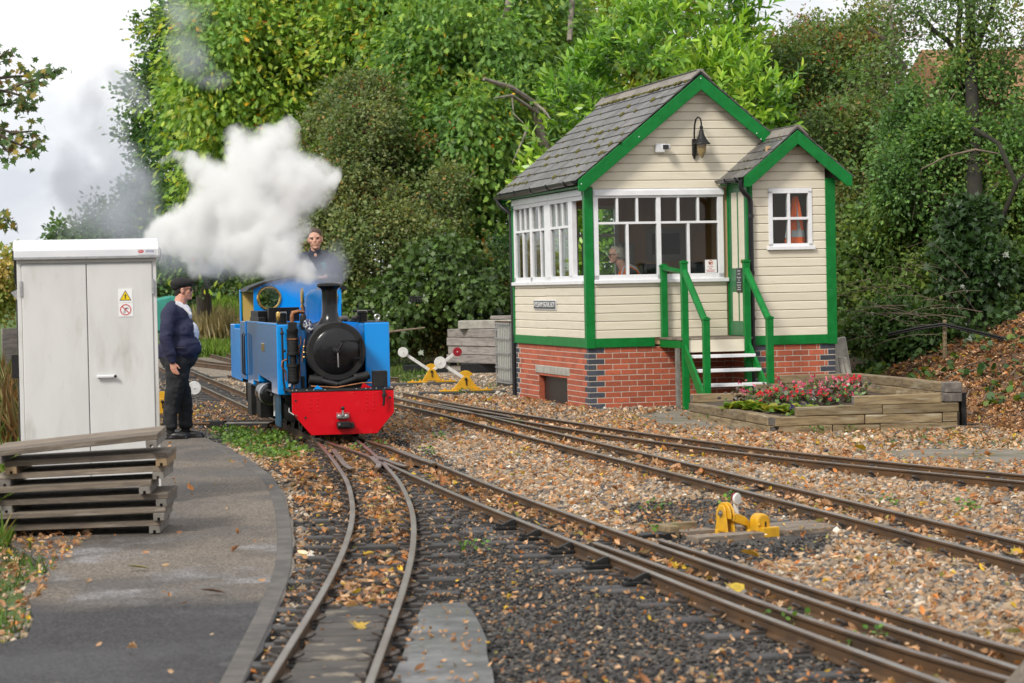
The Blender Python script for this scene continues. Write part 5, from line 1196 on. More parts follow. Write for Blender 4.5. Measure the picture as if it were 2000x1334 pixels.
# local: x forward (towards the viewer), y to his left (viewer's right), z up
HD = Matrix.Translation((.04, -.0, 1.675)) @ Matrix.Rotation(-.12, 4, 'Z') @ Matrix.Rotation(.06, 4, 'X') @ Matrix.Scale(1.1, 4)
b = MB(); head(b, HD); cap(b, [(.0, 0, 1.44), (.02, 0, 1.58)], [.07, .060])
cap(b, [(-.01, 0, 1.36), (-.01, 0, 1.1), (-.01, 0, .92)], [.085, .09, .10])
for s in (-1, 1): cap(b, [(-.01, s * .09, .9), (.01, s * .1, .48), (.0, s * .1, .08)], [.085, .06, .042]); cap(b, [(.0, s * .1, .05), (.14, s * .12, .03)], [.04, .035])
cap(b, [(.0, .185, 1.42), (.02, .28, 1.16), (.30, .10, 1.20)], [.045, .04, .032]); hand(b, (.30, .095, 1.20), (.75, -.6, -.05), (.3, -.2, -1), (-.5, -.7, .2), .95, .35)
cap(b, [(.0, -.185, 1.42), (.0, -.30, 1.18), (.28, -.32, 1.10)], [.045, .04, .032]); hand(b, (.29, -.32, 1.10), (.9, .1, -.1), (.2, 0, -1), (.2, .9, .2), .95, .5)
remesh('body', b, .0075, M['skin'], dv, 3); eyes(dv, HD)
hh = MB().ball(HD @ Vector((-.018, 0, .052)), (.108, .089, .092), 16).ball(HD @ Vector((-.045, 0, .01)), (.078, .093, .09), 14); remesh('hair', hh, .009, M['hairbrown'], dv, 3)
for s in (-1, 1): MB().ball(HD @ Vector((.094, s * .033, .022)), (.004, .020, .0035), 8).obj('eyebrow', M['hairdark'], dv, smooth=True)
st_ = MB(); st_.ball((0, 0, 1.32), (.13, .205, .17), 20).ball((0, 0, 1.12), (.135, .195, .2), 20).ball((0, 0, .95), (.135, .19, .14), 18); cap(st_, [(-.01, -.13, 1.47), (-.01, .13, 1.47)], .055); cap(st_, [(-.01, 0, 1.42), (-.005, 0, 1.525)], [.105, .085])
cap(st_, [(.0, .19, 1.42), (.01, .265, 1.28), (.02, .285, 1.16), (.16, .20, 1.16), (.27, .12, 1.195)], [.075, .072, .068, .060, .05]); cap(st_, [(.0, -.19, 1.42), (.0, -.28, 1.26), (.0, -.30, 1.17), (.25, -.32, 1.11)], [.075, .072, .066, .05])
so = remesh('work_shirt', st_, .010, M['navydark'], dv, 4, wrinkle=.008, wsc=9)
for s in (-1, 1): MB().prism([(s * .01, 1.42), (s * .085, 1.52), (s * .10, 1.47), (s * .055, 1.38)][:: (1 if s > 0 else -1)], .085, .105, 'x').obj('collar', M['navydark'], so, .004)
MB().ball((.052, 0, 1.465), (.040, .030, .055), 12).obj('open_neck', M['skin'], dv, smooth=True)
M['teal'] = mat('teal_print', (.02, .26, .30), None, rough=.7)
em = MB(); 
for q in range(12): pass
em.ball((.122, .088, 1.365), (.012, .030, .022), 14).ball((.118, .105, 1.345), (.010, .022, .026), 12).box(.110, .126, .078, .122, 1.318, 1.324).box(.110, .126, .076, .124, 1.303, 1.310).obj('badge', M['teal'], so, smooth=False)
tr = MB(); tr.ball((-.01, 0, .9), (.135, .185, .12), 16)
for s in (-1, 1): cap(tr, [(-.01, s * .09, .88), (.01, s * .1, .48), (.0, s * .1, .1)], [.115, .085, .07])
remesh('trousers', tr, .013, M['trouser'], dv, 3)
for s in (-1, 1): remesh('boot', cap(MB(), [(-.03, s * .1, .045), (.14, s * .12, .04)], [.055, .048]), .012, M['leather'], dv, 2)
# ---- the signalman seated inside the box, facing left
hp = at(1207, 497, 33.1); sgm = empty('person', (hp.x + .10, hp.y, 1.815 - .94), BOX_A + PI - .12, 'grey haired signalman with glasses and orange braces seated in the signal box', 'person')
# local: x forward (viewer's left), y to his left (towards the viewer)
HS = Matrix.Translation((.13, 0, hp.z - (1.815 - .94))) @ Matrix.Rotation(.12, 4, 'Y'); hz_ = hp.z - .875
b = MB(); head(b, HS); cap(b, [(-.01, 0, hz_ - .24), (.08, 0, hz_ - .10)], [.07, .062]); cap(b, [(-.05, 0, hz_ - .33), (-.10, 0, .75), (-.12, 0, .55)], [.13, .15, .15])
for s in (-1, 1):
    cap(b, [(-.1, s * .1, .52), (.32, s * .11, .52), (.34, s * .11, .1)], [.085, .06, .045]); cap(b, [(.33, s * .11, .06), (.46, s * .12, .04)], [.04, .034])
    cap(b, [(-.06, s * .2, hz_ - .27), (.02, s * .25, hz_ - .52), (.28, s * .16, hz_ - .50)], [.045, .04, .03]); hand(b, (.28, s * .16, hz_ - .50), (1, -s * .2, -.1), (.2, 0, -1), (0, -s, .3), .95, .5)
remesh('body', b, .0085, M['skin'], sgm, 3); eyes(sgm, HS); glasses(sgm, HS, 'glasses', 'clip')
hh = MB().ball(HS @ Vector((-.045, 0, .025)), (.085, .088, .085), 16).ball(HS @ Vector((-.065, 0, -.035)), (.06, .078, .06), 14).ball(HS @ Vector((-.02, .06, -.0)), (.05, .03, .06), 12).ball(HS @ Vector((-.02, -.06, -.0)), (.05, .03, .06), 12).ball(HS @ Vector((-.01, 0, .085)), (.075, .07, .035), 14); remesh('hair', hh, .009, M['hairgrey'], sgm, 2, wrinkle=.012, wsc=26)
so = MB(); so.ball((-.07, 0, hz_ - .36), (.15, .215, .15), 18).ball((-.09, 0, hz_ - .55), (.16, .21, .2), 18); cap(so, [(-.04, -.14, hz_ - .245), (-.04, .14, hz_ - .245)], .06); cap(so, [(-.03, 0, hz_ - .28), (.0, 0, hz_ - .2)], [.1, .075])
for s in (-1, 1): cap(so, [(-.06, s * .2, hz_ - .28), (.0, s * .25, hz_ - .5), (.24, s * .17, hz_ - .5)], [.075, .065, .05])
jo = remesh('sweater', so, .011, M['trouser'], sgm, 4, wrinkle=.006)
tr = MB(); tr.ball((-.1, 0, .55), (.16, .19, .13), 16)
for s in (-1, 1): cap(tr, [(-.1, s * .1, .53), (.32, s * .11, .52), (.34, s * .11, .12)], [.11, .085, .065])
remesh('trousers', tr, .013, M['trouser'], sgm, 3)
for s in (-1, 1):
    P = [Vector((.085, s * .12, hz_ - .50)), Vector((.075, s * .105, hz_ - .34)), Vector((.035, s * .095, hz_ - .20)), Vector((-.04, s * .10, hz_ - .165)), Vector((-.14, s * .105, hz_ - .22)), Vector((-.235, s * .11, hz_ - .40)), Vector((-.26, s * .11, hz_ - .58))]
    MB().tube(P, .042, 10, flat=.45).obj('hi_vis_strap', M['hivis'], sgm, smooth=True); MB().tube([p + Vector((.004, s * .006, .012)) * 1.6 for p in P], .017, 8).obj('reflective_strip', M['silver'], sgm, smooth=True)
chair((sgm.location.x + .02, sgm.location.y + .05, .88), sgm.rotation_euler.z - PI / 2 + PI, 'black office chair under the seated signalman')
# ------------------------------------------------------------------ electrical cabinet
cb = empty('electrical_cabinet', G(181, 988, .028), .215, 'large pale grey double door electrical cabinet with warning stickers', 'cabinet')
CW, CH, CD = 1.06, 2.035, .55; hw = CW / 2
MB().box(-hw + .01, hw - .01, .02, CD, .0, CH - .12).obj('case', M['cabinet'], cb, .004)
boxobj('frame_rail', M['cabinet'], cb, -hw, hw, .0, .03, CH - .155, CH - .12, .003)
for s in (-1, 1): boxobj('frame_post', M['cabinet'], cb, s * hw - (.0 if s < 0 else .032), s * hw + (.032 if s < 0 else .0), 0, .03, .0, CH - .155, .003)
d1 = boxobj('door', M['cabinet'], cb, -hw + .034, -.008, -.012, .012, .03, CH - .17, .005); d2 = boxobj('door', M['cabinet'], cb, -.002, hw - .034, -.012, .012, .03, CH - .17, .005)
boxobj('door_gap', M['ink'], cb, -.009, -.001, .0, .015, .03, CH - .17)
lid = MB().prism([(-.045, CH - .118), (-.045, CH - .055), (.05, CH + .025), (CD + .03, CH + .005), (CD + .05, CH - .118)][::-1], -hw - .02, hw + .02, 'x').obj('lid', M['cabinettop'], cb, .006)
boxobj('lid_lip', M['galv'], lid, -hw - .022, hw + .022, -.05, .0, CH - .128, CH - .108, .002)
hnd = MB().box(.055, .20, -.045, -.025, .985, 1.01).box(.06, .085, -.03, -.01, .985, 1.01).obj('door_handle', M['cabinettop'], d2, .006); hnd.location = -Vector(d2.location); MB().lathe([(.012, 0), (.012, .01)], 10, Matrix.Translation(Vector((.195, -.04, .998)) - Vector(d2.location)) @ R90).obj('lock', M['black'], d2)
for x in (-hw + .03, hw - .03):
    for z in (CH - .35, .3): boxobj('hinge', M['galv'], cb, x - .010, x + .010, -.022, -.008, z - .06, z + .06, .003)
st1 = boxobj('warning_sticker', M['paper'], cb, .232, .342, -.0155, -.0125, 1.565, 1.672); st2 = boxobj('prohibition_sticker', M['paper'], cb, .234, .344, -.0155, -.0125, 1.456, 1.562)
def flat(parent, poly, y, m, name):
    o = MB().add([(a, y, b) for a, b in poly], [tuple(range(len(poly)))]).obj(name, M[m], parent); o.location = -Vector(parent.location); return o
cx0, cz0 = .287, 1.615
flat(st1, [(cx0 - .046, cz0 - .034), (cx0 + .046, cz0 - .034), (cx0, cz0 + .046)], -.0165, 'ink', 'triangle_border'); flat(st1, [(cx0 - .038, cz0 - .029), (cx0 + .038, cz0 - .029), (cx0, cz0 + .037)], -.0172, 'yellowink', 'triangle')
flat(st1, [(cx0 + .004, cz0 + .022), (cx0 - .010, cz0 + .002), (cx0 - .001, cz0 + .003), (cx0 - .004, cz0 - .012), (cx0 - .008, cz0 - .010), (cx0 - .0, cz0 - .025), (cx0 + .006, cz0 - .010), (cx0 + .002, cz0 - .011), (cx0 + .010, cz0 + .009), (cx0 + .001, cz0 + .007)], -.0178, 'ink', 'lightning_bolt')
cz1 = 1.509
flat(st2, [(cx0 - .022, cz1 - .026), (cx0 - .004, cz1 - .030), (cx0 + .008, cz1 + .004), (cx0 - .010, cz1 + .010)], -.0160, 'greyink', 'print'); flat(st2, [(cx0 - .006, cz1 + .004), (cx0 + .012, cz1 + .008), (cx0 + .014, cz1 + .018), (cx0 - .002, cz1 + .014)], -.0166, 'ink', 'print'); flat(st2, [(cx0 + .014, cz1 + .004), (cx0 + .022, cz1 + .006), (cx0 + .018, cz1 + .02)], -.0166, 'ink', 'print')
rr = ring(.036, .043, Matrix.Translation((cx0, -.0170, cz1))); ro = rr.obj('red_ring', M['redink'], st2); ro.location = -Vector(st2.location); flat(st2, [(cx0 - .031, cz1 + .025), (cx0 + .026, cz1 - .031), (cx0 + .031, cz1 - .026), (cx0 - .026, cz1 + .031)], -.0172, 'redink', 'red_bar')
lg = boxobj('maker_label', M['cabinettop'], lid, hw - .145, hw - .005, -.0485, -.046, CH - .103, CH - .058)
o = MB().add([(hw - .118 + .022 * math.cos(a), -.0490, CH - .078 + .0125 * math.sin(a)) for a in [2 * PI * k / 20 for k in range(20)]], [tuple(range(20))]).obj('red_oval', M['redink'], lg); o.location = -Vector(lg.location)
link('lettering', text_mesh('MCL', .016, 'lettering', M['lettering'], .0004), lg, Vector((hw - .118, -.0496, CH - .078)) - Vector(lg.location), (PI / 2, 0, 0)); link('lettering', text_mesh('EMGB', .024, 'lettering', M['blueink'], .0004), lg, Vector((hw - .05, -.0494, CH - .078)) - Vector(lg.location), (PI / 2, 0, 0))
MB().tube([(hw + .02, .0, CH - .05), (hw + .035, .0, CH - .06), (hw + .04, .0, CH - .14), (hw + .022, .0, CH - .17)], .006, 6).obj('lid_catch', M['cabinettop'], lid)
for (z, h, dx) in ((1.0, .18, .055), (1.72, .2, .02), (1.9, .08, .03)): boxobj('side_bracket', M['blackmatt'], cb, -hw - dx, -hw + .005, .05, .12, z, z + h)
MB().prism([(-hw - .05, 1.66), (-hw, 1.60), (-hw, 1.68)], .02, .06, 'y').obj('side_flap', M['galv'], cb); boxobj('side_duct', M['blackmatt'], cb, -hw - .006, -hw + .01, .06, .5, .05, 1.85)
# ------------------------------------------------------------------ stacked duckboards in front of it
PB = at(-4, 1046, 16.35); PB.z = .028
def duckboard(z, dx, dy, rz, tilt, L_, label, new=False, roll=0.0):
    r = empty('duckboard', (0, 0, 0), 0, label, 'pallet', 'stacked wooden duckboards by the cabinet')
    r.location = (-2.95 + dx, 16.22 + dy, z + .028); r.rotation_euler = (roll, tilt, .05 + rz)
    D = .66
    for k in range(5):
        y0 = k * D / 5; boxobj('plank', M['pallet'], r, -L_ / 2, L_ / 2, y0, y0 + D / 5 - .012 - random.uniform(0, .008), .050, .089, .003, rot=(0, 0, random.uniform(-.006, .006)))
    for s in (-1, 1):
        x = s * (L_ / 2 - .045); w = .037
        P = [(x - w, 0), (x - .010, 0), (x - .010, .020), (x + .008, .020), (x + .008, 0), (x + w, 0), (x + w, .0495), (x - w, .0495)]
        MB().prism(P, -.02 + random.uniform(-.02, .01), D + .02, 'y').obj('bearer', M['palletnew'] if new else M['palletend'], r, .002)
    return r
LB = ['bottom duckboard of the stack, resting on the tarmac', 'second duckboard up from the tarmac in the stack', 'third duckboard up, set a little to the right in the stack', 'fourth duckboard up in the middle of the stack', 'third duckboard down from the top of the stack', 'duckboard with paler new wood bearers just below the tilted one', 'tilted topmost duckboard of the stack by the cabinet']
for k, (dx, dy, rz, L_) in enumerate([(-.03, .03, .0, 1.16), (-.02, -.03, .01, 1.22), (.04, .01, -.01, 1.13), (-.06, -.04, .012, 1.12), (.02, .05, -.005, 1.12), (.06, .02, .0, 1.10)]):
    duckboard(k * .0895, dx, dy, rz, -.012 - .004 * k, L_, LB[k], new=(k == 5))
duckboard(6 * .0895 + .012, -.005, -.06, .0, -.085, 1.13, LB[6], roll=.03)
# ------------------------------------------------------------------ point levers
def disc(mb, c, r, axis_rot, th=.02): return mb.lathe([(r - .004, -th / 2), (r, -th / 2 + .004), (r, th / 2 - .004), (r - .004, th / 2)], 24, Matrix.Translation(c) @ axis_rot)
def point_lever(loc, rz, label, arms, base=1.0):
    t = empty('point_lever', loc, rz, label, 'point lever', 'yellow point levers in the yard')
    MB().prism([(-.21 * base, .03), (.21 * base, .03), (.05, .235), (-.04, .235)], -.03, .0, 'y').obj('bracket', M['yellow'], t, .006)
    q = [(-.0 + .14 * math.cos(a), .185 + .14 * math.sin(a)) for a in [math.radians(35 + 12 * k) for k in range(10)]]
    MB().prism(q + [(0, .17)], .002, .03, 'y').obj('quadrant', M['yellow'], t, .004)
    for s in (-1, 1):
        MB().prism([(s * .08, -.10), (s * .42, -.03), (s * .42, .05), (s * .06, .12)][::s], .0, .026, 'z').obj('foot', M['yellow'], t, .005)
        for xx in (.2, .33): MB().lathe([(.022, .02), (.022, .05), (.012, .055)], 8, Matrix.Translation((s * xx, .0, 0))).obj('bolt', M['yellow'], t)
    pv = MB().lathe([(.022, 0), (.022, .02), (.01, .03)], 12, Matrix.Translation((.0, -.03, .19)) @ R90).bar((.002, -.045, .19), (.005, -.045, .1), .018, .012, (0, 1, 0)); pv.obj('pivot_pin', M['blackmatt'], t)
    for (ang, L_, m, rd) in arms:
        c = Vector((math.cos(ang), 0, math.sin(ang))); p = Vector((0, -.01, .19)); e = p + c * L_
        a = MB().bar(p + c * .02, e, .022, .05, c.cross(Vector((0, 1, 0)))).obj('arm', M['leverwhite'], t, .003)
        disc(MB(), e + Vector((0, -.03, 0)), rd, R90, .035).obj('weight', M[m], a, .0); MB().ball(e + Vector((0, -.052, 0)), (.012, .008, .012), 8).obj('weight_pin', M['leverwhite'], a)
    MB().prism([(-.75, -.30), (.62, -.30), (.62, -.12), (-.75, -.12)], -.05, .0, 'z').prism([(-.75, .02), (.62, .02), (.62, .2), (-.75, .2)], -.05, .0, 'z').obj('timber_base', M['sleeper'], t, .004)['kind'] = 'stuff'
    return t
point_lever(G(843, 747, .03), .18, 'yellow point lever with one white and one red disc on a V of arms', [(math.radians(145), .60, 'leverwhite', .088), (math.radians(36), .56, 'red', .078)], .8)
point_lever(G(910, 764, .03), .1, 'yellow point lever with a single large white disc, nearer the signal box', [(math.radians(146), .48, 'leverwhite', .095)], 1.0)
point_lever(G(318, 812, .03), .1, 'yellow point lever behind the man in the cap with one white disc', [(math.radians(22), .46, 'leverwhite', .09)], .6)
# the nearest lever, seen end on
nl = empty('point_lever', G(1432, 1042, .0), .47, 'nearest yellow point lever among the gravel between the tracks', 'point lever', 'yellow point levers in the yard')
# local x: along the view to the right, y: away
def plate(name, poly, y0, y1, m='yellow', p=nl): return MB().prism(poly, y0, y1, 'x').obj(name, M[m], p, .006)
arcq = lambda r, a0, a1, cy, cz, n=10: [(cy + r * math.cos(math.radians(a0 + (a1 - a0) * k / n)), cz + r * math.sin(math.radians(a0 + (a1 - a0) * k / n))) for k in range(n + 1)]
plate('bracket', [(-.10, .02), (.12, .02)] + arcq(.07, 0, 180, .0, .20), -.125, -.108); plate('bracket', [(-.10, .02), (.12, .02)] + arcq(.07, 0, 180, .0, .20), -.05, -.033)
plate('quadrant', arcq(.13, -10, 190, .0, .165) , -.104, -.088); plate('quadrant', arcq(.13, -10, 190, .0, .165), -.07, -.054); plate('quadrant_web', arcq(.10, 0, 180, .0, .165), -.088, -.07, 'blackmatt')
MB().lathe([(.03, 0), (.03, .012), (.016, .012), (.016, .03)], 14, Matrix.Translation((-.125, -.0, .19)) @ Matrix.Rotation(-PI / 2, 4, 'Y')).obj('pivot_pin', M['steel'], nl)
MB().prism([(-.08, .13), (-.04, .2), (.06, .16), (.14, .08), (.15, .02), (.1, .02), (.08, .07), (-.02, .10)], -.12, -.06, 'y').obj('link_arm', M['yellow'], nl, .006)
MB().prism([(.09, .02), (.235, .02)] + arcq(.0725, 0, 180, .1625, .12) , -.27, -.13, 'y').obj('weight_block', M['yellow'], nl, .02, seg=2)
MB().box(.115, .29, -.33, -.26, -.03, .07).obj('stop_block', M['yellow'], nl, .004); MB().box(.17, .185, -.275, -.268, .05, .12).obj('slot', M['black'], nl)
MB().box(.10, .12, -.275, -.26, .08, .11).ball((.105, -.275, .095), .014, 8).obj('link_pin', M['yellow'], nl)
for q in ((-.2, -.05), (.02, -.24), (-.02, .1)): MB().lathe([(.022, 0), (.022, .045), (.012, .05)], 10, Matrix.Translation((q[0], q[1], .005))).obj('bolt', M['yellow'], nl)
MB().prism([(-.28, -.12), (.0, -.16), (.02, .1), (-.25, .12)], -.01, .008, 'z').obj('base_plate', M['palletnew'], nl)
hd = MB().tube([(.06, .02, .12), (.045, .02, .24), (.04, .02, .27)], [.026, .022, .022], 10).obj('arm', M['leverwhite'], nl, smooth=True)
MB().lathe([(.0, 0), (.052, .004), (.056, .012), (.05, .026), (.0, .03)], 20, Matrix.Translation((.035, -.0, .315)) @ Matrix.Rotation(PI / 2, 4, 'X') @ Matrix.Rotation(.3, 4, 'Y')).obj('weight', M['leverwhite'], nl, smooth=True)
MB().lathe([(.0, 0), (.052, .004), (.054, .014), (.0, .02)], 20, Matrix.Translation((.040, .03, .320)) @ Matrix.Rotation(PI / 2, 4, 'X') @ Matrix.Rotation(.3, 4, 'Y')).obj('weight', M['red'], nl, smooth=True)
for (a, b, c, d, z) in ((-.62, .08, -.40, -.20, .025), (.36, .95, -.36, -.16, .022), (.2, 1.0, -.12, .08, .022), (.2, 1.06, .12, .32, .022), (-.5, -.14, .08, .26, .03)):
    boxobj('board', M['pallet'], nl, a, b, c, d, z - .05, z + .014, .005)
MB().box(-.66, -.2, .30, .38, 0, .10).box(-.66, -.56, .02, .30, 0, .105).obj('kerb_board', M['timber'], nl, .004); boxobj('rod_cover', M['blackmatt'], nl, -.98, -.62, -.02, .18, -.02, .05, .006)
nl.scale = (.72, .72, .72)
# point rodding beyond the path
for (a, b, lab) in (((398, 830), (530, 829), 'black point rod cover on the stones beside the engine'), ):
    p, q = G(*a, .03), G(*b, .03); t = empty('rod_cover', p, math.atan2(q.y - p.y, q.x - p.x), lab, 'rod cover'); L_ = (q - p).length
    MB().box(0, .28, -.06, .06, -.03, .05).obj('clamp', M['blackmatt'], t, .006); MB().box(.3, L_, -.09, .09, -.03, .03).obj('channel', M['palletend'], t, .004); MB().box(.3, L_, .09, .14, -.03, .045).box(.3, L_, -.14, -.09, -.03, .02).obj('rod', M['blackmatt'], t, .004); MB().tube([(-1.2, -.1, .02), (.1, -.05, .02)], .018, 6).obj('pull_rod', M['railside'], t)
# ------------------------------------------------------------------ timbers, water tank, slabs
def beam(name, loc, rz, d, m, label, group, end='timberend', cat='timber'):
    mb = MB().box(-d[0] / 2, d[0] / 2, -d[1] / 2, d[1] / 2, 0, d[2]); me = mb.mesh(name, [M[m], M[end]], .008)
    for p in me.polygons:
        if abs(p.normal.x) > .9: p.material_index = 1
    o = link(name, me, None, loc, (0, 0, rz)); return tag(o, label, cat, group)
SB = G(926, 728, 0); az = .30
sc_ = Vector((SB.x + .13, SB.y + .6, .0))
for k in range(4):
    beam('timber_baulk', (sc_.x + random.uniform(-.02, .02), sc_.y, .17 + k * .168), -1.02 + random.uniform(-.02, .02), (1.9, .42, .16), 'timbergrey', ['lowest', 'second lowest', 'second highest', 'topmost'][k] + ' grey timber baulk of the tall stack by the white tank', 'timber baulks in stacks')
beam('concrete_slab', (sc_.x + .35, sc_.y + .25, .17 + 4 * .168), -.03, (1.55, .6, .16), 'lintel', 'concrete slab lying on top of the tall timber stack', 'concrete slabs', 'lintel', 'slab')
beam('timber_baulk', (sc_.x + .7, sc_.y + .8, .17 + 5 * .168), -.03, (1.0, .3, .07), 'timbergrey', 'thin plank on the slab behind the white tank', 'timber baulks in stacks')
beam('timber_baulk', (sc_.x + .35, sc_.y - .25, .0), .02, (1.5, .25, .17), 'black', 'black tarred baulk lying under the tall timber stack', 'timber baulks in stacks', 'black')
beam('timber_baulk', (sc_.x - 1.1, sc_.y + .3, .0), .02, (.9, .25, .15), 'black', 'short black baulk on the grass left of the tall stack', 'timber baulks in stacks', 'black')
lf = at(838, 690, 53.0)
for (dx, z, L_, lab) in ((-.35, .26, 1.5, 'bottom brown baulk of the low stack under the ivy'), (.75, .26, .9, 'dark short baulk at the right end of the low stack'), (.1, .44, 1.45, 'upper brown baulk of the low stack under the ivy'), (.9, .44, .7, 'upper short baulk at the right of the low stack')):
    beam('timber_baulk', (lf.x + dx, lf.y, z - .12), -.12, (L_, .5, .19), 'timber', lab, 'timber baulks in stacks')
ib = empty('water_tank', G(1027, 755, 0), BOX_A, 'white plastic water tank in a grey wire cage behind the signal box', 'water tank')
MB().box(-.23, .75, -.0, 1.0, .06, 1.02).obj('tank', M['ibc'], ib, .05, seg=2)
for k in range(9): boxobj('cage_bar', M['galv'], ib, -.25 + k * .125 - .008, -.25 + k * .125 + .008, -.03, -.014, .04, 1.07)
for k in range(9): boxobj('cage_bar', M['galv'], ib, -.266, -.25, k * .125 - .008, k * .125 + .008, .04, 1.07)
for k in range(5): boxobj('cage_rail', M['galv'], ib, -.26, .76, -.045, -.03, .05 + k * .245, .07 + k * .245); boxobj('cage_rail', M['galv'], ib, -.28, -.266, -.03, 1.0, .05 + k * .245, .07 + k * .245)
boxobj('top_frame', M['railside'], ib, -.27, .76, -.04, -.0, 1.06, 1.085); boxobj('top_frame', M['railside'], ib, -.27, -.23, 0, 1.0, 1.06, 1.085); boxobj('skid', M['black'], ib, -.25, .75, 0, 1, -.02, .055); MB().lathe([(.06, 0), (.06, .03), (.04, .05)], 14, Matrix.Translation((.1, -.01, .14)) @ R90).obj('outlet', M['ibc'], ib)
# slabs leaning on the right hand corner of the box
for (lx, ly, wd, h, th, tl, lab) in ((3.62, .25, .55, .86, .07, -.16, 'large grey concrete slab leaning against the box corner'), (3.33, -.55, .10, .68, .30, -.16, 'leftmost of the small buff slabs leaning by the box corner'), (3.45, -.55, .07, .66, .30, -.22, 'middle small buff slab leaning by the box corner'), (3.56, -.52, .07, .66, .30, -.28, 'rightmost of the small buff slabs leaning by the box corner')):
    o = MB().box(-wd / 2, wd / 2, -th / 2, th / 2, 0, h).obj('concrete_slab', M['lintel'], None, .012); o.location = bw(lx, ly, -.02); o.rotation_euler = (0, tl, BOX_A); tag(o, lab, 'slab', 'concrete slabs leaning by the box')
# ------------------------------------------------------------------ raised bed
BFL, BFR, BL_, BR_ = G(1519, 849, 0), G(1868, 840, 0), G(1357, 818, 0), Vector((4.22, 29.6, 0))
bed = empty('raised_bed', BFL, math.atan2(BFR.y - BFL.y, BFR.x - BFL.x), 'weathered timber raised bed of stepped baulks in front of the steps', 'flower bed')
inv = bed.matrix_basis.inverted() if False else (Matrix.Translation(BFL) @ Matrix.Rotation(bed.rotation_euler.z, 4, 'Z')).inverted()
fl, fr, lk_, rk = [inv @ v for v in (BFL, BFR, BL_, BR_)]
def baulk(a, b, z, h=.1035, w=.13, m='timber', ov=0.0):
    a, b = Vector(a), Vector(b); d = (b - a); L_ = d.length; c = (a + b) / 2
    k = MB().box(-L_ / 2 + .004, L_ / 2 - .004, -w / 2, w / 2, 0, h - .003); me = k.mesh('timber', [M[m], M['timberend']], .007)
    for p in me.polygons:
        if abs(p.normal.x) > .9: p.material_index = 1 if random.random() < .6 else 0
    for v in me.vertices: v.co += mnoise.noise_vector(v.co * 4 + Vector((a.x * 3, z * 9, 0))) * .006
    link('timber', me, bed, (c.x, c.y, z), (random.uniform(-.01, .01), random.uniform(-.006, .006), math.atan2(d.y, d.x)))
def along(P, Q, t): return P.lerp(Q, t)
hC = .1035
dxf = (fr - fl)
for (r, cuts) in ((0, [(0, .30), (.30, .565), (.565, 1.0)]), (1, [(-.02, .48), (.48, .915), (.915, 1.0)]), (2, [(.10, .58), (.58, 1.01)]), (3, [(.42, .91)])):
    for (a, b) in cuts: baulk(along(fl, fr, a), along(fl, fr, b), r * hC - .01, m='timber')
for (r, cuts) in ((0, [(0.02, .35), (.35, 1.0)]), (1, [(.03, .28), (.28, .64), (.64, 1.0)])):
    for (a, b) in cuts: baulk(along(fl, lk_, a), along(fl, lk_, b), r * hC - .01, w=.15)
# back, stepping up to the right; right side
back = [(2, -.02, .55), (3, .37, .80), (3, .80, 1.04), (4, .52, 1.04), (0, 0, 1), (1, 0, 1), (2, .55, 1.0)]
for (r, a, b) in back: baulk(along(lk_, rk, a), along(lk_, rk, b), r * hC - .01)
for (r, cuts) in ((4, [(.06, .16), (.16, .45), (.45, .98)]), (3, [(.03, .5), (.5, .96)]), (2, [(.03, .6), (.6, .97)]), (1, [(.03, .5), (.5, .97)]), (0, [(.03, .97)])):
    for (a, b) in cuts: baulk(along(fr, rk, a), along(fr, rk, b), r * hC - .01, w=.16)
q = along(fr, rk, .03); MB().box(-.10, .085, -.09, .09, 0, .115).obj('corner_block', M['timberend'], bed, .008, loc=(q.x - .0, q.y, 3.98 * hC - .005)); MB().box(-.10, .085, -.085, .085, 0, .10).obj('corner_block', M['timberend'], bed, .008, loc=(q.x - .0, q.y, 3 * hC - .005)); boxobj('corner_peg', M['blackmatt'], bed, q.x + .09, q.x + .15, q.y - .02, q.y + .1, 0, .40, .004)
M['earth'] = mat('bed_earth', (.045, .03, .02), (.08, .055, .035), 14, .95, .6, 50)
ins = [fl.lerp(rk, .04), fr.lerp(lk_, .04), rk.lerp(fl, .04), lk_.lerp(fr, .04)]
MB().add([(v.x, v.y, z) for v, z in zip(ins, (.15, .26, .33, .20))], [(0, 1, 2, 3)]).obj('soil', M['earth'], bed)
# old timbers by the far grass
for k in range(3):
    p = at(470 - k * 4, 640 - k * 9 + 10, 74); beam('old_sleepers', (p.x + 1.2, p.y, p.z), -.1, (3.2, .4, .22), 'railside', ['lowest', 'middle', 'topmost'][k] + ' rusty brown baulk of the far pile on the grass', 'far baulks on the grass')
# post in the near right corner
pa_, pb_ = at(2002, 1392, 9.3), at(2160, 1206, 9.3)
o = MB().bar((0, 0, 0), pb_ - pa_, .22, .22).obj('timber_post', M['pallet'], None, .012); o.location = pa_; tag(o, 'grey timber leaning up at the near right corner', 'post')
# cable and stake on the bank
Q = [at(a, b, Y_) for a, b, Y_ in ((1735, 652, 34.9), (1790, 640, 34.7), (1843, 632, 34.5), (1900, 645, 34.2), (1960, 660, 33.6), (2040, 672, 33))]
tag(MB().tube(Q, .016, 8).tube([q + Vector((0, 0, -.03)) for q in Q], .013, 8).obj('cable', M['black'], None, smooth=True), 'black cable slung along the bank over a wooden stake', 'cable')
sk = at(1844, 630, 34.6); zg = float(hgt(sk.x, sk.y)); o = MB().tube([(0, 0, zg - .1 - sk.z), (.01, 0, .04)], [.035, .03], 7).obj('stake', M['bark'], None) if 'bark' in M else MB().tube([(0, 0, zg - .1 - sk.z), (.01, 0, .04)], [.035, .03], 7).obj('stake', M['timber'], None); o.location = sk; tag(o, 'short wooden stake holding up the black cable on the bank', 'stake')
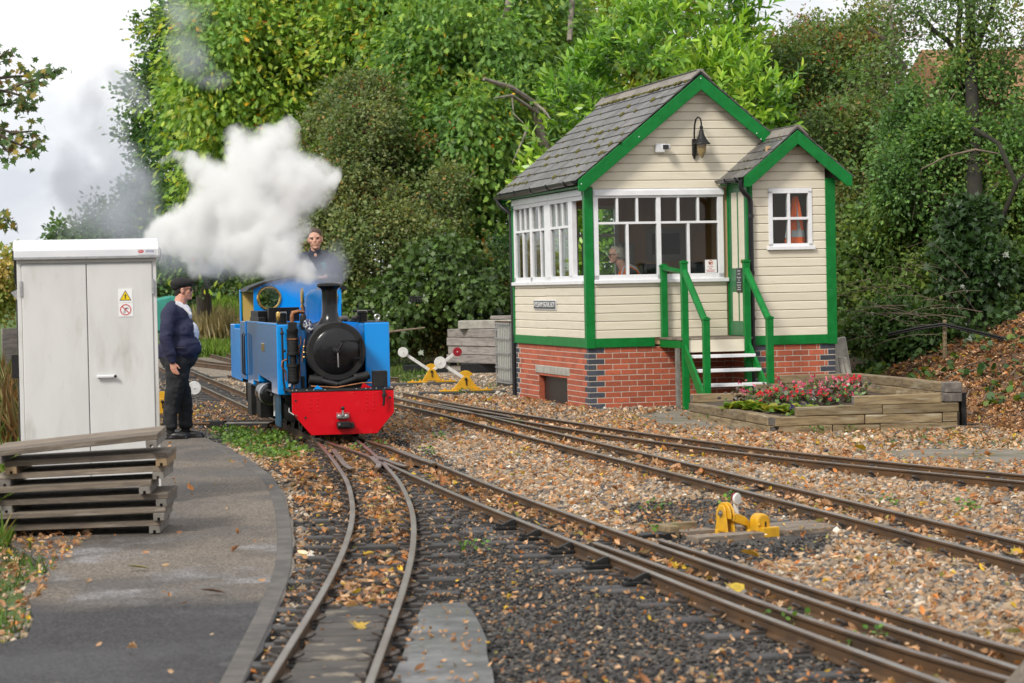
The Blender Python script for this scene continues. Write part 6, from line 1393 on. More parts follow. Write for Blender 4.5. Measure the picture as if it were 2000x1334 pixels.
# teal sheet and fence beyond the path
o = MB().prism([(-.5, 0), (.18, 0), (.18, .62), (.05, .72), (-.5, .62)], 0, .6, 'y').obj('covered_wagon', mat('teal_sheet', (.02, .19, .15), (.03, .25, .20), 3, .6, .2, 6), None, .05); p = at(330, 640, 46); o.location = (p.x, p.y, p.z - .1); tag(o, 'teal tarpaulin covered load behind the man in the cap', 'tarpaulin')
fp = at(14, 684, 42)
fz = empty('board_fence', (fp.x, fp.y, 0), 1.15, 'grey board fence beyond the long grass at the left edge', 'fence')
for k in range(12): boxobj('board', M['timbergrey'], fz, k * .62 - 2.6, k * .62 - 2.08, 0, .03, 0.02, 1.12 + random.uniform(-.02, .02))
for k in range(4): boxobj('post', M['lintel'], fz, k * 1.9 - 2.75, k * 1.9 - 2.63, .03, .15, 0, 1.3)
# ------------------------------------------------------------------ foliage
LEAF = {
 'small': ([(0, 0, 0), (.32, .5, .05), (0, 1, 0), (-.32, .5, .05)], None),
 'oak': ([(0, 0, 0), (.05, .12, 0), (.17, .20, .05), (.10, .28, .01), (.30, .50, .09), (.13, .50, .01), (.24, .80, .07), (.09, .74, 0), (0, 1.0, -.05), (-.09, .74, 0), (-.24, .80, .07), (-.13, .50, .01), (-.30, .50, .09), (-.10, .28, .01), (-.17, .20, .05), (-.05, .12, 0)], None),
 'lance': ([(0, 0, 0), (.13, .28, .05), (.16, .55, .04), (.09, .82, -.02), (0, 1, -.10), (-.09, .82, -.02), (-.16, .55, .04), (-.13, .28, .05)], None),
 'maple': ([(0, 0, 0), (.30, -.05, .03), (.24, .18, 0), (.55, .35, .04), (.26, .45, 0), (.30, .62, .03), (.12, .60, 0), (0, 1.0, -.03), (-.12, .60, 0), (-.30, .62, .03), (-.26, .45, 0), (-.55, .35, .04), (-.24, .18, 0), (-.30, -.05, .03)], None),
}
def unit(a): return a / np.maximum(np.linalg.norm(a, axis=-1, keepdims=True), 1e-9)
def leafmesh(name, P, D, Nn, size, kind, col, m):
    """one n-gon leaf at each point P, along D, facing Nn"""
    T = np.array(LEAF[kind][0], float); k = len(T); n = len(P)
    D = unit(D); X = unit(np.cross(D, Nn)); Z = np.cross(X, D)
    size = np.asarray(size, float).reshape(-1, 1, 1)
    V = P[:, None, :] + size * (T[None, :, 0:1] * X[:, None, :] + T[None, :, 1:2] * D[:, None, :] + T[None, :, 2:3] * Z[:, None, :])
    F = np.arange(n * k).reshape(n, k)
    return npmesh(name, V.reshape(-1, 3), F, m, np.repeat(col, k, axis=0))
def palette(n, cols, w=None, var=.22, clump=None):
    cols = np.array(cols, float); w = None if w is None else np.array(w) / sum(w)
    if clump is None: i = rng.choice(len(cols), n, p=w)
    else:
        cw = np.cumsum(w if w is not None else np.full(len(cols), 1 / len(cols))); i = np.searchsorted(cw, np.clip(clump + rng.normal(0, .13, n), 0, .999))
    c = cols[np.clip(i, 0, len(cols) - 1)]; return np.clip(c * (1 + rng.normal(0, var, (n, 1))), .004, 1)
class Crown:
    """lobes given as places in the photograph: (px, py, distance, radius in px, squash)"""
    def __init__(s, lobes, sub=7, subr=(.30, .55), seed=0, bk=.95, ba=.42):
        s.bk = bk; s.ba = ba * np.mean([q[2] for q in lobes]) / 45
        r_ = np.random.default_rng(seed); C = []; R = []
        for (px, py, Y, rp, *q) in lobes:
            c = np.array(at(px, py, Y)); r = rp * Y / F_PX; sq = q[0] if q else .85
            C.append(c); R.append((r, r * .8, r * sq))
            for _ in range(sub):
                d = unit(r_.normal(0, 1, 3)); d[1] = -abs(d[1]) * (1 if r_.random() < .7 else -1); rr = r * r_.uniform(*subr)
                C.append(c + d * np.array(R[-1 - 0] if False else (r, r * .8, r * sq)) * r_.uniform(.75, 1.02)); R.append((rr, rr, rr * .85))
        s.C = np.array(C); s.R = np.array(R); s.r = r_
    def shell(s, n, inner=.14, back=.25):
        """points near the surface of the lobes, with the outward direction there"""
        A = (s.R[:, 0] * s.R[:, 2]); p = A / A.sum(); out = []; dirs = []; tot = 0
        while tot < n:
            m = int((n - tot) * 2.2) + 50; i = s.r.choice(len(s.C), m, p=p); d = unit(s.r.normal(0, 1, (m, 3)))
            f = 1 - np.abs(s.r.normal(0, inner, m)); P = s.C[i] + d * s.R[i] * f[:, None]; bump = np.array([mnoise.noise(Vector(q_) * s.bk) + .5 * mnoise.noise(Vector(q_) * s.bk * 2.3) for q_ in P]); P = P + d * (bump * s.ba)[:, None]; mask = s.r.random(m) < np.clip(.60 + 1.9 * bump, .06, 1)
            keep = mask & ((d[:, 1] < .25) | (s.r.random(m) < back))
            q = ((P[:, None, :] - s.C[None]) / s.R[None]); inside = (np.einsum('ijk,ijk->ij', q, q) < .52); inside[np.arange(m), i] = False
            keep &= ~inside.any(1) | (s.r.random(m) < .12)
            keep &= P[:, 2] > hgt(P[:, 0], P[:, 1]) + .04
            P, d = P[keep], d[keep]; out.append(P); dirs.append(d); tot += len(P)
        return np.concatenate(out)[:n], np.concatenate(dirs)[:n]
def foliage(name, crown, nspray, per, size, kind, cols, w, m, parent, spread=.30, droop=.35, var=.22, flat=.7, inner=.14, twig=0, back=.25, cscale=1.1, sizevar=.25):
    P, O = crown.shell(nspray, inner, back); r_ = crown.r
    tw = unit(O * .8 + r_.normal(0, .55, P.shape) + np.array([0, 0, .25 - droop]))
    t = r_.uniform(0, 1, (nspray, per)); side = r_.normal(0, 1, (nspray, per, 3))
    pos = P[:, None] + tw[:, None] * (t[..., None] - .3) * spread + side * spread * .17
    pos[..., 2] -= (t ** 2) * spread * droop
    D = unit(tw[:, None] * .6 + side * .75 + np.array([0, 0, -droop])); up = unit(O[:, None] * .45 + r_.normal(0, .55, D.shape) + np.array([0, -.18, flat]))
    pos = pos.reshape(-1, 3); D = D.reshape(-1, 3); up = up.reshape(-1, 3); n = len(pos)
    cl = np.array([mnoise.noise(Vector(p) * cscale) for p in P]); cl = np.clip(.5 + cl * .62, 0, .999)
    col = palette(n, cols, w, var, np.repeat(cl, per))
    me = leafmesh(name, pos, D, up, size * (1 + r_.normal(0, sizevar, n)).clip(.4, 1.8), kind, col, m)
    o = link(name, me, parent)
    if twig:
        mb = MB(); idx = r_.choice(nspray, twig, replace=False)
        for i in idx:
            a = P[i] - O[i] * spread * .8; b = P[i] + tw[i] * spread * .45; mid = (a + b) / 2 + r_.normal(0, spread * .08, 3); mb.tube([a, mid, b], [.008, .006, .003], 3, cap=False)
        tw_o = mb.obj('twigs', M['twig'], parent); tw_o['kind'] = 'stuff'
    return o
M['leaf'] = leafmat('leaf', .45, .36, gain=2.05); M['leafgloss'] = leafmat('glossy_leaf', .32, .25, spec=.45, gain=1.8); M['leaffar'] = leafmat('far_leaf', .6, .35, gain=1.9)
M['bark'] = mat('bark', (.085, .068, .052), (.05, .04, .032), 9, .9, .6, 40, stretch=(1, 1, .25)); M['barkpale'] = mat('pale_bark', (.25, .22, .18), (.15, .13, .105), 7, .85, .5, 40); M['barkdark'] = mat('dark_bark', (.016, .014, .010), (.028, .027, .014), 9, .9, .6, 40, stretch=(1, 1, .25)); M['twig'] = mat('twig', (.20, .15, .11), (.12, .09, .07), 5, .9)
M['weed'] = leafmat('weed', .5, .3, gain=1.0); M['berry'] = mat('red_berry', (.30, .015, .018), None, rough=.3, var=.3); M['orangeberry'] = mat('orange_berry', (.40, .07, .02), None, rough=.4)
def trunk(parent, base, tips, r0=.22, m='bark', jig=.12, name='trunk'):
    mb = MB(); base = Vector(base)
    for (tp, r) in tips:
        tp = Vector(tp); P = []
        for k in range(7):
            t = k / 6; q = base.lerp(tp, t); q += Vector((math.sin(t * PI) * (tp.x - base.x) * -.18, 0, math.sin(t * PI) * abs(tp.x - base.x) * .10)) + mnoise.noise_vector(q * 1.3) * jig * t
            P.append(q)
        mb.tube(P, [r0 + (r - r0) * (k / 6) ** .7 for k in range(7)], 9)
    return mb.obj(name, M[m], parent, smooth=True)
def limb(parent, pts, r, m='barkpale', name='limb'):
    return MB().tube([at(*p) for p in pts], r, 8).obj(name, M[m], parent, smooth=True)
def berries(parent, crown, n, r, m='berry', per=4, name='berries'):
    P, O = crown.shell(n, .05, .1); P = P + O * .05; Q = np.repeat(P, per, 0) + crown.r.normal(0, .035, (n * per, 3))
    T = np.array([(0, 0, 1), (.9, 0, -.2), (-.45, .8, -.2), (-.45, -.8, -.2), (0, 0, -1)]) * r; F0 = np.array([(0, 1, 2), (0, 2, 3), (0, 3, 1), (4, 2, 1), (4, 3, 2), (4, 1, 3)])
    V = (Q[:, None] + T[None]).reshape(-1, 3); F = (np.arange(len(Q))[:, None, None] * 5 + F0[None]).reshape(-1, 3)
    o = link(name, npmesh(name, V, F, M[m], smooth=True), parent); o['kind'] = 'stuff'; return o
def tree(name, label, cat, group, base=(0, 0, 0)):
    return empty(name, base, 0, label, cat, group)
OAKG = [(.20, .20, .022), (.12, .165, .022), (.075, .135, .024), (.055, .115, .028), (.05, .10, .026), (.16, .155, .02)]
TG = 'trees along the bank'
def fol(*a, **k): o = foliage(*a, **k); o['kind'] = 'stuff'; return o
# 1 red oak, yellow green, behind the steam
c = Crown([(560, 120, 60, 150), (680, 60, 61, 150), (460, 190, 62, 100), (640, 220, 60, 110), (520, 290, 62, 90), (760, 20, 60, 120), (420, 320, 63, 60), (560, -60, 62, 160), (420, 260, 62, 60)], seed=1, bk=.5, ba=.75)
t = tree('oak_tree', 'big yellow green oak with lobed leaves behind the steam cloud', 'tree', TG)
fol('crown', c, 5600, 10, .185, 'oak', [(.25, .23, .025), (.18, .225, .028), (.13, .20, .03), (.10, .175, .032), (.07, .14, .03), (.10, .17, .03)], [.5, 1.4, 2, 2, 1.3, 1], M['leaf'], t, spread=.8, droop=.75)
fol('branch_sprays', c, 520, 26, .185, 'oak', [(.23, .22, .025), (.17, .22, .028), (.13, .20, .03), (.10, .175, .03)], None, M['leaf'], t, spread=1.9, droop=.7, inner=.02, cscale=.6)
fol('autumn_leaves', c, 80, 7, .20, 'oak', [(.42, .12, .015), (.48, .24, .02), (.3, .07, .02)], None, M['leaf'], t, spread=.6, droop=.6)
trunk(t, at(600, 640, 62), [(at(600, 200, 62), .12), (at(500, 220, 62), .06), (at(700, 120, 62), .06)], .28); limb(t, [(600, 130, 59), (640, 150, 59.2), (700, 100, 59.5)], [.03, .05, .06], 'bark')
# 2 dark tree behind it on the left
c = Crown([(390, 120, 72, 90), (330, 210, 72, 62), (360, 330, 72, 95), (300, 270, 73, 40), (420, 430, 70, 110), (330, 420, 73, 60), (430, 20, 73, 70), (385, 30, 73, 40), (300, 330, 73, 35)], seed=2, sub=9)
t = tree('hornbeam_tree', 'tall dark green tree at the edge of the open sky on the left', 'tree', TG)
fol('crown', c, 3300, 10, .155, 'small', [(.028, .062, .022), (.04, .085, .026), (.055, .10, .03), (.075, .12, .03)], None, M['leaffar'], t, spread=.6, droop=.2)
trunk(t, at(400, 640, 72), [(at(385, 150, 72), .1), (at(340, 300, 72), .05)], .25)
# 3 far small tree in the smoke
c = Crown([(215, 490, 92, 85), (150, 480, 93, 52), (290, 460, 92, 75), (240, 420, 93, 55), (330, 520, 90, 60), (380, 560, 90, 50)], seed=3, sub=9)
t = tree('far_tree', 'hazy blue green tree behind the smoke above the grey cabinet', 'tree', TG)
fol('crown', c, 1500, 9, .20, 'small', [(.035, .07, .03), (.05, .09, .034), (.07, .11, .04)], None, M['leaffar'], t, spread=.7); trunk(t, at(230, 600, 92), [(at(230, 450, 92), .08), (at(170, 470, 92), .05)], .2)
# 4 central red oak with bare limbs
c = Crown([(920, 110, 56.0, 130), (1010, 40, 58.0, 120), (820, 150, 57.0, 100), (1060, 300, 56.0, 80), (900, 250, 55.0, 105), (830, 330, 56.0, 75), (950, 400, 55.5, 75), (1010, 470, 56.0, 55), (880, 470, 56.0, 50), (1090, 130, 57.0, 70), (850, 10, 59.0, 110), (990, 330, 57.0, 70), (920, 540, 56.0, 45)], seed=4, bk=.55, ba=.65)
t = tree('oak_tree', 'mid green oak with bare grey limbs showing left of the signal box roof', 'tree', TG)
fol('crown', c, 4900, 10, .17, 'oak', [(.16, .20, .03), (.105, .17, .03), (.08, .15, .03), (.062, .125, .03), (.048, .095, .026)], [.6, 1.6, 2, 2, 1.5], M['leaf'], t, spread=.75, droop=.8)
fol('branch_sprays', c, 480, 26, .17, 'oak', [(.15, .20, .03), (.11, .175, .03), (.08, .15, .03)], None, M['leaf'], t, spread=1.7, droop=.75, inner=.02, cscale=.6)
fol('autumn_leaves', c, 60, 7, .17, 'oak', [(.42, .13, .015), (.46, .25, .02), (.28, .07, .02)], None, M['leaf'], t, spread=.5, droop=.6)
trunk(t, at(1095, 640, 57.5), [(at(1062, 260, 56.5), .11), (at(1040, 60, 57.0), .06)], .2, 'barkpale')
limb(t, [(1075, 330, 54.6), (1058, 270, 54.4), (1040, 200, 54.2), (1000, 172, 53.6), (945, 154, 53.0)], [.13, .11, .085, .065, .04]); limb(t, [(1052, 222, 54.2), (1000, 186, 53.4), (965, 192, 53.0)], [.05, .03, .015]); limb(t, [(1040, 198, 54.2), (1062, 215, 53.6), (1075, 232, 53.4)], [.04, .03, .015]); limb(t, [(1000, 190, 53.4), (1003, 222, 53.2), (1022, 240, 53.0)], [.022, .014, .008]); limb(t, [(1030, 250, 53.6), (1020, 275, 53.3), (1000, 320, 53.0)], [.03, .02, .01])
limb(t, [(975, 60, 56.0), (990, 20, 56.0), (1000, -40, 56.0)], [.05, .07, .08]); limb(t, [(1112, 80, 56.0), (1116, 20, 56.5), (1120, -30, 57.0)], [.06, .07, .08])
HAWC = [(.18, .11, .035), (.125, .13, .045), (.09, .115, .042), (.068, .095, .034), (.05, .08, .028), (.17, .08, .03)]
# 5 hawthorn mass left of the box, ivy below
c = Crown([(740, 330, 53.5, 120), (660, 400, 54.0, 75), (830, 400, 53.0, 85), (720, 240, 54.5, 75), (640, 270, 55.5, 55), (780, 500, 52.5, 110), (690, 540, 53.5, 80), (880, 560, 52.5, 90), (950, 520, 53.0, 65), (960, 620, 53.5, 50), (760, 600, 52.5, 70), (870, 640, 53.0, 50), (640, 480, 54.5, 55)], seed=5, sub=10, subr=(.22, .45), bk=.75, ba=.5)
t = tree('hawthorn_tree', 'wide grey green hawthorn with red berries and ivy between engine and signal box', 'tree', TG)
fol('crown', c, 8200, 9, .086, 'small', HAWC, [.5, 2, 2.2, 2, 1.6, .45], M['leaf'], t, spread=.42, droop=.3, cscale=.9, twig=500)
fol('branch_sprays', c, 420, 34, .082, 'small', HAWC[:4], None, M['leaf'], t, spread=1.15, droop=.45, inner=.03, twig=300)
berries(t, c, 330, .017); berries(t, c, 120, .018, 'orangeberry')
c2 = Crown([(900, 560, 51.0, 75), (800, 600, 51.3, 70), (850, 520, 51.5, 60), (950, 600, 51.5, 50), (720, 610, 52.0, 60), (670, 590, 52.5, 50)], seed=55, sub=9, subr=(.25, .5))
fol('ivy', c2, 1300, 7, .115, 'maple', [(.03, .055, .014), (.042, .075, .018), (.058, .095, .022), (.02, .04, .012)], None, M['leafgloss'], t, spread=.4, droop=.7, flat=.2)
trunk(t, at(800, 640, 54.0), [(at(770, 400, 54.0), .06), (at(860, 480, 53.5), .05), (at(700, 430, 54.5), .05)], .14); limb(t, [(640, 640, 50.5), (700, 640, 50.3), (760, 648, 50.1), (830, 640, 50.0)], [.02, .03, .025, .015], 'twig')
# 6 laurel behind the roof
c = Crown([(1180, 200, 41.5, 85), (1290, 120, 41, 95), (1400, 90, 41.5, 90), (1120, 300, 41.5, 60), (1240, 300, 42, 90), (1460, 190, 40.6, 70), (1340, 40, 42, 70), (1200, 420, 42, 90), (1330, 400, 42, 90), (1060, 350, 42, 40), (1230, 520, 42, 80), (1420, 330, 41, 70), (1130, 480, 42.5, 60)], seed=6, sub=8)
t = tree('laurel_bush', 'bright green laurel with long glossy leaves rising behind the slate roof', 'bush', 'bushes on the bank')
def lance_sprays():
    P, O = c.shell(1500, .12, .2); r_ = c.r; per = 10; n = len(P)
    tw = unit(O * .7 + r_.normal(0, .35, P.shape) + np.array([0, 0, .75])); a = r_.uniform(0, 2 * PI, (n, 1)) + np.arange(per) * 2.4; t_ = np.arange(per) / (per - 1)
    X = unit(np.cross(tw, np.array([.3, .2, 1.]))); Y = np.cross(tw, X)
    D = tw[:, None] * (.35 + .75 * t_[None, :, None]) + (X[:, None] * np.cos(a)[..., None] + Y[:, None] * np.sin(a)[..., None]) * (1.0 - .45 * t_[None, :, None])
    pos = P[:, None] + tw[:, None] * (t_[None, :, None] * .34); up = unit(tw[:, None] * .9 + r_.normal(0, .15, D.shape) - D * .3)
    cl = np.clip(.5 + .6 * np.array([mnoise.noise(Vector(p) * .9) for p in P]), 0, .99)
    tipg = np.repeat(cl, per) * .7 + np.tile(t_, n) * .3
    col = palette(n * per, [(.045, .11, .018), (.07, .16, .02), (.115, .215, .024), (.18, .28, .03), (.25, .33, .05)], [1.2, 2, 2, 1.6, .8], .15, tipg)
    o = link('crown', leafmesh('crown', pos.reshape(-1, 3), D.reshape(-1, 3), up.reshape(-1, 3), .185 * (1 + r_.normal(0, .18, n * per)).clip(.5, 1.5), 'lance', col, M['leafgloss']), t); o['kind'] = 'stuff'
lance_sprays(); trunk(t, at(1250, 600, 42.3), [(at(1200, 350, 42), .04), (at(1380, 250, 42), .04), (at(1290, 200, 42), .04)], .09)
# 7 hawthorn with red berries behind the porch
c = Crown([(1560, 170, 43, 100), (1670, 130, 43.5, 85), (1490, 150, 44, 60), (1640, 260, 42, 100), (1550, 280, 42.5, 70), (1720, 330, 41, 85), (1690, 50, 44, 50), (1590, 70, 44.5, 55), (1680, 430, 41, 60), (1500, 230, 43, 55), (1620, 370, 42, 70)], seed=7, sub=11, subr=(.22, .45), bk=.8, ba=.5)
t = tree('hawthorn_tree', 'tall hawthorn thick with dark red berries rising behind the porch', 'tree', TG)
fol('crown', c, 7000, 8, .074, 'small', [(.17, .085, .03), (.10, .11, .035), (.07, .105, .03), (.055, .09, .028), (.045, .08, .025), (.16, .14, .03)], [.7, 2, 2, 1.8, 1.3, .8], M['leaf'], t, spread=.40, droop=.3, twig=420)
berries(t, c, 620, .017)
trunk(t, at(1700, 640, 43), [(at(1760, 130, 42), .05), (at(1690, 330, 42.5), .06), (at(1600, 200, 43), .03)], .13); limb(t, [(1768, 135, 41), (1730, 80, 41), (1690, 50, 41)], [.06, .045, .03], 'bark'); limb(t, [(1742, 90, 41), (1740, 40, 41), (1738, 0, 41)], [.035, .03, .02], 'barkpale')
# 8 big dark tree at the right with an ivy clad trunk
c = Crown([(1880, 300, 38, 95), (1790, 340, 38, 80), (1960, 330, 37.5, 75), (1900, 200, 38.5, 80), (1820, 230, 38.5, 65), (2010, 240, 38, 70), (1850, 400, 37.5, 60), (1770, 270, 38.5, 50), (1960, 430, 38, 50)], seed=8, sub=10, subr=(.22, .48), bk=.85, ba=.5)
t = tree('blackthorn_tree', 'large dark green tree at the right with small leaves and an ivy clad trunk', 'tree', TG)
fol('crown', c, 6200, 8, .072, 'small', [(.035, .075, .022), (.05, .10, .028), (.065, .125, .032), (.10, .15, .035), (.15, .17, .03)], [1.5, 2.2, 2, 1.2, .4], M['leaf'], t, spread=.36, droop=.35, twig=520)
fol('branch_sprays', c, 300, 34, .07, 'small', [(.05, .10, .028), (.075, .135, .032), (.11, .155, .035)], None, M['leaf'], t, spread=1.0, droop=.4, inner=.03, twig=220)
cs = Crown([(1850, 60, 39, 95), (1960, 60, 39, 90), (1780, 80, 39.5, 65), (1900, 130, 39, 70), (2020, 140, 39, 60), (1730, 150, 40, 55), (1800, 160, 39.5, 50), (1880, -30, 39, 90), (1760, 0, 40, 60), (2000, -10, 39, 70)], seed=88, sub=8, subr=(.25, .5))
fol('upper_crown', cs, 1100, 7, .07, 'small', [(.04, .075, .022), (.055, .095, .026), (.075, .12, .03), (.12, .11, .03)], None, M['leaf'], t, spread=.42, twig=260)
tb = at(1925, 672, 35.5); trunk(t, tb, [(at(1893, 240, 38.6), .11), (at(1885, 10, 39.2), .075)], .2, 'barkdark', jig=.22); trunk(t, at(1892, 240, 38.6), [(at(1800, 20, 39), .035), (at(1850, -20, 39.4), .04), (at(1950, -10, 39), .035)], .07, 'barkdark', jig=.25, name='limb')
limb(t, [(1915, 470, 36.5), (1960, 420, 36.3), (1985, 360, 36.2), (1950, 280, 36.5), (1900, 250, 37)], [.04, .045, .04, .035, .03], 'barkdark'); limb(t, [(1985, 360, 36.2), (2010, 330, 36.2)], [.03, .025], 'barkdark'); limb(t, [(1800, 330, 36.5), (1850, 305, 36.2), (1905, 292, 36), (1950, 300, 36)], [.01, .014, .016, .01], 'twig')
ci = Crown([(1905, 430, 36.2, 42), (1910, 510, 35.8, 44), (1920, 590, 35.5, 50), (1930, 650, 35.2, 48), (1885, 470, 36, 30), (1870, 430, 36, 34), (1950, 630, 35.2, 40)], seed=89, sub=8, subr=(.3, .5))
fol('ivy', ci, 1100, 7, .095, 'maple', [(.014, .032, .009), (.02, .043, .012), (.032, .06, .016)], None, M['leafgloss'], t, spread=.28, droop=.75, flat=.15)
# 9 undergrowth and brambles on the bank
def bush(name, label, lobes, n, per, size, kind, cols, seed, spread=.35, m='leaf', tw=0, w=None, droop=.3, group='bushes on the bank'):
    c = Crown(lobes, seed=seed, sub=9, subr=(.28, .5)); t = tree(name, label, 'bush', group); fol('leaves', c, n, per, size, kind, cols, w, M[m], t, spread=spread, droop=droop, twig=tw); return t, c
UG = [(.028, .055, .014), (.042, .075, .018), (.06, .095, .022), (.085, .11, .026), (.02, .04, .012)]
tb_, _ = bush('elder_bush', 'leafy undergrowth bush against the right wall of the box', [(1680, 466, 39.6, 60), (1720, 536, 38.6, 70), (1660, 566, 39.1, 50), (1700, 606, 38.1, 55), (1650, 486, 39.6, 40)], 1700, 8, .10, 'small', UG, 21, tw=160)
bush('bramble_bush', 'light green bramble thicket below the hawthorn and left of the ivy trunk', [(1790, 456, 38.6, 65), (1830, 526, 37.6, 60), (1760, 556, 37.6, 60), (1820, 596, 37.1, 50), (1740, 436, 39.6, 50)], 2000, 8, .095, 'small', [(.04, .07, .016), (.06, .095, .02), (.085, .115, .026), (.026, .05, .013)], 22, tw=260)
bush('bramble_bush', 'dark low brambles on the bank top behind the leaning slabs', [(1700, 646, 36.6, 45), (1760, 636, 36.6, 40), (1660, 656, 37.2, 35), (1830, 646, 36.0, 30)], 800, 8, .09, 'small', [(.016, .035, .01), (.028, .055, .014), (.05, .075, .02)], 23, tw=60)
bush('bramble_bush', 'brambles at the right edge below the ivy clad trunk', [(1985, 526, 36.6, 50), (2010, 606, 35.6, 55), (1975, 646, 35.2, 35), (1990, 446, 37.6, 45)], 900, 8, .10, 'small', UG, 24, tw=90)
bush('dark_bush', 'dark shaded bush between the white tank and the low timber stack', [(960, 600, 52, 60), (1010, 560, 52, 70), (1000, 500, 52, 60)], 900, 8, .09, 'small', [(.02, .045, .014), (.035, .065, .02)], 25)
# arching dry stalks
mb = MB(); r_ = np.random.default_rng(31)
for k in range(42):
    x0, y0 = r_.uniform(1690, 1920), r_.uniform(540, 660); Y = r_.uniform(34.4, 36.4); a = r_.uniform(2.0, 3.6); L_ = r_.uniform(50, 150)
    mb.tube([at(x0 + math.cos(a) * L_ * t, y0 - math.sin(abs(a)) * L_ * t * .7 - L_ * .25 * t * (1 - t), Y - .35 * t) for t in (0, .35, .7, 1)], [.006, .005, .004, .002], 4, cap=False)
tag(mb.obj('dry_stalks', M['twig']), kind='stuff')
# 10 background trees that close the gaps
BG = [('background_tree', 'loose yellow green tree far behind the central oak', [(760, 60, 78, 170), (900, 0, 78, 150), (680, 200, 78, 120), (820, 260, 78, 140), (1020, 60, 78, 130)], [(.26, .24, .02), (.17, .20, .025), (.11, .16, .025)], 41),
      ('background_tree', 'pale green tree showing between the central oak and the laurel', [(1110, 120, 70, 130), (1200, 40, 70, 130), (1060, 260, 70, 120), (1180, 260, 70, 130), (1300, 60, 70, 110)], [(.20, .22, .03), (.13, .17, .03), (.09, .14, .03)], 42),
      ('background_tree', 'dull green tree in the gap behind the porch hawthorn', [(1500, 230, 58, 110), (1600, 330, 58, 110), (1720, 430, 58, 90), (1560, 480, 58, 100), (1690, 540, 56, 90)], [(.10, .12, .03), (.14, .15, .035), (.07, .10, .03)], 43)]
for nm, lab, lob, cols, sd_ in BG:
    c = Crown(lob, seed=sd_, sub=7); t = tree(nm, lab, 'tree', TG); fol('crown', c, 1700, 8, .26, 'small', cols, None, M['leaffar'], t, spread=.8); q = lob[0]; trunk(t, at(q[0], 620, q[2]), [(at(q[0], q[1] + 60, q[2]), .1), (at(lob[1][0], lob[1][1] + 60, q[2]), .07)], .22)
# hedge of far bushes, grass and dry reeds beyond the engine
bush('far_bush', 'olive green bush beyond the grass left of the engine cab', [(420, 560, 98, 45), (470, 570, 98, 45), (385, 585, 99, 35), (520, 560, 98, 50)], 900, 8, .20, 'small', [(.10, .13, .035), (.14, .16, .045), (.07, .10, .03)], 51, spread=.6, m='leaffar', group='far bushes')
bush('far_bush', 'yellowish shrub beyond the fence at the left edge', [(15, 520, 60, 40), (-20, 560, 60, 50), (30, 580, 60, 30)], 500, 8, .12, 'small', [(.20, .18, .04), (.14, .17, .04), (.25, .19, .06)], 52, spread=.4, m='leaffar', group='far bushes')
bush('far_bush', 'dark bush closing the view behind the engine cab roof', [(560, 560, 80, 60), (620, 540, 78, 60), (500, 520, 85, 50), (590, 470, 80, 70)], 1100, 8, .16, 'small', [(.03, .055, .018), (.045, .08, .024), (.07, .10, .03)], 53, spread=.5, m='leaffar', group='far bushes')
bush('far_bush', 'grey green hedge behind the tarpaulin and the man in the cap', [(340, 590, 96, 40), (300, 600, 97, 40), (250, 600, 97, 45), (180, 600, 97, 50), (100, 600, 97, 50), (40, 600, 97, 45)], 900, 8, .2, 'small', [(.09, .12, .04), (.12, .14, .05), (.07, .10, .035)], 54, spread=.6, m='leaffar', group='far bushes')
# 11 near maple branch hanging into the upper left corner
t = tree('maple_tree', 'maple branch with small pointed leaves hanging into the upper left corner', 'tree', None)
YM = 20.0
mbm = MB(); tipsM = []
def br(P, r):
    Q = [at(a, b, YM + d) for a, b, d in P]; mbm.tube(Q, [r * (1 - .75 * k / (len(Q) - 1)) for k in range(len(Q))], 6); return Q
paths = [[(-90, 210, 0), (-20, 190, 0), (40, 165, -.1), (85, 150, -.2), (122, 134, -.2)], [(-90, 260, .2), (-20, 245, .1), (25, 260, 0), (62, 256, 0), (78, 270, 0)], [(-80, 150, .2), (-30, 130, 0), (0, 112, 0), (18, 96, 0)], [(-60, 215, .1), (0, 205, 0), (40, 200, 0), (66, 212, 0)], [(-70, 250, 0), (-20, 265, .1), (5, 285, .1), (18, 300, .1)], [(-50, 170, -.1), (20, 180, -.1), (48, 190, -.1), (55, 225, -.1)], [(-40, 240, 0), (20, 275, 0), (58, 290, 0), (68, 288, 0)], [(-60, 430, .3), (-10, 430, .2), (8, 426, .2), (20, 440, .2)], [(-60, 160, .1), (20, 150, .1), (62, 148, .1), (80, 152, 0)]]
for P in paths:
    Q = br(P, .018); n_ = len(Q)
    for k in range(46):
        u = rng.uniform(.25, 1) * (n_ - 1); i = min(int(u), n_ - 2); tipsM.append(np.array(Q[i].lerp(Q[i + 1], u - i)) + rng.normal(0, .05, 3))
tipsM = np.array(tipsM); nM = len(tipsM); colM = palette(nM, [(.035, .06, .022), (.05, .09, .03), (.10, .11, .03), (.15, .11, .025), (.09, .05, .025)], [2, 2.5, 1.5, .7, .6], .25)
o = link('leaves', leafmesh('leaves', tipsM, rng.normal(0, .7, (nM, 3)) + np.array([.3, 0, -.6]), rng.normal(0, .6, (nM, 3)) + np.array([0, -.8, .5]), rng.uniform(.045, .085, nM), 'maple', colM, M['leaf']), t); o['kind'] = 'stuff'; mbm.obj('branches', M['bark'], t)
trunk(t, at(-420, 1000, 20), [(at(-90, 235, 20), .03), (at(-380, 0, 20), .10)], .2)
